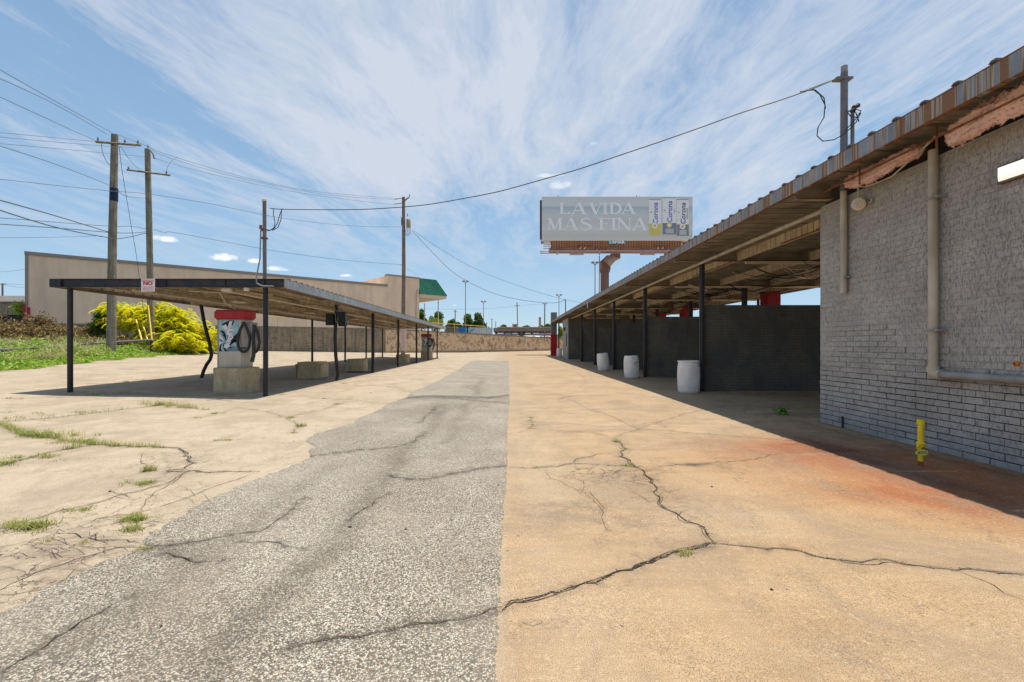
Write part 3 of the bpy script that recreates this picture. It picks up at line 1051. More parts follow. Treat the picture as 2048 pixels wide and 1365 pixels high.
# ================================================================== ASPHALT STRIP
ALP = [(0, 1227), (34, 1215), (85, 1181), (150, 1147), (205, 1125), (267, 1106), (290, 1097), (277, 1082), (328, 1051), (417, 1000), (490, 968), (560, 941), (610, 923), (620, 916), (615, 903),
       (626, 895), (607, 882), (628, 869), (702, 849), (715, 838), (755, 822), (773, 809), (810, 797), (826, 784), (876, 762), (913, 742), (945, 721)]
ARP = [(999, 1365), (1001, 1290), (1003, 1200), (1006, 1090), (1012, 1000), (1017, 935), (1018, 910), (1015, 890), (1018, 840), (1020, 800), (1019, 760), (1018, 722)]
al = [G(*q) for q in ALP]
ar = [G(*q) for q in ARP]
al = [Vector((-2.5, -6, 0)), Vector((-2.5, 1.0, 0))] + al
ar = [Vector((-0.02, -6, 0)), Vector((-0.01, 1.0, 0))] + ar
lt = sorted([(p.y, p.x) for p in al])
rt_ = sorted([(p.y, p.x) for p in ar])
yend = min(lt[-1][0], rt_[-1][0])
ya = [-6, -2, 0, 0.9]
while ya[-1] < yend - 0.3:
    ya.append(ya[-1] + max(0.013, ya[-1] * 0.006))
ya = np.array(ya)
lx = np.interp(ya, [a for a, _ in lt], [b for _, b in lt])
rx_ = np.interp(ya, [a for a, _ in rt_], [b for _, b in rt_])
jl = np.array([mnoise.noise(Vector((y * 9, 1.5, 0))) * 0.03 + mnoise.noise(Vector((y * 30, 5.5, 0))) * 0.014 for y in ya])
jr = np.array([mnoise.noise(Vector((y * 7, 7.5, 0))) * 0.009 + mnoise.noise(Vector((y * 28, 2.5, 0))) * 0.010 + _fr.uniform(-1, 1) * 0.004 for y in ya])
jl = jl * (1 + 0.05 * ya)
jr = jr * (1 + 0.05 * ya)
K = 90
u = np.linspace(0, 1, K)
Xa = lx[:, None] + jl[:, None] + (rx_ + jr - lx - jl)[:, None] * u[None, :]
Ya = np.repeat(ya[:, None], K, 1)
Za = ground_np(Xa, Ya) + 0.006 * np.sin(Xa * 1.7 + 0.6 * Ya) * np.sin(Ya * 1.1) + 0.014
Za[:, 0] -= 0.03
Za[:, -1] -= 0.03
Xa[:, 0] += -0.002
Xa[:, -1] += 0.002
da = np.zeros_like(Xa)
for pts, hw in CRAW:
    pp = np.array([(p.x, p.y) for p in pts])[::2]
    for (x, y) in pp:
        s2 = 0.028 * (1 + 0.12 * y) * (hw / 0.005) ** 0.7
        j0, j1 = np.searchsorted(ya, (y - 3 * s2, y + 3 * s2))
        if j1 > j0:
            q = np.exp(-((Xa[j0:j1] - x) ** 2 + (Ya[j0:j1] - y) ** 2) / (2 * s2 * s2))
            da[j0:j1] = np.maximum(da[j0:j1], q)
Za = Za - 0.004 * da
# worn wheel tracks, darker where oil has soaked in
for (xa_, ya0, ya1, amp) in ((-1.15, 1.5, 9, 0.55), (-1.85, 1.4, 5, 0.35), (-0.75, 6, 18, 0.45)):
    cxn = np.array([xa_ + 0.18 * mnoise.noise(Vector((y * 0.8, xa_, 0))) for y in ya])
    m = np.exp(-((Xa - cxn[:, None]) / 0.13) ** 2) * (Ya > ya0) * (Ya < ya1) * amp
    da = np.maximum(da, m)
da = np.clip(da + 0.8 * blob(900, 796, 1.0, 0.35, 0, Xa, Ya) + 0.5 * blob(880, 815, 0.5, 0.8, 0, Xa, Ya) + 0.5 * blob(330, 1103, 0.3, 0.12, 0, Xa, Ya), 0, 1)
idx = np.arange(Xa.size).reshape(Xa.shape)
F = np.stack([idx[:-1, :-1], idx[:-1, 1:], idx[1:, 1:], idx[1:, :-1]], -1).reshape(-1, 4)
asp = np_mesh('asphalt_strip', np.stack([Xa, Ya, Za], -1).reshape(-1, 3), F, m_asph, attrs={'dirt_or_shade': da.ravel()}, smooth=True)
structure(asp)
asp['label'] = 'worn grey asphalt strip running down the lot'
mb = MB()
for pts, hw in CRAW:
    ribbon(mb, pts, hw * 0.4, 0.0165)
    i = 0
    while i < len(pts) - 5:
        n_ = _fr.randint(3, 9)
        seg = [q + Vector((_fr.uniform(-1, 1) * 0.006, _fr.uniform(-1, 1) * 0.006 + hw * 0.5, 0)) for q in pts[i:i + n_]]
        if len(seg) > 2:
            ribbon(mb, seg, hw * _fr.uniform(0.2, 0.5), 0.017)
        i += n_ + _fr.randint(0, 4)
stuff(mb.build('asphalt_crack', m_crack, parent=asp))


# loose bits lying about: dark chips, pale stones, a few dry leaves
for nm_, cnt_, mt_, rr_ in (('dark_chip', 26, m_crack, 0.010), ('pale_stone', 160, m_rubble, 0.007)):
    mb = MB()
    for _ in range(cnt_):
        y_ = 1.6 + 16 * _fr.random() ** 1.8
        x_ = _fr.uniform(-0.9, 0.75) * y_
        if x_ > 4.6:
            continue
        r_ = rr_ * _fr.uniform(0.4, 1.3) * (1 + 0.05 * y_)
        z0 = gz(x_, y_) + (0.012 if -2.3 < x_ < 0 else -0.002)
        ring = [(x_ + r_ * math.cos(a) * _fr.uniform(0.6, 1.5), y_ + r_ * math.sin(a) * _fr.uniform(0.6, 1.3), z0) for a in (0.3, 1.6, 2.8, 4.0, 5.2)]
        top = [(x_ + (a[0] - x_) * 0.6, y_ + (a[1] - y_) * 0.6, z0 + r_ * _fr.uniform(0.5, 0.9)) for a in ring]
        mb.prism(ring, top)
    stuff(mb.build(nm_, mt_, parent=lot))

# ================================================================== LEAVES AND GRASS
def leaves(C, size, mat, name, parent=None, kind_flat=0.0, aspect=0.5, down=0.0, seed=1):
    """C: n x 3 centres; each becomes a folded leaf of two quads"""
    g = np.random.default_rng(seed)
    C = np.asarray(C, float)
    n = len(C)
    s_ = size * g.uniform(0.6, 1.35, n)
    d_ = g.normal(size=(n, 3))
    d_[:, 2] = d_[:, 2] * (1 - kind_flat) - down
    d_ /= np.linalg.norm(d_, axis=1)[:, None]
    q = g.normal(size=(n, 3))
    q[:, 2] *= (1 - kind_flat)
    q -= (q * d_).sum(1)[:, None] * d_
    q /= np.linalg.norm(q, axis=1)[:, None]
    nn = np.cross(d_, q)
    a = C - d_ * s_[:, None] * 0.5
    b = C + d_ * s_[:, None] * 0.5
    l = C + q * (s_ * aspect * 0.5)[:, None] + nn * (s_ * 0.08)[:, None]
    r = C - q * (s_ * aspect * 0.5)[:, None] + nn * (s_ * 0.08)[:, None]
    V_ = np.stack([a, l, b, r], 1).reshape(-1, 3)
    i = np.arange(n) * 4
    F_ = np.concatenate([np.stack([i, i + 1, i + 2], 1), np.stack([i, i + 2, i + 3], 1)])
    org = tuple(ORG[parent.name]) if parent is not None else (0, 0, 0)
    return np_mesh(name, V_, F_, mat, parent=parent, org=org)


def blades(B, h, w_, mat, name, parent=None, lean=0.5, seed=2):
    """grass blades, three segments each, bending over"""
    g = np.random.default_rng(seed)
    B = np.asarray(B, float)
    n = len(B)
    hh = h * g.uniform(0.45, 1.25, n) if np.isscalar(h) else h * g.uniform(0.6, 1.2, n)
    an = g.uniform(0, 2 * np.pi, n)
    d_ = np.stack([np.cos(an), np.sin(an), np.zeros(n)], 1)
    sd = np.stack([-np.sin(an), np.cos(an), np.zeros(n)], 1) * (w_ * g.uniform(0.6, 1.3, n))[:, None]
    ln = g.uniform(0.2, 1.3, n) * lean
    up = np.array([0, 0, 1.0])
    p1 = B + up * (hh * 0.5)[:, None] + d_ * (hh * ln * 0.22)[:, None]
    p2 = B + up * (hh * 0.85)[:, None] + d_ * (hh * ln * 0.75)[:, None]
    p3 = B + up * (hh * (0.95 - 0.3 * ln))[:, None] + d_ * (hh * ln * 1.25)[:, None]
    V_ = np.stack([B - sd, B + sd, p1 + sd * 0.9, p1 - sd * 0.9, p2 + sd * 0.5, p2 - sd * 0.5, p3], 1).reshape(-1, 3)
    i = np.arange(n) * 7
    F_ = np.concatenate([np.stack([i, i + 1, i + 2], 1), np.stack([i, i + 2, i + 3], 1), np.stack([i + 3, i + 2, i + 4], 1), np.stack([i + 3, i + 4, i + 5], 1), np.stack([i + 5, i + 4, i + 6], 1)])
    org = tuple(ORG[parent.name]) if parent is not None else (0, 0, 0)
    return np_mesh(name, V_, F_, mat, parent=parent, org=org)


# grass in the cracks: (x, y, spread x px, blades, height m)
GR = [(100, 872, 62, 520, 0.20), (160, 885, 40, 300, 0.10), (60, 915, 60, 300, 0.10), (15, 928, 30, 200, 0.10), (20, 840, 60, 120, 0.12), (110, 830, 60, 100, 0.14), (190, 826, 30, 100, 0.12),
      (335, 812, 52, 380, 0.26), (360, 816, 25, 200, 0.12), (440, 828, 22, 110, 0.10), (400, 836, 14, 60, 0.08), (450, 881, 20, 110, 0.07), (298, 942, 14, 170, 0.14), (285, 968, 26, 260, 0.07),
      (55, 1055, 40, 420, 0.12), (145, 1022, 32, 200, 0.05), (268, 1040, 20, 260, 0.10), (265, 1060, 18, 180, 0.06), (288, 1101, 11, 120, 0.05), (178, 1086, 10, 50, 0.04), (90, 1084, 8, 50, 0.04),
      (582, 836, 9, 90, 0.10), (600, 853, 10, 130, 0.12), (585, 866, 9, 60, 0.07), (675, 809, 12, 70, 0.08), (630, 822, 12, 50, 0.04), (650, 798, 10, 50, 0.08), (230, 890, 18, 70, 0.05),
      (1232, 884, 9, 90, 0.07), (1247, 897, 5, 40, 0.05), (1257, 932, 11, 110, 0.07), (1075, 936, 14, 120, 0.03), (1035, 936, 8, 30, 0.02), (1063, 836, 6, 40, 0.06), (1063, 858, 8, 50, 0.05), (1370, 1108, 11, 90, 0.06),
      (1155, 864, 8, 24, 0.04), (1197, 869, 6, 20, 0.04), (1145, 803, 22, 40, 0.05), (828, 886, 5, 40, 0.05), (918, 948, 7, 50, 0.04), (738, 952, 10, 30, 0.03), (865, 845, 5, 30, 0.05),
      (470, 790, 60, 280, 0.09), (250, 788, 50, 220, 0.11), (170, 790, 30, 120, 0.14), (500, 787, 10, 70, 0.08), (560, 790, 12, 50, 0.1), (685, 768, 10, 70, 0.12), (250, 764, 20, 110, 0.10), (285, 761, 12, 80, 0.08), (370, 752, 20, 110, 0.06), (395, 749, 14, 50, 0.06),
      (620, 758, 14, 40, 0.06), (860, 718, 20, 120, 0.18), (880, 717, 10, 50, 0.18), (820, 760, 40, 70, 0.06), (880, 738, 40, 80, 0.06), (800, 772, 30, 50, 0.06), (20, 798, 24, 90, 0.08), (120, 795, 30, 60, 0.07), (1450, 803, 12, 120, 0.07), (1452, 810, 14, 60, 0.04), (1235, 738, 12, 70, 0.1),
      (1062, 850, 4, 20, 0.04), (775, 707, 12, 260, 0.5), (800, 706, 14, 300, 0.6), (820, 706, 14, 150, 0.4)]
B = []
H = []
g = np.random.default_rng(5)
for (ax, ay, sp, n, h) in GR:
    c = G(ax, ay)
    sw = sp * c.y / FPX
    nclump = max(3, n // 14)
    cc = g.normal(size=(nclump, 2)) * (sw * 0.6, min(sw * 0.22, 0.10 + 0.01 * c.y))
    k = g.integers(0, nclump, n)
    pp = cc[k] + g.normal(size=(n, 2)) * (0.022 + 0.12 * sw * 0.3)
    for (u_, v_), kk in zip(pp, k):
        x, y = c.x + u_, c.y + v_ - u_ * 0.05
        B.append((x, y, gz(x, y) - 0.004))
        H.append(h * 0.52 * (0.4 + 0.9 * ((kk * 37) % 10) / 10))
for pts, hw in CRW:
    p0 = pts[0]
    if hw < 0.006 or p0.x > -4 or p0.y > 9.5 or p0.y < 4.5:
        continue
    dens_ = 22 if hw > 0.0105 else 7
    for q, p in enumerate(pts):
        if p.x > -4.4 or mnoise.noise(Vector((p.x * 1.7, p.y * 1.7, 0.5))) < -0.18:
            continue
        for _ in range(dens_):
            x, y = p.x + g.normal() * 0.05, p.y + g.normal() * 0.03
            B.append((x, y, gz(x, y) - 0.004))
            H.append(0.07 * (0.5 + g.random()))
gr = blades(B, np.array(H), 0.0024, l_grass, 'crack_grass', lean=1.25, seed=6)
stuff(gr)
gr['label'] = 'tufts of green and dry grass growing out of the pavement cracks'

# ------------------------------------------------------------------ the weedy bank
m_ = 52000
yy = g.uniform(9, 46, m_)
xe_ = np.interp(yy, [e[0] for e in EDGE], [e[1] for e in EDGE])
off = g.exponential(2.3, m_) - 0.25
xx = xe_ - off + 0.5 * np.sin(yy * 1.9) * 0.4
keep = (off < 6.5) & (yy < 40 - off)
xx, yy, off = xx[keep], yy[keep], off[keep]
lump = 0.5 + 0.5 * np.sin(xx * 2.1 + 3 * np.sin(yy * 0.7)) * np.sin(yy * 1.7 + 1.3 * xx)
hz = np.clip(off * 0.35 + 0.12, 0.05, 0.75) * (0.35 + 0.65 * lump)
zz_ = ground_np(xx, yy) + g.uniform(0, 1, len(xx)) * hz
wl = leaves(np.stack([xx, yy, zz_], 1), 0.125, l_green, 'weeds', aspect=0.55, kind_flat=0.3, seed=8)
stuff(wl)
wl['label'] = 'leafy bright green weeds spilling over the edge of the lot'
k = g.integers(0, len(xx), 14000)
k = k[(off[k] > 0.35) & (np.sin(xx[k] * 1.3 + yy[k]) > -0.3)]
hb = 0.25 + 0.4 * lump[k]
hb = hb * (1 + 0.9 * (np.sin(xx[k] * 4.1) * np.sin(yy[k] * 2.3) > 0.45))
bl = blades(np.stack([xx[k] - 0.4, yy[k], ground_np(xx[k] - 0.4, yy[k])], 1), hb, 0.012, l_straw, 'tall_grass', lean=0.9, seed=9)
stuff(bl)
bl['label'] = 'tall pale grass standing among the green weeds on the bank'
# ================================================================== BACKDROP LAND AND RETAINING WALL
WA0, WA1, WB, WC, WD = Vector((-62, 38)), Vector((-33.5, 54)), Vector((-15.3, 59.5)), Vector((8.8, 84)), Vector((60, 128))
WTOP = [3.35, 3.58, 3.42, 2.57, 2.0]
WPTS = [WA0, WA1, WB, WC, WD]
mb = MB()
ring = []
for p, z in zip(WPTS, WTOP):
    q = p + Vector((-0.15, 0.55))
    ring.append((q.x, q.y, z - 0.10))
far = [(600, 700, 2.0), (600, 1600, 6), (-900, 1600, 8), (-900, 300, 5), (-200, 60, 3.6)]
mb.add(ring + far, [tuple(range(len(ring) + len(far)))])
tl = mb.build('terrain', m_soil, org=(0, 0, 0))
structure(tl)
tl['label'] = 'raised ground behind the retaining wall'

wall = thing('retaining_wall', 'long concrete retaining wall, stained grey then peeling buff, behind the lot', 'wall', (-15.3, 59.5, 0))


def wall_run(a, b, za, zb, mat, pan, bot=-0.6, thick=0.4):
    L = (b - a).length
    n = max(1, round(L / pan))
    u_ = (b - a) / L
    nv = Vector((u_.y, -u_.x))
    for i in range(n):
        p0 = a + u_ * (L * i / n + 0.02)
        p1 = a + u_ * (L * (i + 1) / n - 0.02)
        z0 = za + (zb - za) * i / n
        z1 = za + (zb - za) * (i + 1) / n
        off_ = rnd.uniform(-0.02, 0.02)
        mb = MB()
        b0 = [p0 + nv * off_, p1 + nv * off_, p1 - nv * thick, p0 - nv * thick]
        mb.prism([(q.x, q.y, bot) for q in b0], [(b0[0].x, b0[0].y, z0 - 0.18), (b0[1].x, b0[1].y, z1 - 0.18), (b0[2].x, b0[2].y, z1 - 0.18), (b0[3].x, b0[3].y, z0 - 0.18)])
        mb.build('wall_panel', mat, wall)
        mb = MB()
        b0 = [p0 + nv * 0.08 - u_ * 0.02, p1 + nv * 0.08 + u_ * 0.018, p1 - nv * (thick + 0.05) + u_ * 0.018, p0 - nv * (thick + 0.05) - u_ * 0.02]
        mb.prism([(b0[0].x, b0[0].y, z0 - 0.18), (b0[1].x, b0[1].y, z1 - 0.18), (b0[2].x, b0[2].y, z1 - 0.18), (b0[3].x, b0[3].y, z0 - 0.18)],
                 [(b0[0].x, b0[0].y, z0), (b0[1].x, b0[1].y, z1), (b0[2].x, b0[2].y, z1), (b0[3].x, b0[3].y, z0)])
        mb.build('coping', m_cop, wall)


m_cop = weathered('weathered_coping', (0.17, 0.14, 0.105), (0.31, 0.26, 0.20), 2, 0.9, 0.3, 20)
wall_run(WA0, WA1, WTOP[0], WTOP[1], m_wall_d, 4.5)
wall_run(WA1, WB, WTOP[1], WTOP[2], m_wall_d, 3.6)
wall_run(WB, WC, WTOP[2], WTOP[3], m_wall_l, 5.6)
wall_run(WC, WD, WTOP[3], WTOP[4], m_wall_l, 6.5)

# yellow guard rail on the wall
rail = thing('guard_rail', 'faded yellow pipe guard rail along the top of the retaining wall', 'railing', (-15.3, 59.9, 3.4))


def rail_run(a, b, za, zb, step):
    L = (b - a).length
    n = max(1, round(L / step))
    top = []
    for i in range(n + 1):
        p = a + (b - a) * (i / n)
        z = za + (zb - za) * i / n
        top.append((p.x, p.y + 0.6, z + 1.2))
        MB().tube([(p.x, p.y + 0.6, z - 0.1), (p.x, p.y + 0.6, z + 1.2)], 0.045, 6).build('post', m_yrail, rail)
    MB().tube(top, 0.045, 6).build('rail', m_yrail, rail)


rail_run(Vector((-31, 54.8)), WB, 3.56, 3.42, 3.1)
rail_run(WB + Vector((1.5, 1.5)), Vector((-2.8, 72.2)), 3.37, 2.98, 3.3)

# ================================================================== BIG BEIGE BUILDING
bl0, bl1, bl2 = Vector((-47.9, 45.8)), Vector((-18.0, 71.2)), Vector((-13.7, 74.9))
bz = 3.2
shop = thing('warehouse_building', 'long windowless beige building with stepped parapet above the retaining wall', 'building', (-30, 58, bz))
dirw = (bl1 - bl0).normalized()
nw = Vector((-dirw.y, dirw.x))
ridge = EYE + 9.0


def slab(mb, a, b, z0, z1, back):
    n_ = Vector((-(b - a).y, (b - a).x)).normalized()
    q = [a, b, b + n_ * back, a + n_ * back]
    mb.prism([(p.x, p.y, z0) for p in q], [(p.x, p.y, z1) for p in q])


mb = MB()
slab(mb, bl0, bl1, bz, ridge, 30)
mb.build('wall', m_stucco, shop)
mb = MB()
slab(mb, bl1 + dirw * 0.01 - nw * 0.04, bl2, bz, ridge + 1.78, 29)
mb.build('parapet_wall', m_stucco, shop)
mb = MB()
slab(mb, bl0 - nw * 0.12 - dirw * 0.15, bl1 - nw * 0.12, ridge, ridge + 0.35, 1.0)
slab(mb, bl1 - nw * 0.16 - dirw * 0.1, bl2 - nw * 0.16 + dirw * 0.1, ridge + 1.78, ridge + 1.98, 1.0)
mb.build('parapet_cap', m_trim, shop)
mb = MB()
slab(mb, bl0 - nw * 0.06 - dirw * 0.12, bl0 - nw * 0.06 + dirw * 0.12, bz, ridge, 0.5)
mb.build('corner_gutter', m_trim, shop)
# green mansard and its porch
por = P(838, 590, 74.9)
zb_, zt_ = P(838, 591, 74.9).z, P(838, 555, 74.9).z
x0, x1b, x1t = -13.6, P(891, 592, 74.5).x, P(876, 557, 75.8).x
man = MB()
zb_, zt_ = 9.58, 12.36


def SP(t, back, z):
    q_ = bl2 + dirw * t + nw * back
    return (q_.x, q_.y, z)


man.prism([SP(0.02, -0.4, zb_), SP(5.2, -0.4, zb_), SP(5.2, 24, zb_), SP(0.02, 24, zb_)], [SP(0.02, 0.8, zt_), SP(3.7, 0.8, zt_), SP(3.7, 23, zt_), SP(0.02, 23, zt_)])
g_ = man.build('green_awning', m_green, shop)
ribs = MB()
for i in range(10):
    t = i / 9
    a = Vector(SP(0.02 + 5.16 * t, -0.42, zb_))
    b = Vector(SP(0.02 + 3.66 * t, 0.78, zt_))
    ribs.tube([a, b], 0.055, 4)
ribs.build('standing_seam', m_green, g_)
mb = MB()
mb.prism([SP(0.03, -0.3, zb_ - 0.5), SP(5.1, -0.3, zb_ - 0.5), SP(5.1, 23.9, zb_ - 0.5), SP(0.03, 23.9, zb_ - 0.5)], [SP(0.03, -0.3, zb_ - 0.003), SP(5.1, -0.3, zb_ - 0.003), SP(5.1, 23.9, zb_ - 0.003), SP(0.03, 23.9, zb_ - 0.003)])
mb.build('soffit', m_soffit, shop)
for (ax, Z) in ((849, 84), (876.5, 77.2)):
    q = P(ax, 600, Z)
    MB().tube([(q.x, Z, bz - 0.4), (q.x, Z, zb_ - 0.7)], 0.09, 8).build('porch_post', m_soffit, shop)
q = P(831, 610, 73.5)
MB().tube([(q.x - 0.1, 74.2, q.z - 4), (q.x, 74.2, q.z + 2), (q.x + 0.15, 74.2, q.z + 2.6)], 0.06, 5).build('drain_pipe', m_trim, shop)

# shed, dumpster and bollards beyond the left corner
shed = thing('wooden_shed', 'grey plank shed with dark roof beyond the beige building', 'shed', P(20, 640, 62))
y0 = 62
xa, xb = P(-90, 600, y0).x, P(57, 600, y0).x
zt, ze, zr = P(0, 604, y0).z, P(0, 604, y0).z, P(0, 588, y0).z
nb_ = 46
for i in range(nb_):
    a = xa + (xb - xa) * i / nb_
    b = xa + (xb - xa) * (i + 1) / nb_ - 0.03
    MB().box(a, b, y0 - rnd.uniform(0, 0.03), y0 + 0.08, 3.1, ze).build('plank', m_plank if 'm_plank' in globals() else m_wood, shed)
mb = MB()
mb.prism([(xa - .3, y0 - .4, ze), (xb + .3, y0 - .4, ze), (xb + .3, y0 + 9, ze), (xa - .3, y0 + 9, ze)], [(xa - .3, y0 + 2.5, zr), (xb + .3, y0 + 2.5, zr), (xb + .3, y0 + 6, zr), (xa - .3, y0 + 6, zr)])
mb.build('roof', weathered('grey_shingle_roof', (0.12, 0.115, 0.11), (0.2, 0.19, 0.18), 1, 0.9, 0.3, 8), shed)
mb = MB()
mb.box(xa, xb, y0 + 0.1, y0 + 8, 3.1, ze - 0.01)
mb.build('wall', m_wood, shed)
dmp = thing('dumpster', 'black metal dumpster in front of the plank shed', 'dumpster', P(25, 642, 50))
c = P(28, 641, 50)
mb = MB()
mb.prism([(c.x - 1.4, 50, 3.2), (c.x + 0.95, 50, 3.2), (c.x + 0.95, 51.6, 3.2), (c.x - 1.4, 51.6, 3.2)], [(c.x - 1.5, 49.8, 4.4), (c.x + 1.05, 49.8, 4.4), (c.x + 1.05, 51.7, 4.5), (c.x - 1.5, 51.7, 4.5)])
mb.build('body', flat('black_dumpster_paint', (0.012, 0.013, 0.016)), dmp)
MB().box(c.x - 1.55, c.x + 1.1, 49.75, 51.8, 4.5, 4.58).build('lid', flat('dull_lid', (0.04, 0.042, 0.045)), dmp)
for (ax, h, lb) in ((48.5, 608, 'taller maroon steel bollard at the corner of the beige building'), (57.5, 615, 'shorter maroon steel bollard touching the corner of the beige building')):
    q = P(ax, 641, 45.2)
    zt2 = P(ax, h, 45.2).z
    o = MB().tube([(q.x, 45.2, 3.1), (q.x, 45.2, zt2)], 0.13, 10).build('bollard', m_bollard)
    tag(o, lb, 'bollard', 'bollards at the building corner')

# ================================================================== PIPE BARRIER AND UTILITY POLES
bar = thing('pipe_barrier', 'low weathered pipe barrier running through the weeds on the bank', 'barrier', P(150, 705, 26))
bp = [P(-60, 702, 18.4), P(10, 700, 19.2), P(60, 697, 20.6), P(145, 690.5, 24), P(220, 685, 27), P(303, 680, 30)]
MB().tube(bp, 0.06, 8).build('rail', m_mast, bar)
for i in (1, 3, 5):
    p = bp[i]
    MB().box(p.x - 0.07, p.x + 0.07, p.y - 0.07, p.y + 0.07, gz(p.x, p.y) - 0.2, p.z - 0.03).build('post', m_black, bar)
p = P(166, 694, 27)
MB().box(p.x - 0.07, p.x + 0.07, p.y - 0.07, p.y + 0.07, gz(p.x, p.y) - 0.2, p.z + 0.1).build('post', m_black, bar)


def pole_thing(name, label, pts, r0, r1, mat, Z, base=None, cat='utility pole', group=None):
    b0 = Vector(pts[0])
    if base is not None:
        b0.z = base
    o = thing(name, label, cat, b0, group)
    pts = [b0] + [Vector(p) for p in pts[1:]]
    MB().tube(pts, [r0 + (r1 - r0) * i / (len(pts) - 1) for i in range(len(pts))], 14).build('shaft', mat, o, smooth=True)
    return o


def insulator(par, p, up=0.22, mat=None):
    MB().lathe(p, [(0.015, 0), (0.02, up * 0.3), (0.06, up * 0.35), (0.035, up * 0.55), (0.06, up * 0.6), (0.03, up * 0.85), (0.03, up)], 8).build('insulator', mat or m_mast, par)


Z1 = 26
pa = pole_thing('utility_pole', 'weathered wooden utility pole with dark blue band, left of the pair on the weedy bank', [P(222, 705, Z1), P(225, 480, Z1), P(229.5, 270, Z1)], 0.235, 0.165, m_wood, Z1, gz(P(222, 705, Z1).x, Z1) - 0.3)
q0, q1 = P(227.5, 403, Z1), P(228, 377, Z1)
MB().tube([q0, q1], 0.198, 16).build('blue_band', m_blue, pa)
a, b = P(192, 284, Z1 - 0.25), P(281, 291, Z1 - 0.25)
mb = MB()
mb.tube([a, b], 0.07, 4)
mb.build('cross_arm', m_wood, pa)
for ax, ay in ((196, 283), (250, 287), (276, 289)):
    insulator(pa, P(ax, ay, Z1 - 0.25))
Z2 = 31
pb = pole_thing('utility_pole', 'mossy topped wooden utility pole with low cross arm, behind the blue banded pole', [P(303, 700, Z2), P(299, 480, Z2), P(295, 299, Z2)], 0.2, 0.165, m_wood, Z2, gz(P(303, 700, Z2).x, Z2) - 0.3)
MB().tube([P(254, 340, Z2 - 0.25), P(340, 351, Z2 - 0.25)], 0.065, 4).build('cross_arm', m_wood, pb)
MB().tube([P(299, 300, Z2 - 0.2), P(306, 308, Z2 - 0.2), P(309, 318, Z2 - 0.2)], 0.05, 6).build('bracket', m_wood, pb)
for ax, ay in ((257, 340), (296, 297), (333, 349)):
    insulator(pb, P(ax, ay, Z2 - 0.25))
Z3 = 50
pc_ = pole_thing('utility_pole', 'brown wooden utility pole carrying a transformer, behind the vacuum canopy', [P(806, 700, Z3), P(807.5, 540, Z3), P(807, 395, Z3)], 0.24, 0.17, m_woodb, Z3, gz(P(806, 700, Z3).x, Z3) - 0.2)
c = P(817, 445, Z3)
MB().lathe((c.x, c.y, c.z - 0.55), [(0.2, 0), (0.25, 0.05), (0.25, 0.8), (0.18, 0.9), (0.05, 0.92)], 14).build('transformer', flat('transformer_tan', (0.32, 0.24, 0.15), 0.5), pc_, smooth=True)
MB().box(P(803, 0, Z3).x, P(806, 0, Z3).x, Z3 - 0.2, Z3 + 0.2, P(0, 451, Z3).z, P(0, 436, Z3).z).build('cutout_box', m_woodb, pc_)
MB().tube([P(809, 402, Z3), P(814, 398, Z3), P(818, 395, Z3)], 0.08, 6).build('bracket', m_woodb, pc_)
MB().tube([P(789, 399, Z3), P(805, 397, Z3)], 0.045, 5).build('cross_arm', m_mast, pc_)
MB().tube([P(788, 409, Z3), P(805, 406.5, Z3)], 0.045, 5).build('cross_arm', m_mast, pc_)
insulator(pc_, P(819, 396, Z3), 0.4)
insulator(pc_, P(815, 434, Z3), 0.35)
for i in range(4):
    MB().tube([P(814 + i * 2, 452, Z3), P(812 + 3 * i, 462 + 2 * i, Z3), P(806 + 3 * i, 472, Z3)], 0.025, 4).build('lead', m_wire, pc_)
# pale sleeve on the pole below the canopy line and a slim conduit
MB().tube([P(807, 702, Z3 - 0.3), P(807, 655, Z3 - 0.3)], 0.30, 10).build('sleeve', flat('pinkish_sleeve', (0.5, 0.36, 0.32)), pc_)

WG = 'overhead wires strung between the poles'


def wire(pts, Za, Zb, r, label, mat=None, name='overhead_wire', group=WG, cat='wire', k=6):
    """pixels along the wire; distance runs evenly in plan between its two ends"""
    A = P(*pts[0], Za)
    Bq = P(*pts[-1], Zb)
    out = []
    # smooth with Catmull-Rom in pixels
    pp = [pts[0]] + list(pts) + [pts[-1]]
    px_ = []
    for i in range(1, len(pp) - 2):
        for j in range(k):
            t = j / k
            p0, p1, p2, p3 = pp[i - 1], pp[i], pp[i + 1], pp[i + 2]
            px_.append(tuple(0.5 * ((2 * p1[c_]) + (-p0[c_] + p2[c_]) * t + (2 * p0[c_] - 5 * p1[c_] + 4 * p2[c_] - p3[c_]) * t * t + (-p0[c_] + 3 * p1[c_] - 3 * p2[c_] + p3[c_]) * t ** 3) for c_ in (0, 1)))
    px_.append(pts[-1])
    for (ax, ay) in px_:
        # intersection of the sight line with the vertical plane through the two ends
        m = (ax - VPX) / FPX
        ddx, ddy = Bq.x - A.x, Bq.y - A.y
        den = ddx - m * ddy
        if abs(den) < 1e-6:
            continue
        t = (m * A.y - A.x) / den
        Zc = A.y + t * ddy
        out.append(P(ax, ay, Zc))
    o = MB().tube(out, r, 5).build(name, mat or m_wire, None)
    return tag(o, label, cat, group)


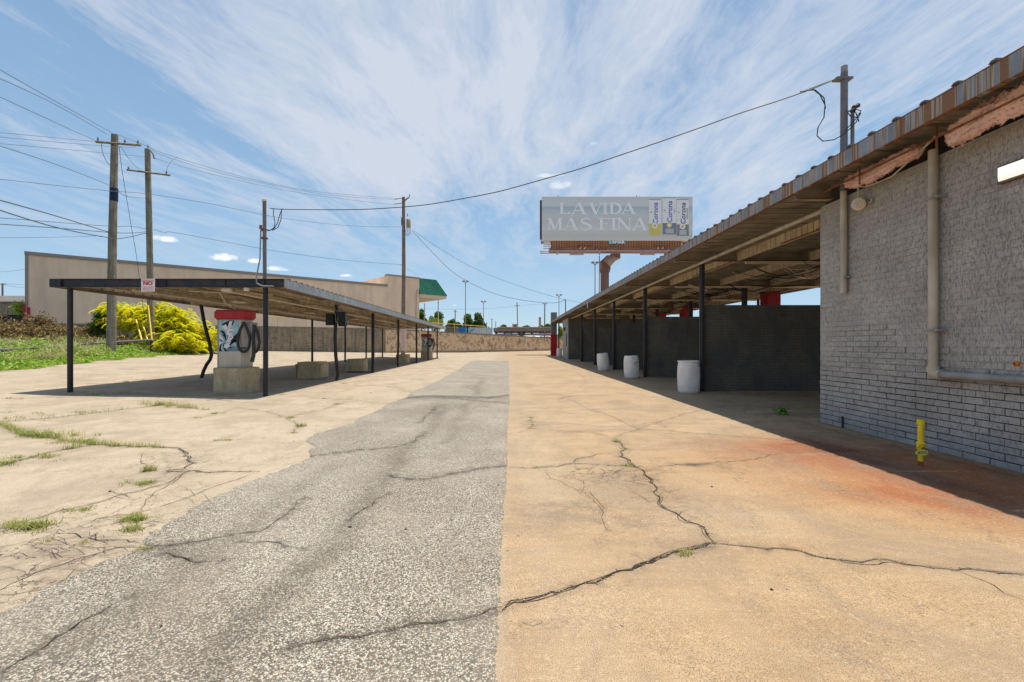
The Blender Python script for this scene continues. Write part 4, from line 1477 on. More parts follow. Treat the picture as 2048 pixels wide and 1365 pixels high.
wire([(-40, 117), (100, 197), (224, 266)], 14, 26, 0.011, 'uppermost wire reaching the top of the blue banded pole')
wire([(-40, 140), (100, 204), (214, 269)], 14, 26, 0.011, 'second wire down reaching the top of the blue banded pole')
wire([(-40, 176), (90, 236), (191, 282)], 14, 25.7, 0.011, 'third wire down, ending at the left tip of the upper cross arm')
wire([(-40, 262), (100, 275), (196, 284)], 18, 25.7, 0.009, 'shallow wire meeting the left tip of the upper cross arm')
wire([(-40, 271), (140, 287), (250, 295), (276, 291)], 18, 25.7, 0.009, 'shallow wire passing behind the blue banded pole below its cross arm')
wire([(-40, 284), (150, 301), (290, 314)], 18, 31, 0.009, 'shallow wire reaching the mossy topped pole just below its top')
wire([(-40, 280), (100, 325), (218, 371), (250, 392), (293, 397)], 14, 31, 0.012, 'sloping wire that ends just above the dark blue band')
wire([(-40, 354), (100, 370), (217, 382), (293, 388), (420, 408), (560, 436), (700, 452), (803, 454)], 18, 50, 0.012, 'long wire crossing both left poles at the height of the blue band')
wire([(-40, 390), (100, 429), (218, 465)], 14, 26, 0.022, 'thick black cable sloping down to the blue banded pole, the upper one')
wire([(-40, 408), (100, 452), (218, 476), (255, 475), (294, 466)], 14, 31, 0.022, 'thick black cable sloping down past the blue banded pole, the lower one')
wire([(-40, 433), (100, 444), (220, 453), (262, 453), (293, 459)], 18, 31, 0.013, 'level cable crossing between the thick sloping cables')
wire([(-40, 446), (120, 457), (230, 466), (285, 465), (298, 459)], 18, 31, 0.018, 'level cable just below the thick sloping cables')
wire([(-40, 476), (100, 475), (205, 472)], 18, 26, 0.008, 'thinnest level wire, lowest on the blue banded pole')
wire([(308, 459), (330, 466), (345, 465), (450, 484), (560, 504), (690, 521), (804, 530)], 31, 50, 0.016, 'sagging cable from the mossy topped pole to the transformer pole')
wire([(231, 268), (262, 280), (290, 291), (330, 308), (470, 350), (620, 382), (800, 398)], 26, 50, 0.012, 'uppermost of the long wires running right to the top of the transformer pole')
wire([(297, 298), (345, 318), (470, 354), (640, 388), (789, 400)], 31, 50, 0.012, 'second of the long wires running right to the top of the transformer pole')
wire([(309, 317), (400, 343), (560, 379), (700, 400), (788, 410)], 31, 50, 0.012, 'third of the long wires running right to the top of the transformer pole')
wire([(238, 292), (244, 340), (252, 390), (262, 450), (274, 520), (284, 600), (296, 676)], 25.9, 31.5, 0.013, 'guy wire stretched from the cross arm down to the yellow bush')
wire([(203, 287), (205, 305), (214, 325), (221, 330)], 25.7, 26, 0.014, 'short jumper wire looping left of the blue banded pole', name='jumper_wire')
wire([(241, 293), (258, 318), (272, 334), (283, 339)], 25.8, 30.7, 0.011, 'short jumper wire slanting between the two cross arms', name='jumper_wire')
wire([(331, 347), (336, 333), (346, 320), (356, 315)], 30.7, 33, 0.011, 'short jumper wire rising from the right tip of the low cross arm', name='jumper_wire')
wire([(824, 462), (860, 500), (900, 540), (940, 566), (990, 588), (1040, 600), (1090, 606), (1118, 605), (1131, 599)], 50, 49, 0.022, 'heavy sagging cable from the transformer pole down to the far wash roof')
wire([(826, 461), (880, 498), (950, 538), (1020, 566), (1080, 586), (1131, 600), (1170, 607)], 50, 60, 0.016, 'straighter cable from the transformer pole toward the hoarding')
wire([(800, 530), (820, 541), (838, 552)], 50, 74, 0.012, 'short wire from the transformer pole to the green awning')
for i, (a, b, lb) in enumerate((((272, 640), (284, 682), 'left'), ((284, 646), (296, 682), 'middle'), ((296, 610), (304, 682), 'right'))):
    o = MB().tube([P(*a, 30.8), P(*b, 30.0)], 0.05, 6).build('guy_guard', flat('yellow_plastic_guard', (0.75, 0.50, 0.02), 0.5) if i == 0 else bpy.data.materials['yellow_plastic_guard'])
    tag(o, {'left': 'leftmost yellow plastic guy guard in the yellow bush', 'middle': 'middle yellow plastic guy guard in the yellow bush', 'right': 'tallest yellow plastic guy guard in the yellow bush'}[lb], 'guy guard', 'yellow guy wire guards')

# ================================================================== SHRUBS ON THE BANK
def clump(n, cs, seed):
    g2 = np.random.default_rng(seed)
    out = []
    for (c_, r_) in cs:
        k_ = int(n * (r_[0] * r_[2]) / sum(q[1][0] * q[1][2] for q in cs))
        d_ = g2.normal(size=(k_, 3))
        d_ /= np.linalg.norm(d_, axis=1)[:, None]
        rr = g2.uniform(0.25, 1.0, k_) ** 0.6
        # lumpy outline
        lump_ = 1 + 0.38 * np.sin(d_[:, 0] * 5 + seed) * np.cos(d_[:, 2] * 6 + d_[:, 1] * 4)
        out.append(np.array(c_) + d_ * (rr * lump_)[:, None] * np.array(r_))
    return np.concatenate(out)


def shrub(name, label, cs, n, size, mat, seed, cat='shrub', group=None, aspect=0.5, base_z=None, stems=8, down=0.0, twig=None):
    c0 = cs[0][0]
    bz_ = gz(c0[0], c0[1]) if base_z is None else base_z
    o = thing(name, label, cat, (c0[0], c0[1], bz_), group)
    C = clump(n, cs, seed)
    C = C[C[:, 2] > bz_ - 0.2]
    leaves(C, size, mat, 'foliage', parent=o, aspect=aspect, seed=seed, down=down)
    mb = MB()
    r2 = random.Random(seed)
    for _ in range(stems):
        c_, r_ = r2.choice(cs)
        e = Vector(c_) + Vector((r2.uniform(-.8, .8) * r_[0], r2.uniform(-.5, .5) * r_[1], r2.uniform(0.2, 1.0) * r_[2]))
        s0 = Vector((c_[0] + r2.uniform(-.25, .25) * r_[0], c_[1], bz_ - 0.1))
        mid = s0.lerp(e, 0.5) + Vector((r2.uniform(-.15, .15), 0, 0.15))
        mb.tube([s0, mid, e], [0.028, 0.018, 0.007], 5)
    mb.build('stem', twig or m_bark, o)
    return o


def C3(ax, ay, Z, rx, ry, rz):
    p = P(ax, ay, Z)
    return ((p.x, p.y, p.z), (rx * Z / FPX, ry, rz * Z / FPX))


SG = 'dry brown shrubs on the bank'
shrub('dry_shrub', 'dry brown shrub at the left end of the bank, against the wall coping', [C3(20, 668, 31, 45, 1.6, 22), C3(-30, 660, 31, 40, 1.5, 26), C3(0, 690, 29, 60, 1.3, 14)], 7600, 0.19, l_brown, 31, group=SG)
shrub('dry_shrub', 'tallest russet shrub poking above the wall coping', [C3(78, 655, 34, 16, 1.2, 26), C3(62, 675, 33, 34, 1.4, 18), C3(95, 690, 30, 46, 1.2, 14)], 7200, 0.19, l_brown, 32, group=SG)
shrub('dry_shrub', 'rounded dark shrub behind the first canopy post', [C3(128, 672, 33, 32, 1.5, 20), C3(150, 690, 30, 40, 1.3, 15)], 6400, 0.19, l_brown, 33, group=SG)
shrub('dry_shrub', 'olive and brown shrub left of the blue banded pole', [C3(182, 676, 33, 30, 1.5, 22), C3(195, 692, 30, 34, 1.3, 14)], 6000, 0.19, l_brown, 34, group=SG)
shrub('dry_shrub', 'low tangled brown shrub at the foot of the yellow bush', [C3(250, 690, 31, 34, 1.3, 16), C3(285, 695, 32, 26, 1.0, 12)], 4800, 0.19, l_brown, 35, group=SG)
shrub('green_shrub', 'dark green shrub hugging the left side of the blue banded pole', [C3(208, 640, 33, 11, 0.8, 22), C3(203, 655, 33, 14, 1.0, 14)], 2600, 0.19, l_tree, 36)
shrub('climbing_bush', 'bright green bush beside the taller maroon bollard', [C3(42, 618, 47, 8, 1.0, 15)], 900, 0.2, l_green, 37, base_z=3.2)


# yellow sumac: fronds of paired leaflets arching out of each crown
def sumac():
    o = thing('sumac_bush', 'large bright yellow and lime bush with feathery drooping leaves', 'bush', P(325, 700, 34))
    g2 = np.random.default_rng(77)
    cs = [C3(262, 640, 33, 34, 1.5, 22), C3(300, 640, 33, 36, 1.6, 26), C3(335, 650, 33, 40, 1.7, 34), C3(372, 660, 34, 38, 1.6, 26), C3(405, 672, 35, 34, 1.4, 20), C3(300, 684, 32, 22, 1.2, 12), C3(352, 680, 31.5, 26, 1.2, 18), C3(385, 690, 32.5, 20, 1.0, 12), C3(415, 690, 36, 26, 1.2, 14), C3(318, 622, 33, 14, 1.0, 14), C3(352, 628, 33, 16, 1.0, 12), C3(245, 618, 33, 18, 1.0, 14)]
    tw = random.Random(5)
    cs = cs + [((c_[0] + tw.uniform(-1.3, 1.3) * r_[0], c_[1] + tw.uniform(-0.8, 0.3), c_[2] + tw.uniform(-0.3, 1.15) * r_[2]), tuple(q * tw.uniform(0.25, 0.5) for q in r_)) for c_, r_ in cs for _k in range(3)]
    C = clump(2100, cs, 78)
    C = np.concatenate([C, clump(800, [(c_, tuple(1.35 * q for q in r_)) for c_, r_ in cs], 79)])
    Vs = []
    for c_ in C:
        an = g2.uniform(0, 2 * np.pi)
        ld = np.array([np.cos(an), np.sin(an), 0.35])
        L = g2.uniform(0.35, 0.65)
        side = np.array([-np.sin(an), np.cos(an), 0])
        for k_ in range(8):
            t = (k_ + 1) / 8
            mp = c_ + ld * L * t + np.array([0, 0, -0.75 * L * t * t])
            ll = 0.17 * (1 - 0.45 * abs(t - 0.5))
            for sg in (-1, 1):
                tip = mp + side * sg * ll + ld * 0.05 + np.array([0, 0, -0.08])
                wv = ld / np.linalg.norm(ld) * 0.04
                md = (mp + tip) / 2
                Vs += [mp, md + wv, tip, md - wv]
    V_ = np.array(Vs)
    F_ = np.arange(len(V_)).reshape(-1, 4)
    np_mesh('foliage', V_, F_, l_yellow, parent=o, org=tuple(ORG[o.name]))
    mb = MB()
    for _ in range(26):
        c_, r_ = rnd.choice(cs)
        e = Vector(c_) + Vector((rnd.uniform(-.8, .8) * r_[0], rnd.uniform(-.5, .5), rnd.uniform(0, 0.8) * r_[2]))
        s0 = Vector((c_[0] * 0.6 + P(320, 0, 34).x * 0.4, 33.5, gz(c_[0], 33.5) - 0.1))
        mb.tube([s0, s0.lerp(e, 0.5) + Vector((0, 0, 0.3)), e], [0.04, 0.028, 0.01], 5)
    mb.build('stem', m_bark, o)
    return o


sumac()
# ================================================================== LEFT VACUUM CANOPY
LX0, LX1 = -11.42, -5.53          # roof edges
LY0, LY1 = 11.52, 44.6
can = thing('vacuum_canopy', 'long low steel canopy with black posts over the vacuum island', 'canopy', ((LX0 + LX1) / 2, LY0, 0))
ZB, ZT = 2.77, 2.985
# front beam: a channel with flanges
mb = MB()
mb.box(LX0 + 0.02, LX1 - 0.02, LY0, LY0 + 0.02, ZB + 0.012, ZT - 0.012)
mb.box(LX0, LX1, LY0 - 0.045, LY0 + 0.03, ZT - 0.012, ZT)
mb.box(LX0, LX1, LY0 - 0.045, LY0 + 0.03, ZB, ZB + 0.012)
for x in (LX0 + 0.28, LX0 + 2.9, LX0 + 4.4, LX1 - 0.5):
    mb.box(x, x + 0.012, LY0 - 0.035, LY0, ZB + 0.012, ZT - 0.012)
mb.build('front_beam', m_beam, can)
MB().box(LX0, LX0 + 0.28, LY0 - 0.055, LY0 - 0.048, ZB + 0.01, ZT - 0.01).build('end_plate', m_black, can)


def deck_panel(y0, nrib, x0, x1, z, T, mat, parent, pitch=0.37, h=0.055, lap=0.0):
    """ribbed roofing sheet: trapezoid ribs run across the roof"""
    prof = []
    for i in range(nrib):
        b = y0 + i * pitch
        prof += [(b + 0.004, 0), (b + 0.10, 0), (b + 0.115, 0.012), (b + 0.13, 0), (b + 0.21, 0), (b + 0.225, 0.012), (b + 0.24, 0), (b + 0.285, 0), (b + 0.30, h), (b + 0.352, h), (b + 0.368, 0)]
    mb = MB(T)
    n = len(prof)
    vs = [(x0, y, z + q) for y, q in prof] + [(x1, y, z + q) for y, q in prof] + [(x0, y, z + q + 0.006) for y, q in prof] + [(x1, y, z + q + 0.006) for y, q in prof]
    fs = [(i, i + 1, n + i + 1, n + i) for i in range(n - 1)]
    fs += [(2 * n + i, 3 * n + i, 3 * n + i + 1, 2 * n + i + 1) for i in range(n - 1)]
    fs += [(i, 2 * n + i, 2 * n + i + 1, i + 1) for i in range(n - 1)] + [(n + i, n + i + 1, 3 * n + i + 1, 3 * n + i) for i in range(n - 1)]
    mb.add(vs, fs)
    ob_ = mb.build('roof_panel', mat, parent)
    return ob_


m_deckl = weathered('rust_topped_roof_deck', (0.19, 0.165, 0.125), (0.33, 0.29, 0.22), 2.2, 0.75, 0.3, 50, (0.20, 0.085, 0.04), 0.5, (1.2, 5, 1))
k = 0
y = LY0 + 0.03
while y < LY1 - 0.5:
    nr = min(3, int((LY1 - y) / 0.37))
    if nr < 1:
        break
    deck_panel(y, nr, LX0 + 0.03, LX1 - 0.0 - 0.012, ZT - 0.012, None, m_deckl, can)
    y += nr * 0.37
# side gutters in lengths
yy0 = LY0 + 0.02
gl = (LY1 - yy0) / 7
for i in range(7):
    a, b = yy0 + i * gl + 0.006, yy0 + (i + 1) * gl - 0.006
    o_ = 0.004 * (i % 2)
    mb = MB()
    mb.box(LX1 - 0.01 + o_, LX1 + o_, a, b, ZB + 0.0, ZT)
    mb.box(LX1 - 0.07 + o_, LX1 - 0.01 + o_, a, b, ZB, ZB + 0.008)
    mb.build('side_fascia', m_grayf, can)
MB().box(LX0, LX0 + 0.012, yy0, LY1, ZB, ZT - 0.004).build('side_fascia', m_deckl, can)
# posts
RY = [11.64, 16.6, 21.2, 26.3, 31.8, 36.7, 41.7]
rpx = [(530, 793, 532, 572, 9), (676, 762, 676, 610, 8), (754, 746, 753, 629, 9), (803, 735, 803, 642, 7), (836, 727, 836, 648, 7), (860, 722, 860, 654, 6), (881, 718, 881, 658, 5)]
bend = {1: [(0, 0), (0.05, 0.25), (-0.035, 0.9), (-0.06, 1.6), (0, 2.77)], 3: [(0, 0), (-0.04, 0.3), (0, 1.2), (0, 2.77)]}
for i, y in enumerate(RY):
    c = G(*rpx[i][:2])
    x = -6.06 + 0.012 * i
    prof = bend.get(i, [(0, 0), (0, 2.77)])
    MB().tube([(x + dx_, y, gz(x, y) + dz_ * (ZB - gz(x, y)) / 2.77) for dx_, dz_ in prof], 0.062 if i != 2 else 0.075, 10).build('post', m_black, can, smooth=True)
for i, y in enumerate(RY):
    x = -11.0 if i else -11.06
    g0 = gz(x, y)
    if i == 1:
        pr = [(x + 0.02, y, g0), (x + 0.09, y, g0 + 0.25), (x + 0.20, y, g0 + 0.48), (x + 0.33, y, g0 + 0.66), (x + 0.38, y, g0 + 0.82), (x + 0.36, y, g0 + 1.0), (x + 0.31, y, g0 + 1.25), (x + 0.12, y, g0 + 2.0), (x, y, ZB)]
    else:
        pr = [(x, y, g0), (x, y, ZB)]
    MB().tube(pr, 0.06, 10).build('post', m_black, can, smooth=True)
# cross beams, deep purlins between them, thin stringers
for i, y in enumerate(RY[1:]):
    mb = MB()
    mb.box(LX0 + 0.05, LX1 - 0.08, y - 0.006, y + 0.006, ZB, ZT - 0.05)
    mb.box(LX0 + 0.05, LX1 - 0.08, y - 0.05, y + 0.05, ZB - 0.012, ZB)
    mb.build('cross_beam', m_rusty, can)
for j, x in enumerate((-10.2, -8.95, -7.7, -6.65)):
    for i in range(6):
        a, b = RY[i] + 0.05, RY[i + 1] - 0.05
        mb = MB()
        mb.box(x - 0.003, x + 0.003, a, b, ZB + 0.02, ZT - 0.04)
        mb.box(x - 0.003, x + 0.05, a, b, ZB + 0.012, ZB + 0.02)
        n_ = int((b - a) / 0.16)
        for q in range(n_):
            yy_ = a + 0.08 + q * 0.16
            mb.box(x + 0.003, x + 0.012, yy_ - 0.02, yy_ + 0.02, ZB + 0.03, ZT - 0.05)
        mb.build('purlin', m_rusty, can)
MB().tube([(-7.3, LY0 + 0.3, ZB - 0.03), (-7.3, LY1 - 1, ZB - 0.03)], 0.03, 6).build('conduit', m_tube, can)
MB().tube([(-9.6, LY0 + 0.3, ZB - 0.03), (-9.6, LY1 - 1, ZB - 0.03)], 0.03, 6).build('conduit', m_tube, can)
# lamps under the roof
lampm = flat('cream_lamp_shade', (0.62, 0.52, 0.36), 0.5)
for i, (y, x) in enumerate(((13.9, -8.05), (18.6, -7.9), (23.4, -7.6), (28.5, -7.4), (34, -7.4))):
    lm = MB().lathe((x, y, ZB - 0.18), [(0.0, 0.02), (0.2, 0.0), (0.21, 0.03), (0.12, 0.11), (0.05, 0.14), (0.04, 0.2)], 18).build('lamp', lampm, can, smooth=True)
mb = MB()
mb.tube([(-8.1, 11.75, ZB + 0.09), (-7.45, 12.3, ZB + 0.02)], 0.012, 5)
mb.tube([(-8.5, 12.3, ZB - 0.0), (-6.6, 13.1, ZB - 0.02)], 0.014, 5)
mb.tube([(-7.72, 12.4, ZB - 0.02), (-7.6, 12.5, 2.45), (-7.36, 12.55, 2.28)], 0.012, 5)
mb.build('loose_conduit', m_tube, can)
MB().box(-7.25, -7.05, 11.75, 11.85, ZB - 0.07, ZB).build('junction_box', m_white, can)
MB().box(-6.6, -6.5, 11.6, 11.7, ZB - 0.07, ZB).build('junction_box', m_white, can)
# breaker boxes on the second post
eb = thing('breaker_box', 'pair of black breaker boxes on the second right hand canopy post', 'electrical box', (-6.05, 16.5, 2.0))
MB().box(-6.38, -6.13, 16.40, 16.60, 2.02, 2.44, 0.01).build('box', m_black, eb)
MB().box(-5.92, -5.66, 16.38, 16.60, 1.98, 2.50, 0.01).build('box', m_black, eb)
mb = MB()
for dx_ in (-0.03, 0.06, 0.13):
    mb.tube([(-6.05 + dx_, 16.45, 2.75), (-6.0 + dx_ * 1.6, 16.42, 2.6), (-5.93 + dx_, 16.42, 2.5)], 0.015, 5)
mb.tube([(-6.02, 16.36, 2.45), (-5.99, 16.34, 2.15), (-5.90, 16.35, 2.05)], 0.012, 5)
mb.build('cable', m_grayf, eb)
for (x, y, l) in ((-5.98, 21.2, 1.25), (-5.95, 31.8, 1.3)):
    o = MB().tube([(x, y - 0.1, 0.5), (x - 0.02, y - 0.1, 0.14), (x - 0.12, y - 0.1, 0.05), (x - l, y - 0.1, 0.045)], 0.025, 6).build('floor_conduit', m_black)
    tag(o, 'black conduit along the slab from the %s canopy post to a concrete block' % ('thick third' if y < 25 else 'fifth'), 'conduit', 'floor conduits under the canopy')

# NO sign
sg = thing('warning_sign', 'small white and red NO sign on the front beam of the canopy', 'sign', (P(296, 583, 11.45).x, 11.44, P(0, 583, 11.44).z))
s0, s1 = P(283, 583.5, 11.44), P(310, 558, 11.44)
MB().box(s0.x, s1.x, 11.43, 11.44, s0.z, s1.z).build('panel', m_white, sg)
w_, h_ = s1.x - s0.x, s1.z - s0.z


def text_mesh(txt, size, depth, mat, parent, fn, name='lettering', shear=0.0, bold=0.0, sp=1.0):
    """letters as flat shapes; fn maps (x, y, z of the letter) into the world"""
    cu = bpy.data.curves.new('t', 'FONT')
    cu.body = txt
    cu.size = size
    cu.extrude = depth
    cu.shear = shear
    cu.offset = bold
    cu.space_character = sp
    cu.align_x = 'CENTER'
    cu.align_y = 'CENTER'
    cu.resolution_u = 3
    ob = bpy.data.objects.new('t', cu)
    COL.objects.link(ob)
    dg = bpy.context.evaluated_depsgraph_get()
    dg.update()
    me = bpy.data.meshes.new_from_object(ob.evaluated_get(dg))
    mb = MB()
    mb.add([fn(v.co.x, v.co.y, v.co.z) for v in me.vertices], [tuple(p.vertices) for p in me.polygons])
    bpy.data.objects.remove(ob)
    return mb.build(name, mat, parent)


cx, cz = (s0.x + s1.x) / 2, (s0.z + s1.z) / 2
text_mesh('NO', 0.13, 0.001, m_sred, sg, lambda x, y, z: Vector((cx + x * 1.15, 11.427 - z, cz + 0.04 + y)), bold=0.006)
mb = MB()
mb.box(s0.x + 0.02, s1.x - 0.02, 11.427, 11.4295, s1.z - 0.075, s1.z - 0.02)
for q in range(5):
    mb.box(s0.x + 0.03 + 0.01 * (q % 2), s1.x - 0.03, 11.427, 11.4295, cz - 0.05 - q * 0.022, cz - 0.038 - q * 0.022)
mb.build('small_print', m_pink, sg)

# conduit and service mast on the front post
ml = thing('service_mast', 'slim grey steel service mast rising above the vacuum canopy', 'mast', (-6.08, 11.62, 3.0))
MB().tube([(-6.07, 11.62, 3.0), (-6.08, 11.62, 4.98)], 0.046, 10).build('pipe', m_mast, ml)
MB().tube([(-6.08, 11.62, 4.98), (-6.08, 11.62, 5.02)], 0.058, 10).build('cap', m_tube, ml)
MB().tube([(-6.12, 11.60, 4.22), (-6.16, 11.58, 4.30), (-6.14, 11.57, 4.36)], 0.035, 8).build('weatherhead', m_rust, ml)
MB().box(-6.16, -6.02, 11.55, 11.69, 4.02, 4.06).build('clamp', m_rust, ml)
MB().tube([(-6.14, 11.56, 4.25), (-6.13, 11.5, 3.5), (-6.19, 11.44, 3.0), (-6.18, 11.44, 2.86), (-6.05, 11.44, 2.80), (-5.75, 11.44, 2.79)], 0.018, 6).build('conduit', m_grayf, ml)

# ================================================================== PLINTHS AND VACUUMS
PG = 'concrete plinths in a row under the canopy'


def plinth(x, y, w_, dth, h, ch, label, rot=0.0, round_=0.04, seed=0):
    """chamfered cast block with slightly worn edges"""
    r2 = random.Random(seed)
    z0 = gz(x, y)
    bm = bmesh.new()
    pts = [(-w_ / 2 + ch, -dth / 2), (w_ / 2 - ch, -dth / 2), (w_ / 2, -dth / 2 + ch), (w_ / 2, dth / 2 - ch), (w_ / 2 - ch, dth / 2), (-w_ / 2 + ch, dth / 2), (-w_ / 2, dth / 2 - ch), (-w_ / 2, -dth / 2 + ch)]
    bot = [bm.verts.new((a, b, -0.03)) for a, b in pts]
    top = [bm.verts.new((a * 0.985, b * 0.985, h)) for a, b in pts]
    bm.faces.new(bot[::-1])
    bm.faces.new(top)
    for i in range(8):
        bm.faces.new((bot[i], bot[(i + 1) % 8], top[(i + 1) % 8], top[i]))
    bmesh.ops.bevel(bm, geom=list(bm.edges), offset=round_, segments=2, affect='EDGES')
    bmesh.ops.subdivide_edges(bm, edges=list(bm.edges), cuts=2, use_grid_fill=True)
    for v in bm.verts:
        v.co += Vector([mnoise.noise(v.co * 6 + Vector((seed * 3.1, k_ * 7, 0))) * 0.012 for k_ in range(3)])
    bm.verts.index_update()
    cr, sr = math.cos(rot), math.sin(rot)
    mb = MB()
    mb.add([(x + v.co.x * cr - v.co.y * sr, y + v.co.x * sr + v.co.y * cr, z0 + v.co.z) for v in bm.verts], [[v.index for v in f.verts] for f in bm.faces])
    bm.free()
    o = mb.build('concrete_plinth', m_plinth, smooth=True)
    tag(o, label, 'plinth', PG)
    return o


def vacuum(x, y, label):
    z0 = gz(x, y) + 0.655
    o = thing('vacuum_station', label, 'car wash vacuum', (x, y, z0), 'coin vacuum stations under the canopy')
    W, D, Hh = 0.80, 0.30, 1.32
    ch = 0.13
    ring = lambda sx, sy, z, c_=ch: [(x - sx / 2, y - sy / 2, z), (x + sx / 2 - c_, y - sy / 2, z), (x + sx / 2, y - sy / 2 + c_, z), (x + sx / 2, y + sy / 2, z), (x - sx / 2, y + sy / 2, z)]
    mb = MB()
    mb.prism(ring(W, D, z0), ring(W, D, z0 + Hh))
    mb.build('cabinet', m_steel, o)
    mb = MB()
    mb.box(x - W / 2 + 0.0, x - W / 2 + 0.03, y - D / 2 - 0.008, y - D / 2 - 0.001, z0 + 0.02, z0 + Hh - 0.01)
    mb.box(x + W / 2 - ch - 0.03, x + W / 2 - ch - 0.005, y - D / 2 - 0.008, y - D / 2 - 0.001, z0 + 0.02, z0 + Hh - 0.01)
    mb.box(x - W / 2, x + W / 2 - ch, y - D / 2 - 0.012, y - D / 2 - 0.001, z0, z0 + 0.03)
    mb.build('door_trim', m_steeld, o)
    capz = z0 + Hh
    bm = bmesh.new()
    rr = ring(W + 0.14, D + 0.14, 0, 0.16)
    vb = [bm.verts.new((a, b, capz - 0.01)) for a, b, _ in rr]
    vt = [bm.verts.new((a, b, capz + 0.26)) for a, b, _ in rr]
    bm.faces.new(vb[::-1])
    bm.faces.new(vt)
    for i in range(5):
        bm.faces.new((vb[i], vb[(i + 1) % 5], vt[(i + 1) % 5], vt[i]))
    bmesh.ops.bevel(bm, geom=list(bm.edges), offset=0.045, segments=3, affect='EDGES')
    bm.verts.index_update()
    mb = MB()
    mb.add([v.co.copy() for v in bm.verts], [[v.index for v in f.verts] for f in bm.faces])
    bm.free()
    mb.build('red_cap', m_red, o, smooth=True)
    # printed art panel: abstract folded shapes over a swirl
    yp = y - D / 2 - 0.010
    ax0, ax1 = x - W / 2 + 0.055, x + W / 2 - ch - 0.09
    az0, az1 = z0 + Hh - 0.87, z0 + Hh - 0.03
    A = lambda u_, v_, k_=0: (ax0 + (ax1 - ax0) * u_, yp - 0.002 * k_, az0 + (az1 - az0) * v_)
    pan = MB().box(ax0, ax1, yp, yp + 0.008, az0, az1).build('art_panel', art_cyan, o)
    mb = MB()
    for i in range(9):                       # black swirl blades from a hub at lower left
        a0 = math.radians(20 + i * 38)
        pts = []
        for k_ in range(6):
            r_ = 0.06 + 0.11 * k_
            aa = a0 + 0.16 * k_
            pts.append((0.25 + r_ * math.cos(aa), 0.30 + 0.62 * r_ * math.sin(aa)))
        for k_ in range(5):
            (u0, v0), (u1, v1) = pts[k_], pts[k_ + 1]
            wv = 0.028 + 0.022 * k_
            q = [(u0 - wv * 0.6, v0), (u0 + wv * 0.6, v0 + 0.01), (u1 + wv * 0.8, v1 + 0.01), (u1 - wv * 0.8, v1)]
            q = [(min(1, max(0, a_)), min(1, max(0, b_))) for a_, b_ in q]
            mb.add([A(a_, b_, 1) for a_, b_ in q], [(0, 1, 2, 3)])
    for q in ([(0.45, 0.12), (1, 0.42), (1, 0.62), (0.62, 0.42)], [(0.12, 0.88), (0.5, 1), (0.78, 1), (0.7, 0.84), (0.3, 0.8)], [(0.0, 0.62), (0.12, 0.56), (0.42, 0.34), (0.3, 0.5)], [(0.8, 0.28), (1, 0.32), (1, 0.5), (0.7, 0.2)]):
        mb.add([A(a_, b_, 1) for a_, b_ in q], [tuple(range(len(q)))])
    for i in range(7):
        v_ = 0.015 + i * 0.022
        mb.add([A(0.45 - 0.02 * i, v_, 1), A(1, v_, 1), A(1, v_ + 0.009, 1), A(0.45 - 0.02 * i, v_ + 0.009, 1)], [(0, 1, 2, 3)])
    mb.build('print_black', m_ink, pan)
    mb = MB()
    for q in ([(0.14, 0.80), (0.34, 0.88), (0.46, 0.74), (0.34, 0.66)], [(0.46, 0.80), (0.52, 0.97), (0.70, 0.98), (0.64, 0.86), (0.56, 0.72)], [(0.36, 0.60), (0.46, 0.74), (0.70, 0.72), (0.76, 0.62), (0.66, 0.54), (0.44, 0.52)],
              [(0.44, 0.40), (0.50, 0.53), (0.70, 0.53), (0.74, 0.44), (0.60, 0.36)], [(0.34, 0.26), (0.44, 0.40), (0.62, 0.36), (0.56, 0.24)], [(0.22, 0.12), (0.30, 0.24), (0.52, 0.24), (0.56, 0.16), (0.40, 0.10)],
              [(0.0, 0.44), (0.02, 0.6), (0.26, 0.36), (0.25, 0.32)], [(0.0, 0.22), (0.0, 0.3), (0.22, 0.30), (0.2, 0.27)]):
        mb.add([A(a_, b_, 2) for a_, b_ in q], [tuple(range(len(q)))])
    mb.build('print_pale', art_pale, pan)
    mb = MB()
    for q in ([(0.46, 0.60), (0.60, 0.66), (0.74, 0.63), (0.72, 0.60), (0.58, 0.61)], [(0.48, 0.44), (0.6, 0.48), (0.72, 0.46), (0.6, 0.45)], [(0.36, 0.29), (0.48, 0.31), (0.58, 0.29), (0.48, 0.28)]):
        mb.add([A(a_, b_, 3) for a_, b_ in q], [tuple(range(len(q)))])
    mb.build('print_shade', art_shade, pan)
    # hose brackets, coin box, hoses hanging in loops from the right side
    xr = x + W / 2
    MB().box(xr + 0.001, xr + 0.17, y - 0.10, y + 0.08, z0 + 1.15, z0 + 1.24).build('hose_bracket', m_steeld, o)
    MB().box(xr + 0.02, xr + 0.15, y - 0.16, y - 0.02, z0 + 0.75, z0 + 1.22, 0.01).build('coin_box', m_steeld, o)
    yh = y - D / 2 + 0.02

    def loop(cx_, cz_, rx_, rz_, yy_, r_=0.028, a0=-0.45, a1=2 * math.pi - 0.9):
        pts = []
        for i in range(33):
            a = math.radians(90) + 0.25 + (2 * math.pi - 0.5) * i / 32
            pinch = 1 - 0.45 * max(0, math.sin(a)) ** 2
            pts.append((cx_ + rx_ * math.cos(a) * pinch, yy_ - 0.05 * math.sin(a * 2), cz_ + rz_ * math.sin(a)))
        return MB().tube(pts, r_, 10)
    loop(xr - 0.055, z0 + 0.84, 0.155, 0.40, yh - 0.07, 0.036).build('hose', m_hose, o, smooth=True)
    MB().tube([(xr + 0.19, yh, z0 + 1.16), (xr + 0.30, yh - 0.02, z0 + 0.95), (xr + 0.345, yh - 0.02, z0 + 0.70), (xr + 0.30, yh, z0 + 0.50), (xr + 0.21, yh, z0 + 0.42)], 0.042, 10).build('hose', m_hose, o, smooth=True)
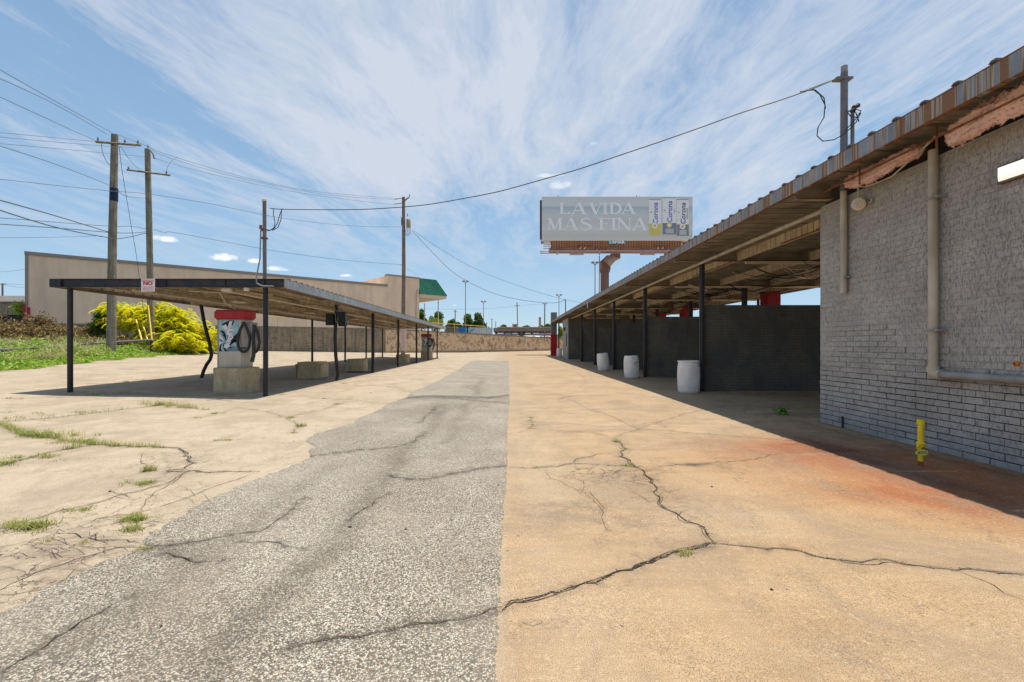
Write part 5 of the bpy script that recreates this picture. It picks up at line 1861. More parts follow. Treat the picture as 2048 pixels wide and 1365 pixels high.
    MB().tube([(xr + 0.19, yh, z0 + 1.16), (xr + 0.20, yh - 0.06, z0 + 0.8), (xr + 0.22, yh - 0.08, z0 + 0.35), (xr + 0.17, yh - 0.08, z0 + 0.17)], [0.042, 0.044, 0.048, 0.056], 10).build('hose', m_hose, o, smooth=True)
    MB().box(xr - 0.15, xr + 0.03, yh - 0.13, yh - 0.10, z0 + 0.52, z0 + 0.56).build('hose_hook', m_black, o)
    return o


art_cyan = weathered('cyan_print', (0.10, 0.36, 0.44), (0.50, 0.62, 0.66), 3, 0.5, 0.02, 40)
art_pale = weathered('lilac_print', (0.72, 0.66, 0.72), (0.86, 0.80, 0.85), 8, 0.5, 0.02, 40)
art_shade = flat('mauve_print', (0.30, 0.22, 0.28), 0.5)
vx_, vy_ = -7.35, 12.52
plinth(vx_ + 0.03, vy_ + 0.02, 1.04, 0.86, 0.66, 0.20, 'octagonal concrete plinth carrying the nearest vacuum', 0, 0.02, 1)
vacuum(vx_, vy_, 'red capped vacuum with mural panel, nearest under the canopy')
plinth(-7.24, 17.35, 0.98, 1.05, 0.64, 0.05, 'squarish empty concrete plinth with rounded edges, next after the near vacuum', 0.10, 0.07, 2)
plinth(-6.93, 21.7, 0.88, 0.9, 0.62, 0.16, 'streaky empty concrete plinth between the second and third canopy posts', 0.04, 0.04, 3)
plinth(-6.86, 31.4, 0.9, 0.9, 0.62, 0.16, 'empty concrete plinth partly behind the fourth canopy post', 0.04, 0.04, 4)
plinth(-6.72, 40.4, 1.0, 0.86, 0.66, 0.18, 'dark concrete plinth carrying the farthest vacuum', 0, 0.02, 5)
vacuum(-6.74, 40.4, 'red capped vacuum far down the canopy')

# ================================================================== CAR WASH ON THE RIGHT
FX, FXR = 4.59, 13.3
ROWS = [2.0, 7.45, 12.98, 18.45, 24.0, 29.5, 35.0, 40.4, 46.0, 51.6]
ZF0, ZF1 = 3.78, 3.99
ZD = 3.945
wash = thing('wash_canopy', 'long rust streaked flat roof over the wash bays on the right', 'canopy', R(FX, 8, 0))
y = -1.2
while y < 52.6:
    deck_panel(y, 3, FX + 0.012, FXR - 0.02, ZD, R, m_deck, wash)
    y += 1.11
ends = [-1.2, 5.35, 8.55, 14.5, 21.0, 27.5, 34.0, 40.5, 47.0, 52.9]
for a, b in zip(ends, ends[1:]):
    mb = MB(R)
    mb.box(FX - 0.004, FX + 0.008, a + 0.003, b - 0.003, ZF0, ZF1)
    mb.box(FX + 0.008, FX + 0.055, a + 0.003, b - 0.003, ZF0 - 0.004, ZF0 + 0.004)
    f_ = mb.build('fascia', m_fascia, wash)
    mb = MB(R)
    yy_ = a + 0.05
    while yy_ < b - 0.2:       # rust lip eaten into an uneven edge
        l_ = rnd.uniform(0.10, 0.35)
        mb.box(FX - 0.007, FX + 0.05, yy_, min(b - 0.01, yy_ + l_), ZF0 - rnd.uniform(0.007, 0.012), ZF0 - 0.005)
        yy_ += l_ + rnd.uniform(0.0, 0.12)
    stuff(mb.build('rusty_lip', m_rust, f_))
    MB(R).box(FX - 0.010, FX + 0.05, a + 0.003, b - 0.003, ZF1 + 0.001, ZF1 + 0.009).build('drip_edge', m_rust, f_)
    MB(R).box(FXR - 0.01, FXR, a + 0.003, b - 0.003, ZF0, ZF1 + 0.04).build('fascia', m_grayf, wash)
# rib end caps poking above the fascia
mb = MB(R)
y = -1.2
i = 0
while y < 52.4:
    c = y + 0.33
    mb.prism([(FX - 0.03, c - 0.04, ZD + 0.055), (FX + 0.10, c - 0.04, ZD + 0.055), (FX + 0.10, c + 0.04, ZD + 0.055), (FX - 0.03, c + 0.04, ZD + 0.055)],
             [(FX - 0.02, c - 0.025, ZD + 0.085), (FX + 0.10, c - 0.025, ZD + 0.085), (FX + 0.10, c + 0.025, ZD + 0.085), (FX - 0.02, c + 0.025, ZD + 0.085)])
    y += 0.37
mb.build('rib_cap', m_beam, wash)
ZP = 3.69
for y in ROWS:
    if y < 3:
        x0b, x1b = FX + 0.06, 5.2
    elif y < 8:
        x0b, x1b = FX + 0.06, 5.24
    else:
        x0b, x1b = FX + 0.06, FXR - 0.06
    mb = MB(R)
    mb.box(x0b, x1b, y - 0.006, y + 0.006, ZP + 0.012, ZD - 0.004)
    mb.box(x0b, x1b, y - 0.06, y + 0.06, ZP, ZP + 0.012)
    bm_ = mb.build('cross_beam', m_deck, wash)
    if y > 3:
        MB(R).box(x0b, x1b, y - 0.066, y - 0.062, ZP - 0.004, ZP + 0.016).build('flange_edge', m_rust, bm_)
    if y > 8 and y < 52:
        for k_, x in enumerate((6.43, 8.46, 10.5, 12.3)):
            i = ROWS.index(y)
            a = y + 0.07
            b = (ROWS[i + 1] if i + 1 < len(ROWS) else 52.8) - 0.07
            if i == 2 and True:
                spans = [(8.0, y - 0.07), (a, b)]
            else:
                spans = [(a, b)]
            for a, b in spans:
                if b - a < 0.5:
                    continue
                mb = MB(R)
                mb.box(x - 0.004, x + 0.004, a, b, ZP + 0.02, ZD - 0.004)
                mb.box(x - 0.004, x + 0.06, a, b, ZP + 0.012, ZP + 0.02)
                q = a + 0.09
                while q < b:
                    mb.box(x - 0.016, x - 0.004, q - 0.03, q + 0.03, ZP + 0.03, ZD - 0.006)
                    q += 0.2
                pu = mb.build('purlin', m_rusty, wash)
                if k_ == 0:
                    mb = MB(R)
                    n_ = 40
                    vs = []
                    for j in range(n_ + 1):
                        t = j / n_
                        hh_ = 0.012 + 0.05 * max(0, mnoise.noise(Vector((j * 0.5, a, 2)))) * math.sin(math.pi * t)
                        yy_ = a + (b - a) * (0.02 + 0.55 * t)
                        vs += [(x - 0.02, yy_, ZP + 0.012), (x - 0.022, yy_, ZP + 0.03 + hh_)]
                    mb.add(vs, [(2 * j, 2 * j + 2, 2 * j + 3, 2 * j + 1) for j in range(n_)])
                    mb.build('rust_scab', m_rust, pu)
for i, y in enumerate(ROWS[2:], 2):
    if abs(y - 40.4) < 1:
        continue
    MB(R).tube([(5.42, y - 0.07, 0), (5.42, y - 0.07, ZP)], 0.078, 14).build('post', m_black, wash, smooth=True)
    mb = MB(R)
    mb.box(5.34, 5.50, y - 0.15, y + 0.01, 0.0, 0.012)
    mb.build('base_plate', m_black, wash)
    MB(R).box(9.38, 9.54, y - 0.09, y + 0.07, 2.44, ZP).build('stub_post', m_black, wash)
    MB(R).tube([(13.0, y - 0.07, 0), (13.0, y - 0.07, ZP)], 0.07, 10).build('post', m_black, wash)
MB(R).tube([(5.30, 7.6, 3.60), (5.30, 30, 3.60), (5.30, 50.5, 3.60)], 0.042, 10).build('long_conduit', m_pipe, wash, smooth=True)
for y in ROWS[2:8]:
    for (a, b) in ((6.62, 9.62), (10.55, 12.9)):
        MB(R).box(a, b, y - 0.16, y - 0.08, ZP - 0.085, ZP - 0.015, 0.01).build('light_channel', m_tube, wash)
        mb = MB(R)
        x = a + 0.3
        while x < b:
            mb.box(x - 0.015, x + 0.015, y - 0.13, y - 0.10, ZP - 0.016, ZP + 0.01)
            x += 0.33
        mb.build('channel_clip', m_black, wash)
# tangled wiring hanging under the roof
r2 = random.Random(3)
for i in range(60):
    y = r2.choice(ROWS[2:6]) + r2.uniform(-0.6, 2.8)
    x = r2.uniform(7.0, 10.5)
    L = r2.uniform(0.5, 2.2)
    sg_ = r2.uniform(0.05, 0.30)
    dy_ = r2.uniform(-0.5, 0.5)
    pts = [(x + L * t, y + dy_ * t, ZP + 0.0 - sg_ * 4 * t * (1 - t)) for t in [j / 8 for j in range(9)]]
    MB(R).tube(pts, r2.choice((0.008, 0.012, 0.02)), 5).build('hanging_wire', m_cable, wash)
for i in range(16):
    y = r2.choice(ROWS[2:5]) + 0.3
    x = 9.5 + r2.uniform(-0.7, 0.7)
    MB(R).tube([(x, y, ZP), (x + r2.uniform(-.1, .1), y, ZP - 0.2), (x + r2.uniform(-.3, .3), y, ZP - r2.uniform(0.3, 0.7))], 0.01, 4).build('hanging_wire', m_cable, wash)
for i in range(9):
    y = r2.choice(ROWS[2:5]) + r2.uniform(-0.4, 2)
    x = r2.uniform(7.0, 10.0)
    sg_ = r2.uniform(0.15, 0.3)
    pts = [(x + 1.3 * t, y, ZP - 0.02 - sg_ * 4 * t * (1 - t)) for t in [j / 8 for j in range(9)]]
    MB(R).tube(pts, 0.012, 5).build('pale_wire', m_tube, wash)
MB(R).tube([(8.75, 12.7, 3.6), (8.95, 12.7, 3.1), (9.15, 12.7, 2.6)], 0.01, 4).build('pale_wire', m_tube, wash)
for i, (x, y, x2, y2) in enumerate(((6.9, 17.7, 7.5, 17.4), (6.9, 23.2, 7.6, 22.9), (9.1, 12.6, 9.1, 12.6))):
    MB(R).tube([(x, y, ZP - 0.05), (x2, y2, ZP - 0.3)], 0.03, 6).build('dangling_bracket', m_tube, wash)
MB(R).box(FX - 0.015, FX + 0.0, 27.2, 27.35, ZF0 - 0.30, ZF0 + 0.06).build('hanging_tag', m_white, wash)

# bay dividers
for i, y in enumerate(ROWS[2:7]):
    names = ['nearest', 'second', 'third', 'fourth', 'fifth']
    w0 = thing('bay_wall', '%s dark grey block wall between the wash bays' % names[i], 'wall', R(9, y, 0), 'bay divider walls under the wash roof')
    MB(R).box(5.50, 12.9, y, y + 0.19, -0.05, 2.43 if i < 4 else 2.55).build('blockwork', m_bay, w0)
    MB(R).box(5.505, 12.89, y - 0.002, y + 0.195, 2.431 if i < 4 else 2.551, 2.45 if i < 4 else 2.57).build('top_course', m_bay, w0)
    b_ = MB(R)
    b_.tube([(5.62, y - 0.05, 0.84), (5.62, y + 0.0, 0.84)], 0.025, 6)
    b_.tube([(5.58, y - 0.04, 0.88), (5.68, y - 0.04, 0.86)], 0.012, 5)
    b_.tube([(5.60, y - 0.03, 0.74), (5.62, y - 0.03, 0.84)], 0.015, 5)
    b_.build('spigot', m_rust, w0)

# far equipment room
er = thing('equipment_room', 'far brick equipment room under the wash roof, pale side and dark front', 'building', R(7, 40.5, 0))
MB(R).box(5.12, 12.8, 40.45, 44.5, -0.05, ZP - 0.01).build('front_wall', m_bay, er)
MB(R).box(5.05, 5.119, 40.44, 44.5, -0.05, ZP - 0.01).build('side_wall', weathered('pale_grey_brick', (0.24, 0.23, 0.22), (0.34, 0.33, 0.31), 5, 0.8, 0.4, 20), er)
mb = MB(R)
mb.box(5.0, 5.05, 41.2, 41.5, 1.2, 2.3)
mb.box(4.9, 5.05, 42.2, 42.5, 2.6, 2.9)
mb.build('meter_box', m_black, er)
# red and grey pillars
ep = thing('brick_pillar', 'tall brick pillar, red below and grey above, at the far end of the wash', 'pillar', (5.98, 53.2, 0))
def masonry(mb, x0, x1, y0, y1, z0, z1, T=None):
    mb.box(x0, x1, y0, y1, z0, z1)
mb = MB()
mb.box(5.66, 6.36, 52.95, 53.6, -0.05, 2.46)
mb.build('red_brickwork', m_redbrick, ep)
mb = MB()
mb.box(5.68, 6.34, 52.97, 53.58, 2.46, 5.05)
mb.build('grey_brickwork', m_greybrick, ep)
for (x, y, lb) in ((11.67, 20.0, 'red painted brick pillar seen over the nearest bay wall'), (11.67, 29.2, 'red painted brick pillar seen over the second bay wall'), (11.75, 34.2, 'small red painted brick pillar seen over the third bay wall')):
    o = MB().box(x, x + 0.56, y, y + 0.62, -0.05, 3.67).build('red_pillar', m_redbrick)
    tag(o, lb, 'pillar', 'red pillars on the far side of the wash')

# ================================================================== NEAR BRICK BUILDING
WX = 5.26
WY0, WY1 = -1.0, 7.745
ZW = 3.66
bb = thing('brick_building', 'grey painted brick equipment building at the right of the lot', 'building', R(WX, 5, 0))
MB(R).box(WX + 0.012, 12.6, WY0, WY1 - 0.012, -0.05, ZW).build('wall_core', m_mortar, bb)
CH, BL = 0.0808, 0.305
bricks = []
for c in range(int(ZW / CH) + 1):
    z0 = c * CH
    if z0 + CH > ZW + 0.02:
        break
    off_ = (c % 2) * BL / 2
    y = WY1
    first = True
    while y > WY0 + 0.3:
        ln = BL / 2 if (first and c % 2) else BL
        first = False
        y0 = y - ln
        bricks.append((c, y0, y, z0))
        y = y0
r3 = random.Random(12)
bricks.sort(key=lambda b: (0 if b[2] > 4.3 else 1, b[0]))
sing, rest = [], []
for b in bricks:
    (sing if len(sing) < 295 and b[2] > 4.3 else rest).append(b)


def brick_geo(mb, c, y0, y1, z0, T):
    lim = 11.5 + 4 * mnoise.noise(Vector((y0 * 0.9, 4.2, 0))) + 2.5 * mnoise.noise(Vector((y0 * 3.1, c * 0.7, 9))) + 3.0 * max(0, 5.2 - y0)
    low = 1.0 if c < lim else (0.35 if c < lim + 2 else 0.0)
    patch = 0.0
    ym = (y0 + y1) / 2
    if 6.3 < ym < 7.3 and 12 < c < 20:
        patch = 0.8
    if 5.6 < ym < 6.4 and 12 < c < 16:
        patch = 1.0
    dd = max(low, patch)
    j = 0.0055 if dd > 0.3 else 0.0012
    # joints of the upper courses are smeared flush with paint
    px_ = 0.012 - (0.0 if dd > 0.3 else 0.0085)
    pr = px_ + r3.uniform(-0.003, 0.003) * (1.6 if dd > 0.3 else 0.2)
    jj = j * r3.uniform(0.7, 1.3)
    x0 = WX + 0.012 - pr - 0.004
    x1 = WX + 0.02
    a, b_, zb, zt2 = y0 + jj, y1 - jj, z0 + j * r3.uniform(0.6, 1.2), z0 + CH - j * r3.uniform(0.6, 1.2)
    k_ = 0.0035 if dd > 0.3 else 0.0012
    t_ = r3.uniform(-0.0015, 0.0015)
    vs = [(x1, a, zb), (x1, b_, zb), (x1, b_, zt2), (x1, a, zt2), (x0 + k_, a, zb), (x0 + k_, b_, zb), (x0 + k_, b_, zt2), (x0 + k_, a, zt2),
          (x0 + t_, a + k_, zb + k_), (x0 - t_, b_ - k_, zb + k_), (x0 - t_, b_ - k_, zt2 - k_), (x0 + t_, a + k_, zt2 - k_)]
    fs = [(0, 1, 5, 4), (1, 2, 6, 5), (2, 3, 7, 6), (3, 0, 4, 7), (4, 5, 9, 8), (5, 6, 10, 9), (6, 7, 11, 10), (7, 4, 8, 11), (8, 9, 10, 11)]
    mb.add(vs, fs)


for b in sing:
    mb = MB(R)
    brick_geo(mb, b[0], b[1], b[2], b[3], R)
    mb.build('brick', m_brick, bb)
mb = MB(R)
for b in rest:
    brick_geo(mb, b[0], b[1], b[2], b[3], R)
stuff(mb.build('brickwork', m_brick, bb))
# end face of the building, toward the bays
MB(R).box(WX + 0.015, 12.6, WY1 - 0.011, WY1 - 0.001, -0.05, ZW - 0.01).build('end_wall', m_bay, bb)
MB(R).box(WX + 0.10, 12.6, WY0, WY1, ZW, ZD - 0.005).build('top_plate', m_beam, bb)
# low concrete kerb at the foot of the wall
mb = MB(R)
mb.box(WX - 0.05, WX + 0.01, WY0, WY1 + 0.02, -0.02, 0.012)
mb.build('footing', weathered('footing_concrete', (0.16, 0.12, 0.08), (0.26, 0.19, 0.125), 6, 0.95, 0.5, 40), bb)
# broken post stub at the corner
o = MB(R).box(WX - 0.03, WX - 0.012, 7.18, 7.205, 0.0, 0.19).build('metal_bracket', m_beam)
tag(o, 'small dark metal bracket at the foot of the brick wall corner', 'bracket')

# pipes on the wall
def bracket(par, x, y, z, r_=0.06, T=R):
    mb = MB(T)
    mb.box(x - r_ - 0.006, WX - 0.004, y - 0.06 - r_, y - r_ + 0.02 - 0.05, z - 0.012, z + 0.012)
    mb.tube([(x, y - 0.0, z - 0.014), (x, y, z + 0.014)], r_ + 0.006, 14)
    mb.build('strap', m_gpipe, par)


bp_ = thing('wall_pipe', 'large cream pipe running down the brick wall and turning right near the floor', 'pipe', R(5.19, 5.6, 0.97))
yv = 5.60
xv = WX - 0.065
MB(R).tube([(xv, yv, 3.72), (xv, yv, 1.05)], 0.049, 16).build('riser', m_pipe, bp_, smooth=True)
MB(R).tube([(xv, yv, 1.06), (xv, yv, 1.01), (xv, yv - 0.02, 0.975), (xv, yv - 0.06, 0.962), (xv, yv - 0.12, 0.96)], 0.064, 16).build('elbow', m_pipe, bp_, smooth=True)
MB(R).tube([(xv, yv - 0.10, 0.962), (xv, -0.9, 0.975)], 0.045, 14).build('run', m_gpipe, bp_, smooth=True)
bracket(bp_, xv, yv, 1.50)
bracket(bp_, xv, yv, 3.12)
rp = thing('service_pipe', 'thinner cream pipe on the brick wall that stops short of the floor', 'pipe', R(5.2, 7.2, 1.9))
xq, yq = WX - 0.055, 7.12
MB(R).tube([(xq, yq, 3.72), (xq, yq, 2.13)], 0.047, 14).build('riser', m_pipe, rp, smooth=True)
MB(R).box(xq - 0.05, WX, yq - 0.09, yq - 0.05, 2.36, 2.385).build('strap', m_gpipe, rp)
mr = thing('service_mast', 'tall grey steel service mast standing above the wash roof edge', 'mast', R(5.2, 7.15, 3.9))
MB(R).tube([(xq, 7.12, 3.72), (xq + 0.01, 7.12, 5.58)], 0.050, 12).build('pipe', m_mast, mr, smooth=True)
MB(R).tube([(xq + 0.01, 7.12, 5.58), (xq + 0.01, 7.12, 5.68)], 0.046, 12).build('cap', m_gpipe, mr)
MB(R).box(xq - 0.14, xq + 0.11, 7.06, 7.18, 5.46, 5.49).build('clamp', m_mast, mr)
MB(R).tube([(xq + 0.085, 7.05, 4.0), (xq + 0.085, 7.05, 4.95)], 0.026, 8).build('conduit', m_mast, mr)
MB(R).tube([(xq + 0.085, 7.05, 4.93), (xq + 0.11, 7.04, 5.0), (xq + 0.17, 7.04, 5.03)], 0.038, 8).build('weatherhead', m_black, mr)
mb = MB()
Zm = 7.0
for pts in ([(1625, 178), (1640, 190), (1650, 210), (1648, 235), (1636, 255), (1634, 272), (1646, 283), (1668, 280), (1690, 268), (1712, 245), (1720, 228)],
            [(1600, 184), (1630, 180), (1648, 196), (1651, 218)],
            [(1697, 224), (1708, 218), (1722, 222), (1710, 240), (1690, 262)], [(1692, 221), (1700, 232), (1716, 236), (1722, 226)], [(1697, 222), (1712, 226), (1718, 244)]):
    mb.tube([P(a_, b_, Zm) for a_, b_ in pts], 0.008, 5)
mb.build('loose_leads', m_cable, mr)
wire([(1600, 186), (1640, 170), (1664, 161), (1676, 156)], 7.6, 7.1, 0.007, 'bare support wire tying the cable to the right hand mast', name='support_wire')
# the long service drop
def drop():
    pp = [(540, 417), (565, 419), (640, 420), (720, 419.5), (800, 415), (860, 409), (930, 397), (1000, 383), (1080, 361), (1160, 338), (1240, 311), (1320, 284), (1400, 256), (1480, 227), (1560, 201), (1625, 178), (1668, 160)]
    return wire(pp, 11.6, 7.15, 0.0095, 'long twisted service cable hanging from the left mast to the right mast', m_cable, 'service_cable')


drop()
mb = MB()
for pts in ([(547, 418), (547, 430), (550, 445), (548, 456), (540, 461), (532, 459)], [(565, 418), (560, 428), (555, 446), (548, 458), (538, 462), (532, 461)], [(563, 420), (562, 440), (556, 455), (545, 462)]):
    mb.tube([P(a_, b_, 11.55) for a_, b_ in pts], 0.010, 5)
o = mb.build('cable_loop', m_cable)
tag(o, 'drooping cable loops tied off at the left service mast', 'cable')

# insulation hanging from the eave
def batt(path, wd, th_, label, seed):
    r4 = random.Random(seed)
    pts = [Vector(p) for p in path]
    bm = bmesh.new()
    segs = 34
    ring_n = 14
    rings = []
    for i in range(segs + 1):
        t = i / segs * (len(pts) - 1)
        k_ = min(int(t), len(pts) - 2)
        c = pts[k_].lerp(pts[k_ + 1], t - k_)
        e = min(1, 0.35 + min(i, segs - i) / 4)
        rg = []
        for j in range(ring_n):
            a = 2 * math.pi * j / ring_n
            q = Vector((math.cos(a) * th_ * e, 0, math.sin(a) * wd * e))
            n_ = mnoise.noise(Vector((c.y * 5 + seed, math.cos(a) * 1.5, math.sin(a) * 1.5 + seed)))
            n2 = mnoise.noise(Vector((c.y * 17, math.cos(a) * 4, math.sin(a) * 4 + seed)))
            q *= 1 + 0.5 * n_ + 0.3 * n2
            rg.append(bm.verts.new(c + q))
        rings.append(rg)
    for i in range(segs):
        for j in range(ring_n):
            bm.faces.new((rings[i][j], rings[i][(j + 1) % ring_n], rings[i + 1][(j + 1) % ring_n], rings[i + 1][j]))
    bm.faces.new(rings[0][::-1])
    bm.faces.new(rings[-1])
    bm.verts.index_update()
    mb = MB(R)
    mb.add([v.co.copy() for v in bm.verts], [[v.index for v in f.verts] for f in bm.faces])
    bm.free()
    o = mb.build('insulation_batt', m_insul, smooth=True)
    g4 = np.random.default_rng(seed)
    base_ = np.array(mb.v)
    k4 = g4.integers(0, len(base_), 2600)
    fz = leaves(base_[k4] + g4.normal(size=(2600, 3)) * 0.006, 0.034, m_insul, 'fibre_tuft', parent=o, aspect=0.35, seed=seed)
    stuff(fz)
    tag(o, label, 'insulation', 'pink insulation falling out of the eave')
    return o


batt([(5.08, 6.88, 3.75), (5.07, 6.6, 3.73), (5.06, 6.3, 3.71), (5.06, 5.95, 3.75), (5.06, 5.62, 3.74)], 0.095, 0.08, 'pink insulation strip between the two wall pipes under the eave', 1)
batt([(5.02, 5.22, 3.68), (5.0, 5.0, 3.71), (4.98, 4.75, 3.74), (4.98, 4.4, 3.73), (4.98, 3.9, 3.74), (5.0, 3.2, 3.74)], 0.125, 0.09, 'larger pink insulation strip right of the big wall pipe', 2)
for (y0, y1, x, z, lb) in ((5.5, 7.4, 4.96, 3.74, 'rusty rod holding up the smaller pink insulation'), (3.0, 5.4, 4.88, 3.70, 'rusty rod holding up the larger pink insulation')):
    o = MB(R).tube([(x, y0, z), (x, y1, z + 0.0)], 0.011, 6).build('support_rod', m_rust)
    tag(o, lb, 'rod', 'rods under the eave')
for (y, lb) in ((6.45, 'rusty hook hanging through the smaller pink insulation'), (5.28, 'rusty hook hanging beside the big wall pipe')):
    o = MB(R).tube([(4.94, y, 3.86), (4.94, y, 3.60)], 0.012, 6).build('rusty_hook', m_rust)
    tag(o, lb, 'hook', 'hooks under the eave')
o = MB(R).tube([(5.12, 6.72, 3.66), (5.15, 6.6, 3.62), (5.15, 6.4, 3.60), (5.15, 6.15, 3.60), (5.1, 5.9, 3.65), (5.05, 5.6, 3.72), (5.0, 5.35, 3.78), (5.05, 5.3, 3.8)], 0.012, 8).build('drooping_cable', m_pipe, smooth=True)
tag(o, 'cream cable drooping below the smaller pink insulation', 'cable')

# round ceramic floodlight
fl = thing('flood_light', 'cream ribbed flood lamp hanging on the brick wall below the eave', 'lamp', R(5.15, 6.9, 3.2))
cf = Vector((5.13, 6.74, 3.40))
MB(R).tube([(5.16, 6.76, 3.72), (5.16, 6.76, 3.44)], 0.015, 8).build('stem', m_pipe, fl)
tl_ = Vector((-0.82, -0.42, -0.30)).normalized().to_track_quat('Z', 'Y').to_matrix()
MB(R).lathe(tuple(cf - tl_ @ Vector((0, 0, 0.03))), [(0.03, -0.06), (0.085, -0.05), (0.09, 0.0), (0.082, 0.005), (0.082, 0.02), (0.07, 0.03), (0.062, 0.07), (0.055, 0.075), (0.045, 0.10)], 20, tl_).build('housing', m_plasw, fl, smooth=True)
MB(R).lathe(tuple(cf - tl_ @ Vector((0, 0, 0.03))), [(0.045, 0.10), (0.04, 0.125), (0.022, 0.15), (0.006, 0.17)], 16, tl_).build('bulb', m_white, fl, smooth=True)
o = MB(R).lathe((5.235, 6.62, 3.42), [(0.032, 0), (0.04, 0.01), (0.02, 0.02)], 12, Matrix.Rotation(math.radians(-90), 3, 'Y')).build('round_knockout', m_pipe)
tag(o, 'small round cover on the wall beside the flood lamp', 'cover')

# fluorescent wrap light on the wall
wl_ = thing('wall_light', 'lit fluorescent light with brown frame high on the brick wall', 'light', R(5.2, 4.6, 3.0))
nb = newmat('lit_diffuser')
nb.b.inputs['Emission Color'].default_value = (1.0, 0.96, 0.88, 1)
nb.b.inputs['Emission Strength'].default_value = 0.42
m_lit = fin(nb, (0.82, 0.8, 0.76), 0.3)
MB(R).box(WX - 0.05, WX - 0.002, 3.75, 4.88, 3.04, 3.23, 0.008).build('frame', m_brownf, wl_)
MB(R).prism([(WX - 0.051, 3.77, 3.065), (WX - 0.051, 4.865, 3.065), (WX - 0.051, 4.865, 3.215), (WX - 0.051, 3.77, 3.215)],
            [(WX - 0.115, 3.80, 3.09), (WX - 0.115, 4.81, 3.09), (WX - 0.115, 4.81, 3.19), (WX - 0.115, 3.80, 3.19)]).build('diffuser', m_lit, wl_)

# yellow gas riser with tag
gx, gy = 4.55, 4.95
gp = thing('gas_riser', 'short bright yellow gas riser standing in front of the brick wall', 'gas pipe', (gx, gy, 0))
MB().tube([(gx, gy, -0.02), (gx, gy, 0.06)], 0.022, 12).build('bare_foot', m_rust, gp)
MB().tube([(gx, gy, 0.06), (gx, gy, 0.19)], 0.024, 14).build('lower_pipe', m_yellow, gp, smooth=True)
MB().tube([(gx, gy, 0.25), (gx, gy, 0.50)], 0.027, 16).build('upper_pipe', m_yellow, gp, smooth=True)
MB().lathe((gx, gy, 0.455), [(0.031, 0), (0.034, 0.008), (0.034, 0.045), (0.03, 0.055)], 8).build('cap', m_yellow, gp)
MB().lathe((gx, gy, 0.17), [(0.024, 0), (0.038, 0.02), (0.036, 0.055), (0.042, 0.065), (0.042, 0.085), (0.028, 0.10)], 10).build('valve_body', m_yellow, gp, smooth=True)
MB().tube([(gx - 0.02, gy - 0.01, 0.245), (gx - 0.05, gy - 0.025, 0.235), (gx - 0.065, gy - 0.03, 0.215)], [0.016, 0.014, 0.01], 8).build('valve_tab', m_yellow, gp)
MB().tube([(gx - 0.03, gy - 0.045, 0.20), (gx - 0.01, gy - 0.05, 0.215), (gx + 0.02, gy - 0.045, 0.20)], 0.006, 6).build('tag_wire', m_black, gp)
tg = MB()
n_ = 28
fr_ = [(gx - 0.03 + 0.058 * math.cos(2 * math.pi * i / n_), gy - 0.055, 0.165 + 0.033 * math.sin(2 * math.pi * i / n_)) for i in range(n_)]
tg.prism(fr_, [(a, b - 0.002, c) for a, b, c in fr_])
tg.box(gx - 0.105, gx - 0.082, gy - 0.056, gy - 0.054, 0.147, 0.178)
tgo = tg.build('tag', m_tag, gp)
text_mesh('#1213', 0.036, 0.0004, m_ink, tgo, lambda x, y, z: Vector((gx - 0.036 + x, gy - 0.0585 - z, 0.165 + y)), bold=0.0008, name='handwriting')
# orange knob at the edge of the wall
o = MB(R).lathe((5.20, 4.66, 1.13), [(0.0, 0), (0.028, 0.01), (0.03, 0.03), (0.01, 0.045)], 14, Matrix.Rotation(math.radians(-90), 3, 'Y')).build('orange_valve', flat('orange_handle', (0.55, 0.16, 0.02)), smooth=True)
tag(o, 'small orange valve handle on the wall above the horizontal pipe', 'valve')

# ================================================================== BARRELS
BG = 'white plastic barrels beside the bay posts'


def barrel(x, y, rot, tilt, label, lid=True, skew=(0, 0)):
    z0 = gz(x, y)
    o = thing('plastic_barrel', label, 'barrel', (x, y, z0), BG)
    M_ = Matrix.Rotation(math.radians(tilt), 3, 'Y')
    prof = [(0.0, 0.0), (0.25, 0.0), (0.268, 0.02), (0.278, 0.06), (0.288, 0.20), (0.292, 0.22), (0.289, 0.24), (0.296, 0.42), (0.296, 0.5), (0.289, 0.64), (0.292, 0.66), (0.288, 0.68), (0.272, 0.80), (0.262, 0.835)]
    if lid:
        prof += [(0.285, 0.845), (0.29, 0.86), (0.285, 0.875), (0.262, 0.88), (0.25, 0.872), (0.25, 0.80)]
    else:
        prof += [(0.255, 0.865), (0.235, 0.87), (0.228, 0.86), (0.228, 0.78)]
    off_ = 0.0
    if tilt:
        off_ = 0.26 * abs(math.sin(math.radians(tilt)))
    mb = MB()
    mb.lathe((x, y, z0 + 0.001 + off_ * 0.25), prof[1:], 36, M_)
    mb.build('drum', m_barrel, o, smooth=True)
    if not lid:
        MB().lathe((x, y, z0 + 0.001 + off_ * 0.25), [(0.228, 0.80), (0.1, 0.80), (0.001, 0.80)], 30, M_).build('sunken_lid', m_barrel, o)
    return o


b1 = barrel(5.16, 12.62, 0, 0, 'nearest white barrel, upright with a rolled rim, beside the first bay post')
b2 = barrel(5.12, 18.05, 0, -1.2, 'white barrel with a black mark, second along the bays', lid=False)
b3 = barrel(5.14, 23.1, 0, -5, 'leaning white barrel, third along the bays', lid=False)
b4 = barrel(6.02, 48.2, 0, 0, 'small distant white barrel beside the red and grey pillar')
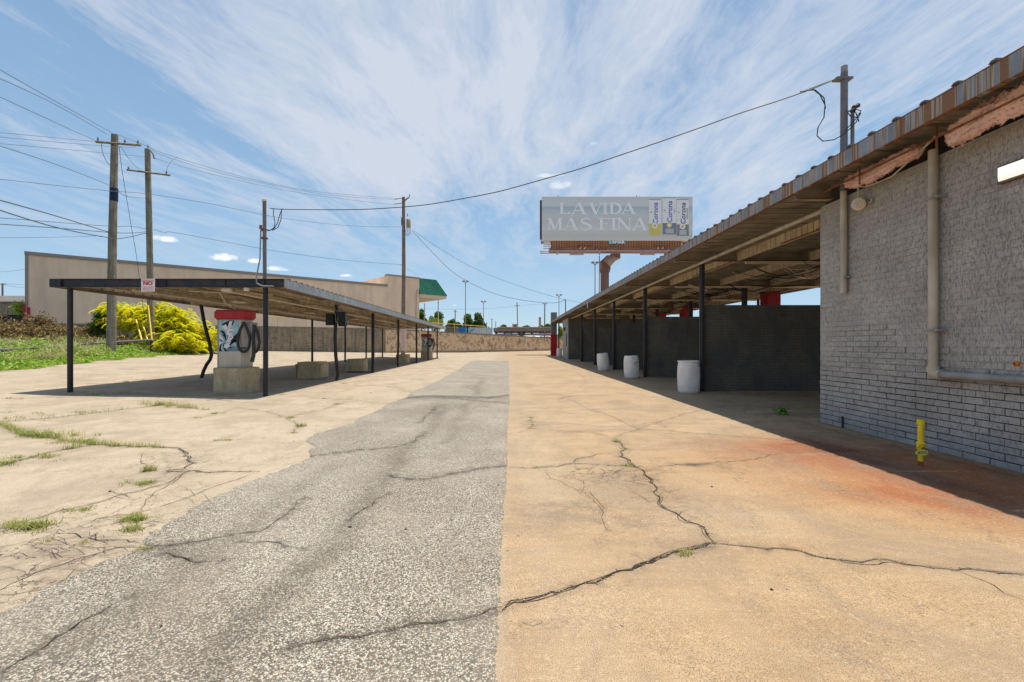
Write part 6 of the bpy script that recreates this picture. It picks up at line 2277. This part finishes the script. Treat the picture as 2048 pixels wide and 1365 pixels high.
# dents, stains and marks on the drums
mb = MB()
for (a0, r_, w_) in ((0, 0.06, 0.016), (0, 0.045, 0.008)):
    pts = []
    for i in range(9):
        a = math.radians(60 + 150 * i / 8)
        th_ = -1.15 + r_ * 1.6 * math.cos(a) / 0.3
        pts.append((5.12 + 0.2975 * math.cos(th_), 18.05 + 0.2975 * math.sin(th_), 0.56 + r_ * 1.2 * math.sin(a)))
    mb.tube(pts, w_ * 0.4, 4)
mb.tube([(5.12 + 0.2965 * math.cos(-1.05), 18.05 + 0.2965 * math.sin(-1.05), 0.49), (5.12 + 0.2965 * math.cos(-0.85), 18.05 + 0.2965 * math.sin(-0.85), 0.495)], 0.01, 4)
mb.build('black_mark', m_ink, b2)
MB().tube([(5.16 + 0.281 * math.cos(-1.0), 12.62 + 0.281 * math.sin(-1.0), 0.74), (5.16 + 0.283 * math.cos(-0.9), 12.62 + 0.283 * math.sin(-0.9), 0.745)], 0.014, 6).build('bung', m_rust, b1)

# young plants against the wall and in the bay joint
def seedling(c, n, size, label, seed, hgt):
    o = thing('leafy_weed', label, 'plant', c, None)
    r4 = random.Random(seed)
    mb = MB()
    st_ = MB()
    for i in range(n):
        a = r4.uniform(0, 6.28)
        t = r4.uniform(0.25, 1)
        L = size * r4.uniform(0.6, 1.1)
        base = Vector((c[0], c[1], c[2]))
        p = base + Vector((math.cos(a) * hgt * 0.5 * r4.random(), math.sin(a) * hgt * 0.5 * r4.random(), hgt * t))
        st_.tube([base, base.lerp(p, 0.5) + Vector((0, 0, 0.02)), p], [0.004, 0.003, 0.002], 4)
        d_ = Vector((math.cos(a), math.sin(a), 0.1))
        sd = Vector((-math.sin(a), math.cos(a), 0))
        w_ = L * 0.32
        m1 = p + d_ * L * 0.35 + Vector((0, 0, 0.01))
        m2 = p + d_ * L * 0.7 - Vector((0, 0, 0.012))
        tip = p + d_ * L - Vector((0, 0, 0.05 * L / 0.1))
        lf = MB()
        lf.add([p, m1 + sd * w_, m2 + sd * w_ * 0.8, tip, m2 - sd * w_ * 0.8, m1 - sd * w_, m1 - Vector((0, 0, 0.008)), m2 - Vector((0, 0, 0.008))],
               [(0, 6, 1), (6, 7, 2, 1), (7, 3, 2), (0, 5, 6), (5, 4, 7, 6), (4, 3, 7)])
        lf.build('leaf', l_plant, o)
    st_.build('stem', l_plant, o)
    return o


c = G(1562, 829)
seedling((c.x, c.y, gz(c.x, c.y)), 26, 0.12, 'bright leafy weed growing from the joint left of the brick wall corner', 5, 0.13)
# ================================================================== HOARDING
BZ = 58.0
def BP(u_, v_, dy_=0.0):
    """a point of the hoarding face, u and v in the units of the enlarged crop"""
    q = P(1040 + u_ / 5.25, 360 + v_ / 5.25, BZ)
    return Vector((q.x, BZ + dy_, q.z))


colx = P(1209.5, 0, 60.5).x
hb = thing('billboard', 'large roadside hoarding on a brown column, pale beach advertisement with three cans', 'billboard', (colx, 60.5, 0))


def bbox(u0, v0, u1, v1, d0, d1):
    a, b = BP(u0, v1), BP(u1, v0)
    return MB().box(a.x, b.x, BZ + d0, BZ + d1, a.z, b.z)


nb = newmat('beach_print')
s = nb.new('ShaderNodeSeparateXYZ')
p = nb.pos()
nb.put(s.inputs[0], p)
zb0, zb1 = BP(0, 640).z, BP(0, 175).z
t = nb.new('ShaderNodeMapRange')
t.inputs['From Min'].default_value = zb0
t.inputs['From Max'].default_value = zb1
nb.put(t.inputs['Value'], s.outputs[2])
n = nb.noise(nb.scl(p, 0.35, 1, 2.2), 1.0, 5, 0.65, 0.5)
tv = nb.math('ADD', t.outputs[0], nb.math('MULTIPLY', nb.math('SUBTRACT', n, 0.5), 0.07))
c = nb.ramp(tv, (0.0, (0.66, 0.64, 0.58)), (0.12, (0.56, 0.55, 0.48)), (0.28, (0.66, 0.68, 0.67)), (0.42, (0.54, 0.55, 0.51)), (0.56, (0.58, 0.63, 0.64)), (0.70, (0.42, 0.53, 0.56)), (0.745, (0.31, 0.43, 0.48)), (0.80, (0.60, 0.67, 0.70)), (0.83, (0.64, 0.66, 0.69)), (1.0, (0.60, 0.59, 0.57)))
c = nb.mix(0.3, c, (0.74, 0.74, 0.74))
m_beach = fin(nb, c, 0.6)
face = bbox(230, 178, 1812, 640, 0, 0.35).build('advert_face', m_beach, hb)
bbox(212, 208, 229, 620, 0.2, 0.5).build('rear_face_edge', weathered('dark_red_edge', (0.1, 0.03, 0.03), (0.15, 0.05, 0.05), 2), hb)
bbox(232, 190, 1808, 640, 0.36, 1.9).build('rear_structure', m_brownm, hb)
mb = MB()
for u_ in (400, 1228):
    mb.tube([BP(u_, 180, 0.2), BP(u_, 160, 0.2)], 0.05, 5)
mb.build('lifting_lug', m_brownm, hb)
m_lett = flat('white_print', (0.80, 0.80, 0.83), 0.6)


def stroke(mb, pts, ws, d=-0.03):
    """a pen stroke with changing thickness, in crop units"""
    n_ = len(pts)
    vs = []
    for i in range(n_):
        a = Vector(pts[min(i + 1, n_ - 1)]) - Vector(pts[max(i - 1, 0)])
        a.normalize()
        nn = Vector((-a.y, a.x))
        w_ = ws[i] / 2 if isinstance(ws, (list, tuple)) else ws / 2
        for s_ in (w_, -w_):
            q = Vector(pts[i]) + nn * s_
            vs.append(BP(q.x, q.y, d))
    mb.add(vs, [(2 * i, 2 * i + 2, 2 * i + 3, 2 * i + 1) for i in range(n_ - 1)])


_sd = [0]


def sheet():
    _sd[0] += 1
    return -0.02 - 0.0035 * (_sd[0] % 6)


def letter(ch, u0, u1, v0, v1):
    W_, H_ = u1 - u0, v1 - v0
    TK, TN, SF = 30, 12, 11
    mb = MB()
    X = lambda a: u0 + a * W_
    Y = lambda b: v1 - b * H_
    st = lambda pts, ws: stroke(mb, [(X(a), Y(b)) for a, b in pts], ws, sheet())
    serif = lambda a, b, L=0.16: st([(a - L, b), (a + L, b)], SF)
    e = SF / 2 / H_
    if ch == 'L':
        st([(0.27, 0), (0.27, 1)], TK)
        serif(0.27, 1 - e, 0.25)
        st([(0, e), (1, e)], SF)
        st([(0.95, 0), (0.98, 0.3)], [20, 6])
    elif ch in 'AÁ':
        st([(0.14, 0), (0.5, 1)], TN)
        st([(0.5, 1.0), (0.86, 0)], TK)
        st([(0.28, 0.32), (0.7, 0.32)], TN)
        serif(0.13, e, 0.13)
        serif(0.86, e, 0.15)
        if ch == 'Á':
            st([(0.52, 1.10), (0.66, 1.27)], 13)
    elif ch == 'V':
        st([(0.14, 1), (0.5, 0)], TK)
        st([(0.5, 0), (0.86, 1)], TN)
        serif(0.14, 1 - e, 0.15)
        serif(0.86, 1 - e, 0.13)
    elif ch == 'I':
        st([(0.5, 0), (0.5, 1)], TK)
        serif(0.5, e, 0.9)
        serif(0.5, 1 - e, 0.9)
    elif ch == 'D':
        st([(0.2, 0), (0.2, 1)], TK)
        pts = [(0.1 + 0.0, e)]
        arc = [(0.4 + 0.48 * math.sin(math.pi * i / 14), 0.5 - (0.5 - e) * math.cos(math.pi * i / 14)) for i in range(15)]
        st([(0.0, e)] + arc + [(0.0, 1 - e)], [SF] + [SF + (TK - SF) * math.sin(math.pi * i / 14) for i in range(15)] + [SF])
    elif ch == 'M':
        st([(0.1, 0), (0.14, 1)], TN)
        st([(0.14, 1), (0.48, 0.05)], TK * 0.9)
        st([(0.48, 0.05), (0.82, 1)], TN)
        st([(0.84, 1), (0.88, 0)], TK)
        for a in (0.1, 0.88):
            serif(a, e, 0.12)
        serif(0.1, 1 - e, 0.08)
        serif(0.9, 1 - e, 0.08)
    elif ch == 'S':
        pts = [(0.86, 0.72), (0.80, 0.90), (0.55, 0.97), (0.28, 0.90), (0.20, 0.74), (0.32, 0.60), (0.55, 0.51), (0.78, 0.40), (0.86, 0.25), (0.75, 0.09), (0.50, 0.03), (0.24, 0.09), (0.14, 0.28)]
        st(pts, [8, 12, 13, 18, 24, 28, 30, 28, 24, 18, 13, 12, 8])
    elif ch == 'F':
        st([(0.25, 0), (0.25, 1)], TK)
        serif(0.25, e, 0.25)
        st([(0, 1 - e), (0.95, 1 - e)], SF)
        st([(0.93, 1), (0.96, 0.75)], [16, 6])
        st([(0.3, 0.52), (0.75, 0.52)], SF)
        st([(0.75, 0.42), (0.75, 0.62)], 8)
    elif ch == 'N':
        st([(0.14, 0), (0.14, 1)], TN)
        st([(0.12, 1), (0.84, 0)], TK)
        st([(0.86, 0), (0.86, 1)], TN)
        serif(0.12, e, 0.11)
        serif(0.1, 1 - e, 0.1)
        serif(0.86, 1 - e, 0.12)
    return mb.build('letter', m_lett, face)


for ch, a, b in (('L', 408, 520), ('A', 530, 700), ('V', 722, 872), ('I', 876, 912), ('D', 935, 1070), ('A', 1052, 1216)):
    letter(ch, a, b, 240, 362)
for ch, a, b in (('M', 290, 442), ('Á', 448, 615), ('S', 615, 765), ('F', 822, 945), ('I', 962, 1002), ('N', 1018, 1172), ('A', 1170, 1338)):
    letter(ch, a, b, 402, 530)
m_cw = flat('can_white', (0.76, 0.76, 0.77), 0.5)
m_cy = flat('can_yellow', (0.60, 0.54, 0.16), 0.5)
m_cn = flat('can_navy', (0.20, 0.21, 0.28), 0.5)
m_cg = flat('can_charcoal', (0.24, 0.24, 0.25), 0.5)
m_ct = flat('can_blue_lettering', (0.14, 0.17, 0.42), 0.5)
m_cgt = flat('can_grey_lettering', (0.12, 0.13, 0.22), 0.5)
m_cl = flat('can_gold', (0.6, 0.5, 0.12), 0.5)


def disc(u_, v_, ru, d0, mat, par, name='roundel'):
    c = BP(u_, v_)
    r_ = BP(u_ + ru, v_).x - c.x
    pts = [(c.x + r_ * math.cos(2 * math.pi * i / 24), BZ + d0, c.z + r_ * math.sin(2 * math.pi * i / 24)) for i in range(24)]
    MB().prism(pts, [(a, b - 0.004, c_) for a, b, c_ in pts]).build(name, mat, par)


for (u0, u1, v0, v1, vs, mbot, mt, sub, mdisc, mtx, vmid) in ((1352, 1482, 212, 585, 462, m_cy, m_ct, None, m_cw, None, 355), (1495, 1640, 195, 577, 455, m_cn, m_ct, 'Light', m_cl, m_cy, 338), (1643, 1772, 212, 592, 470, m_cg, m_cgt, 'PREMIER', m_cw, m_cgt, 355)):
    cn = bbox(u0, v0, u1, v1, -0.05, -0.005).build('can', m_cw, face)
    bbox(u0 + 1, vs, u1 - 1, v1 - 2, -0.056, -0.0505).build('can_base', mbot, cn)
    bbox(u0 + 4, v0 - 6, u1 - 4, v0 - 0.5, -0.045, -0.006).build('can_rim', m_cg, cn)
    disc((u0 + u1) / 2 - 2, vs + 22, 30, -0.058, mdisc, cn)
    disc((u0 + u1) / 2 - 2, vs + 22, 16, -0.064, m_cl if mdisc is m_cw else m_cw, cn, 'crest')
    disc(u0 + 24, v0 + 130, 11, -0.052, m_cl, cn, 'gold_mark')
    cu_, cv_ = (u0 + u1) / 2 + 6, vmid
    cc = BP(cu_, cv_)
    sz = 0.125 * 0 + abs(BP(0, 0).z - BP(0, 74).z)
    text_mesh('Corona', sz, 0.002, mt, cn, lambda x, y, z, cc=cc: Vector((cc.x - y, BZ - 0.057 - z, cc.z + x * 0.98)), bold=0.02, shear=0.1)
    if sub:
        cc2 = BP(cu_ + 44, cv_ - (10 if sub == 'Light' else 0))
        text_mesh(sub, sz * 0.36, 0.002, mt, cn, lambda x, y, z, cc2=cc2: Vector((cc2.x - y, BZ - 0.057 - z, cc2.z + x * (1.2 if sub == 'PREMIER' else 1.0))), name='sub_lettering')
    for q in range(5):
        bbox(u0 + 28 + 5 * (q % 2), vs + 62 + q * 10, u1 - 26, vs + 66 + q * 10, -0.061, -0.0565).build('small_print', m_cl if mbot is m_cy else m_cgt if mbot is m_cy else m_lett, cn)
# apron of ribbed orange steel
bbox(325, 640, 1700, 712, 0.10, 0.25).build('apron', m_apron, hb)
mb = MB()
u_ = 330
while u_ < 1700:
    a, b = BP(u_, 712), BP(u_ + 4, 642)
    mb.box(a.x, b.x, BZ + 0.04, BZ + 0.101, a.z, b.z)
    u_ += 27
mb.build('apron_rib', weathered('dark_apron_rib', (0.12, 0.05, 0.025), (0.2, 0.08, 0.04), 2), hb)
bbox(250, 642, 324, 672, 0.2, 0.8).build('apron_end', m_white, hb)
bbox(312, 713, 1640, 748, -0.1, 1.3).build('main_beam', m_brownm, hb)
for u_ in (598, 1424):
    bbox(u_, 676, u_ + 158, 688, -0.05, 0.05).build('light_bar', m_brownm, hb)
lp = bbox(925, 640, 1112, 674, -0.02, 0.08).build('maker_plate', flat('teal_plate', (0.08, 0.22, 0.28), 0.4), hb)
c0_ = BP(1018, 657)
text_mesh('LAMAR', abs(BP(0, 0).z - BP(0, 40).z), 0.002, m_lett, lp, lambda x, y, z: Vector((c0_.x + x * 1.25, BZ - 0.025 - z, c0_.z + y)), bold=0.02)
# catwalk: two long rails, arms and lamps
cw = lambda u_, v_, d: BP(u_, v_, d)
mb = MB()
for v_, d in ((777, -1.6), (797, -1.6)):
    mb.tube([BP(205, v_, d), BP(1640, v_, d)], 0.06, 5)
mb.tube([BP(240, 712, -0.8), BP(310, 712, -0.8)], 0.05, 5)
mb.tube([BP(240, 735, -0.8), BP(310, 735, -0.8)], 0.05, 5)
mb.tube([BP(207, 775, -1.6), BP(207, 800, -1.6)], 0.05, 5)
mb.build('catwalk_rail', weathered('pinkish_rail', (0.34, 0.20, 0.18), (0.44, 0.27, 0.24), 2), hb)
for u_ in (420, 850, 1272, 800, 910, 1530):
    L = 48 if u_ in (420, 850, 1272) else 20
    MB().tube([BP(u_, 712, -0.15), BP(u_ - L, 812 if L > 30 else 780, -1.7)], 0.075, 5).build('catwalk_arm', m_brownm, hb)
for u_ in (655, 700, 1450, 1500):
    MB().tube([BP(u_, 692, -0.05), BP(u_ - 55, 760, -1.9)], 0.04, 5).build('lamp_arm', m_lightm, hb)
for u_ in (500, 1222):
    bbox(u_, 800, u_ + 138, 820, -2.1, -1.8).build('flood_lamp', m_lightm, hb)
# column, cap, offset arm
ZC = 60.5
MB().tube([(colx, ZC, -0.1), (colx, ZC, P(0, 541, ZC).z)], 8.4 * ZC / FPX, 28).build('column', m_brownm, hb, smooth=True)
MB().tube([(colx, ZC, P(0, 545, ZC).z), (colx, ZC, P(0, 539, ZC).z)], 10.2 * ZC / FPX, 28).build('collar', m_brownm, hb)
qx0, qx1 = P(1200.5, 0, ZC).x, P(1219, 0, ZC).x
MB().box(qx0, qx1, ZC - 0.6, ZC + 0.6, P(0, 541, ZC).z, P(0, 523, ZC).z).build('column_head', m_brownm, hb)
MB().tube([P(1214, 528, ZC - 0.9), P(1226, 515.5, ZC - 0.9), P(1235, 511, ZC - 0.6)], [8.4 * ZC / FPX] * 3, 24).build('offset_arm', m_lightm, hb, smooth=True)
MB().prism([tuple(P(1200, 524, ZC - 0.2)), tuple(P(1219, 524, ZC - 0.2)), tuple(P(1219, 524, ZC + 0.7)), tuple(P(1200, 524, ZC + 0.7))],
           [tuple(P(1214, 511, ZC - 0.2)), tuple(P(1232, 511, ZC - 0.2)), tuple(P(1232, 511, ZC + 0.7)), tuple(P(1214, 511, ZC + 0.7))]).build('head_plate', m_brownm, hb)
MB().tube([P(1232, 517, ZC - 1.0), P(1232, 500, ZC - 1.0)], 8.0 * ZC / FPX, 20).build('upper_stub', m_brownm, hb, smooth=True)
MB().tube([P(1198.5, 700, ZC - 0.8), P(1199, 512, ZC - 0.8)], 0.06, 6).build('ladder_pipe', m_trim, hb)

# ================================================================== THINGS BEYOND THE WALL
LG = 'parking lot light poles beyond the wall'


def light_pole(ax, top, base, Z, head, label, r_=0.07, heads=2):
    b0 = P(ax, base, Z)
    b0.z = min(b0.z, 2.4)
    t0 = P(ax, top, Z)
    o = thing('light_pole', label, 'light pole', b0, LG)
    MB().tube([b0, (t0.x, Z, t0.z)], [r_ * 1.4, r_], 8).build('pole', m_trim, o)
    for s_ in (-1, 1):
        hx = t0.x + s_ * head * Z / FPX
        MB().tube([(t0.x, Z, t0.z - 0.3), (hx, Z, t0.z + 0.2)], 0.05, 5).build('arm', m_trim, o)
        MB().box(hx - 0.24, hx + 0.24, Z - 0.25, Z + 0.25, t0.z + 0.05, t0.z + 0.34, 0.05).build('lamp_head', m_trim, o)
    return o


light_pole(931, 565, 690, 92, 3.6, 'tallest light pole rising beyond the green awning')
light_pole(967, 605, 690, 110, 3.2, 'light pole beside the white trailer beyond the wall')
light_pole(1118, 592, 690, 105, 3.6, 'light pole standing behind the grey brick pillar')
light_pole(1190, 528, 690, 75, 4.2, 'light pole left of the brown hoarding column')
UG = 'distant utility poles beyond the wall'


def far_pole(ax0, ax1, top, Z, r_, label, arm=6, armz=4, mat=None):
    b0 = P(ax1, 690, Z)
    t0 = P(ax0, top, Z)
    o = thing('utility_pole', label, 'utility pole', (b0.x, Z, 1.0), UG)
    MB().tube([(b0.x, Z, 1.0), (t0.x, Z, t0.z)], [r_ * 0.95, r_ * 0.75], 7).build('shaft', mat or m_wood, o)
    if arm:
        z = P(0, top + armz, Z).z
        MB().tube([(t0.x - arm * Z / FPX, Z - 0.2, z), (t0.x + arm * Z / FPX, Z - 0.2, z)], 0.09, 4).build('cross_arm', mat or m_wood, o)
    return o


far_pole(1034, 1036.5, 605, 120, 0.16, 'leaning far utility pole with short cross arm, midway along the low brown building', 5, 7)
far_pole(1089.5, 1089, 608, 100, 0.16, 'straight far pole where the sagging cable is tied', 5, 0)
far_pole(910.5, 910, 620, 150, 0.2, 'brown far pole with transformers beyond the green awning', 4, 3, m_woodb)
far_pole(983.8, 984, 638, 190, 0.2, 'thin far pole left of the low brown building', 3, 1)
far_pole(991.5, 991.5, 643, 190, 0.18, 'second thin far pole close to the low brown building', 0)
far_pole(5, 5, 567, 90, 0.2, 'dark far pole with cross arm at the left edge over the shed', 10, 2, m_woodb)
far_pole(1025, 1025, 648, 170, 0.15, 'short far pole above the low brown building roof', 0)
m0 = thing('roof_mast', 'thin dark mast standing above the far end of the wash roof', 'mast', R(6.6, 49, 3.9))
q = P(1131, 640, 48.5)
MB().tube([(q.x, 48.5, 3.9), (q.x, 48.5, P(0, 599, 48.5).z)], 0.055, 8).build('pipe', m_mast, m0)
wire([(780, 612), (860, 618), (930, 619), (1000, 616), (1034, 612), (1090, 608)], 140, 110, 0.02, 'faint far wire passing behind the light poles')
wire([(-40, 545), (20, 543), (56, 537)], 60, 50, 0.015, 'dark wire running to the left corner of the beige building')
wire([(5, 570), (30, 574), (56, 577)], 90, 80, 0.02, 'lower far wire right of the pole at the left edge')
wire([(5, 568), (30, 569), (56, 571)], 90, 80, 0.02, 'upper far wire right of the pole at the left edge')

TG = 'trees beyond the retaining wall'


def tree(ax, top, base, wd, Z, label, seed, mat=None, n=2600, size=0.5, trunk=True):
    b0 = P(ax, base, Z)
    zb = 2.0
    h = P(ax, top, Z).z
    rw = wd / 2 * Z / FPX
    o = thing('tree', label, 'tree', (b0.x, Z, zb), TG)
    r4 = random.Random(seed)
    cs = []
    zc0 = b0.z if base < 690 else zb + 1
    for i in range(9):
        a = r4.uniform(0, 6.28)
        q = r4.uniform(0.1, 0.8)
        zz_ = zc0 + (h - zc0) * r4.uniform(0.25, 0.8)
        fall = 1 - 0.5 * ((zz_ - zc0) / (h - zc0))
        rr = rw * r4.uniform(0.35, 0.55)
        cs.append(((b0.x + math.cos(a) * rw * q * fall, Z + math.sin(a) * rw * q, zz_), (rr, rr, min(rr, (h - zc0) * 0.26))))
    cs.append(((b0.x, Z, h - rw * 0.4), (rw * 0.4, rw * 0.4, rw * 0.38)))
    C = clump(n, cs, seed)
    leaves(C, size, mat or l_tree, 'crown', parent=o, aspect=0.7, seed=seed)
    mb = MB()
    mb.tube([(b0.x, Z, zb - 0.5), (b0.x + 0.1, Z, zb + (h - zb) * 0.4), (b0.x, Z, zb + (h - zb) * 0.8)], [0.28, 0.2, 0.06], 7)
    for c_, r_ in cs[:6]:
        mb.tube([(b0.x, Z, zb + (h - zb) * 0.3), Vector(c_)], [0.12, 0.03], 5)
    mb.build('trunk', m_bark, o)
    return o


tree(843, 618, 652, 22, 130, 'dark tree touching the corner of the beige building under the awning', 41)
tree(876, 623, 655, 34, 140, 'broad dark tree between the two porch posts', 42)
tree(868, 636, 662, 42, 120, 'yellow green tree below the green awning', 43, l_bright, 2000, 0.4)
tree(903, 640, 662, 26, 130, 'small green tree beside the brown far pole', 44)
tree(935, 628, 668, 30, 120, 'left dark tree of the tall pair behind the light poles', 45, n=3000)
tree(956, 626, 668, 34, 120, 'right dark tree of the tall pair behind the light poles', 46, n=3000)
tree(918, 645, 668, 26, 125, 'low tree filling the gap left of the tall pair', 47)
tree(1008, 650, 664, 22, 230, 'low distant tree above the left part of the low brown building', 48, size=0.8)
tree(1053, 651, 664, 22, 230, 'low distant tree above the middle of the low brown building', 49, size=0.8)
tree(1082, 651, 666, 22, 220, 'low distant tree right of the sagging cable pole', 50, size=0.8)
tree(1097, 649, 672, 18, 180, 'distant tree half hidden by the grey brick pillar', 51, size=0.7)
tree(1120, 654, 678, 16, 170, 'pale distant tree seen between the pillar and the equipment room', 52, l_bright, 1400, 0.6)
tr = []
for i in range(60):
    x = -260 + i * 11 + rnd.uniform(-4, 4)
    tr.append(((x, 420 + rnd.uniform(-20, 30), 5 + rnd.uniform(0, 3)), (9, 6, 5.5)))
fw = leaves(clump(26000, tr, 60), 1.6, l_tree, 'distant_woods', seed=61, aspect=0.7)
stuff(fw)
fw['label'] = 'low dark line of far woods along the horizon'

# low commercial building with cars in front
lb_ = thing('commercial_building', 'low brown flat roofed building behind the parked cars', 'building', P(1045, 670, 118))
a, b = P(987, 0, 118).x, P(1106, 0, 118).x
zr0, zr1 = P(0, 664, 118).z, P(0, 656.5, 118).z
MB().box(a + 0.4, b, 118.4, 134, 1.5, zr0 + 0.1).build('wall', weathered('brown_shop_wall', (0.16, 0.10, 0.08), (0.22, 0.14, 0.11), 1), lb_)
MB().box(a, b + 0.5, 116.8, 134.5, zr0 + 0.1, zr1).build('roof', weathered('grey_brown_roof', (0.20, 0.16, 0.14), (0.28, 0.23, 0.2), 1), lb_)
MB().box(a + 1, b + 0.6, 116.6, 134.6, zr1 + 0.003, zr1 + 0.25).build('roof_edge', flat('orange_edge', (0.5, 0.30, 0.14)), lb_)
for i in range(9):
    xw = a + 1.5 + i * (b - a - 2) / 9
    MB().box(xw, xw + 1.25, 118.3, 118.42, 2.2, zr0 - 0.25).build('window', m_glass, lb_)
    MB().tube([(xw - 0.35, 117.2, 1.5), (xw - 0.35, 117.2, zr0 + 0.1)], 0.08, 6).build('post', flat('pinkish_post', (0.42, 0.24, 0.16)) if i == 0 else bpy.data.materials['pinkish_post'], lb_)
MB().box(a + 5.2, a + 6.2, 122, 123, zr1 + 0.25, zr1 + 1.2).build('chimney', m_rust, lb_)
MB().box(a + 12, a + 12.6, 121, 121.6, zr1 + 0.25, zr1 + 3.0).build('vent_stack', m_trim, lb_)

tb = thing('storage_trailer', 'white box trailer with teal streak beyond the wall', 'trailer', P(960, 672, 84))
x0, x1 = P(936.5, 0, 84).x, P(985, 0, 84).x
MB().box(x0, x1, 84, 86.6, 2.0, P(0, 655.5, 84).z).build('box', weathered('white_trailer_side', (0.50, 0.55, 0.57), (0.64, 0.68, 0.69), 1, 0.5, 0.05, 20), tb)
mb = MB()
for i in range(14):
    xx_ = x0 + 0.2 + i * (x1 - x0 - 0.4) / 13
    mb.box(xx_, xx_ + 0.04, 83.96, 84.0, 2.1, P(0, 656, 84).z)
mb.build('rib', m_grayf, tb)
MB().prism([tuple(P(937, 668, 83.95)), tuple(P(941, 660, 83.95)), tuple(P(950, 657, 83.95)), tuple(P(944, 664, 83.95))], [tuple(P(937, 668, 83.99)), tuple(P(941, 660, 83.99)), tuple(P(950, 657, 83.99)), tuple(P(944, 664, 83.99))]).build('teal_streak', flat('teal_paint', (0.05, 0.4, 0.38)), tb)
bt_ = thing('storage_container', 'bright blue container beside the white trailer', 'container', P(923, 668, 82))
x0, x1 = P(915.5, 0, 82).x, P(931.5, 0, 82).x
MB().box(x0, x1, 82, 84.4, 2.2, P(0, 655.5, 82).z).build('box', weathered('blue_container_paint', (0.03, 0.16, 0.45), (0.06, 0.26, 0.6), 1), bt_)
mb = MB()
for i in range(8):
    xx_ = x0 + 0.1 + i * (x1 - x0 - 0.2) / 7
    mb.box(xx_, xx_ + 0.06, 81.95, 82.0, 2.3, P(0, 656, 82).z)
mb.build('rib', bpy.data.materials['blue_container_paint'], bt_)
gs = thing('grey_shed', 'dull grey low shed left of the blue container', 'shed', P(900, 668, 88))
x0, x1 = P(889, 0, 88).x, P(912, 0, 88).x
MB().box(x0, x1, 88, 92, 2.0, P(0, 656, 88).z).build('wall', m_wood, gs)
MB().box(x0 - 0.2, x1 + 0.2, 87.7, 92.2, P(0, 656, 88).z + 0.003, P(0, 654, 88).z).build('roof', m_trim, gs)


# parked cars, noses toward the wall
def car(c, paint, label, rot=0.0):
    o = thing('parked_car', label, 'car', c, 'cars parked beyond the wall')
    r4 = Matrix.Rotation(rot, 3, 'Z')
    T = lambda x, y, z: Vector(c) + r4 @ Vector((x, y, z))
    secs = [(-2.2, 0.35, 0.62, 0.80), (-2.05, 0.25, 0.78, 0.88), (-1.0, 0.22, 0.92, 0.90), (0.9, 0.22, 0.96, 0.90), (1.9, 0.25, 0.92, 0.88), (2.2, 0.35, 0.72, 0.80)]
    mb = MB(T)
    vs = []
    for (yy_, z0, z1, hw) in secs:
        vs += [(-hw, yy_, z0 + 0.1), (-hw, yy_, z1 - 0.12), (-hw * 0.9, yy_, z1), (hw * 0.9, yy_, z1), (hw, yy_, z1 - 0.12), (hw, yy_, z0 + 0.1), (hw * 0.9, yy_, z0), (-hw * 0.9, yy_, z0)]
    fs = [(8 * i + j, 8 * i + (j + 1) % 8, 8 * i + 8 + (j + 1) % 8, 8 * i + 8 + j) for i in range(5) for j in range(8)]
    fs += [tuple(range(8)), tuple(reversed(range(40, 48)))]
    mb.add(vs, fs)
    mb.build('body', paint, o)
    MB(T).prism([(-0.80, -1.0, 0.93), (0.80, -1.0, 0.93), (0.80, 1.5, 0.93), (-0.80, 1.5, 0.93)], [(-0.62, -0.25, 1.40), (0.62, -0.25, 1.40), (0.62, 0.95, 1.40), (-0.62, 0.95, 1.40)]).build('window', m_glass, o)
    MB(T).prism([(-0.63, -0.27, 1.401), (0.63, -0.27, 1.401), (0.63, 0.97, 1.401), (-0.63, 0.97, 1.401)], [(-0.55, -0.15, 1.47), (0.55, -0.15, 1.47), (0.55, 0.85, 1.47), (-0.55, 0.85, 1.47)]).build('roof', paint, o)
    for sx_ in (-0.6, 0.6):
        MB(T).box(sx_ - 0.17, sx_ + 0.17, -2.23, -2.15, 0.60, 0.72, 0.02).build('headlight', m_white, o)
    for sx_ in (-0.80, 0.62):
        for yy_ in (-1.4, 1.35):
            MB(T).tube([(sx_, yy_, 0.32), (sx_ + 0.18, yy_, 0.32)], 0.32, 14).build('wheel', m_tyre, o)
    return o


def paint(n_, c_):
    return flat(n_, c_, 0.25, 0.0, 0.05, 0.6)


cars = ((1001, 'white_car_paint', (0.62, 0.64, 0.66), 'white car leftmost of the row in front of the low brown building'), (1016, 'navy_car_paint', (0.03, 0.05, 0.12), 'dark blue car next to the leftmost white car'),
        (1030, 'silver_car_paint', (0.35, 0.32, 0.36), 'silver car just left of the leaning far pole'), (1056, 'cream_car_paint', (0.5, 0.46, 0.36), 'cream car in the middle of the parked row'),
        (1072, 'pink_car_paint', (0.5, 0.36, 0.36), 'pale maroon tinted car between the cream and teal cars'), (1085, 'teal_car_paint', (0.03, 0.10, 0.13), 'dark teal car near the cable pole'), (1097, 'red_car_paint', (0.35, 0.05, 0.06), 'red car closest to the grey brick pillar'))
for ax, nm, cc_, lb in cars:
    q = P(ax, 680, 103)
    car((q.x, 103, 2.38), paint(nm, cc_), lb, 0.1)
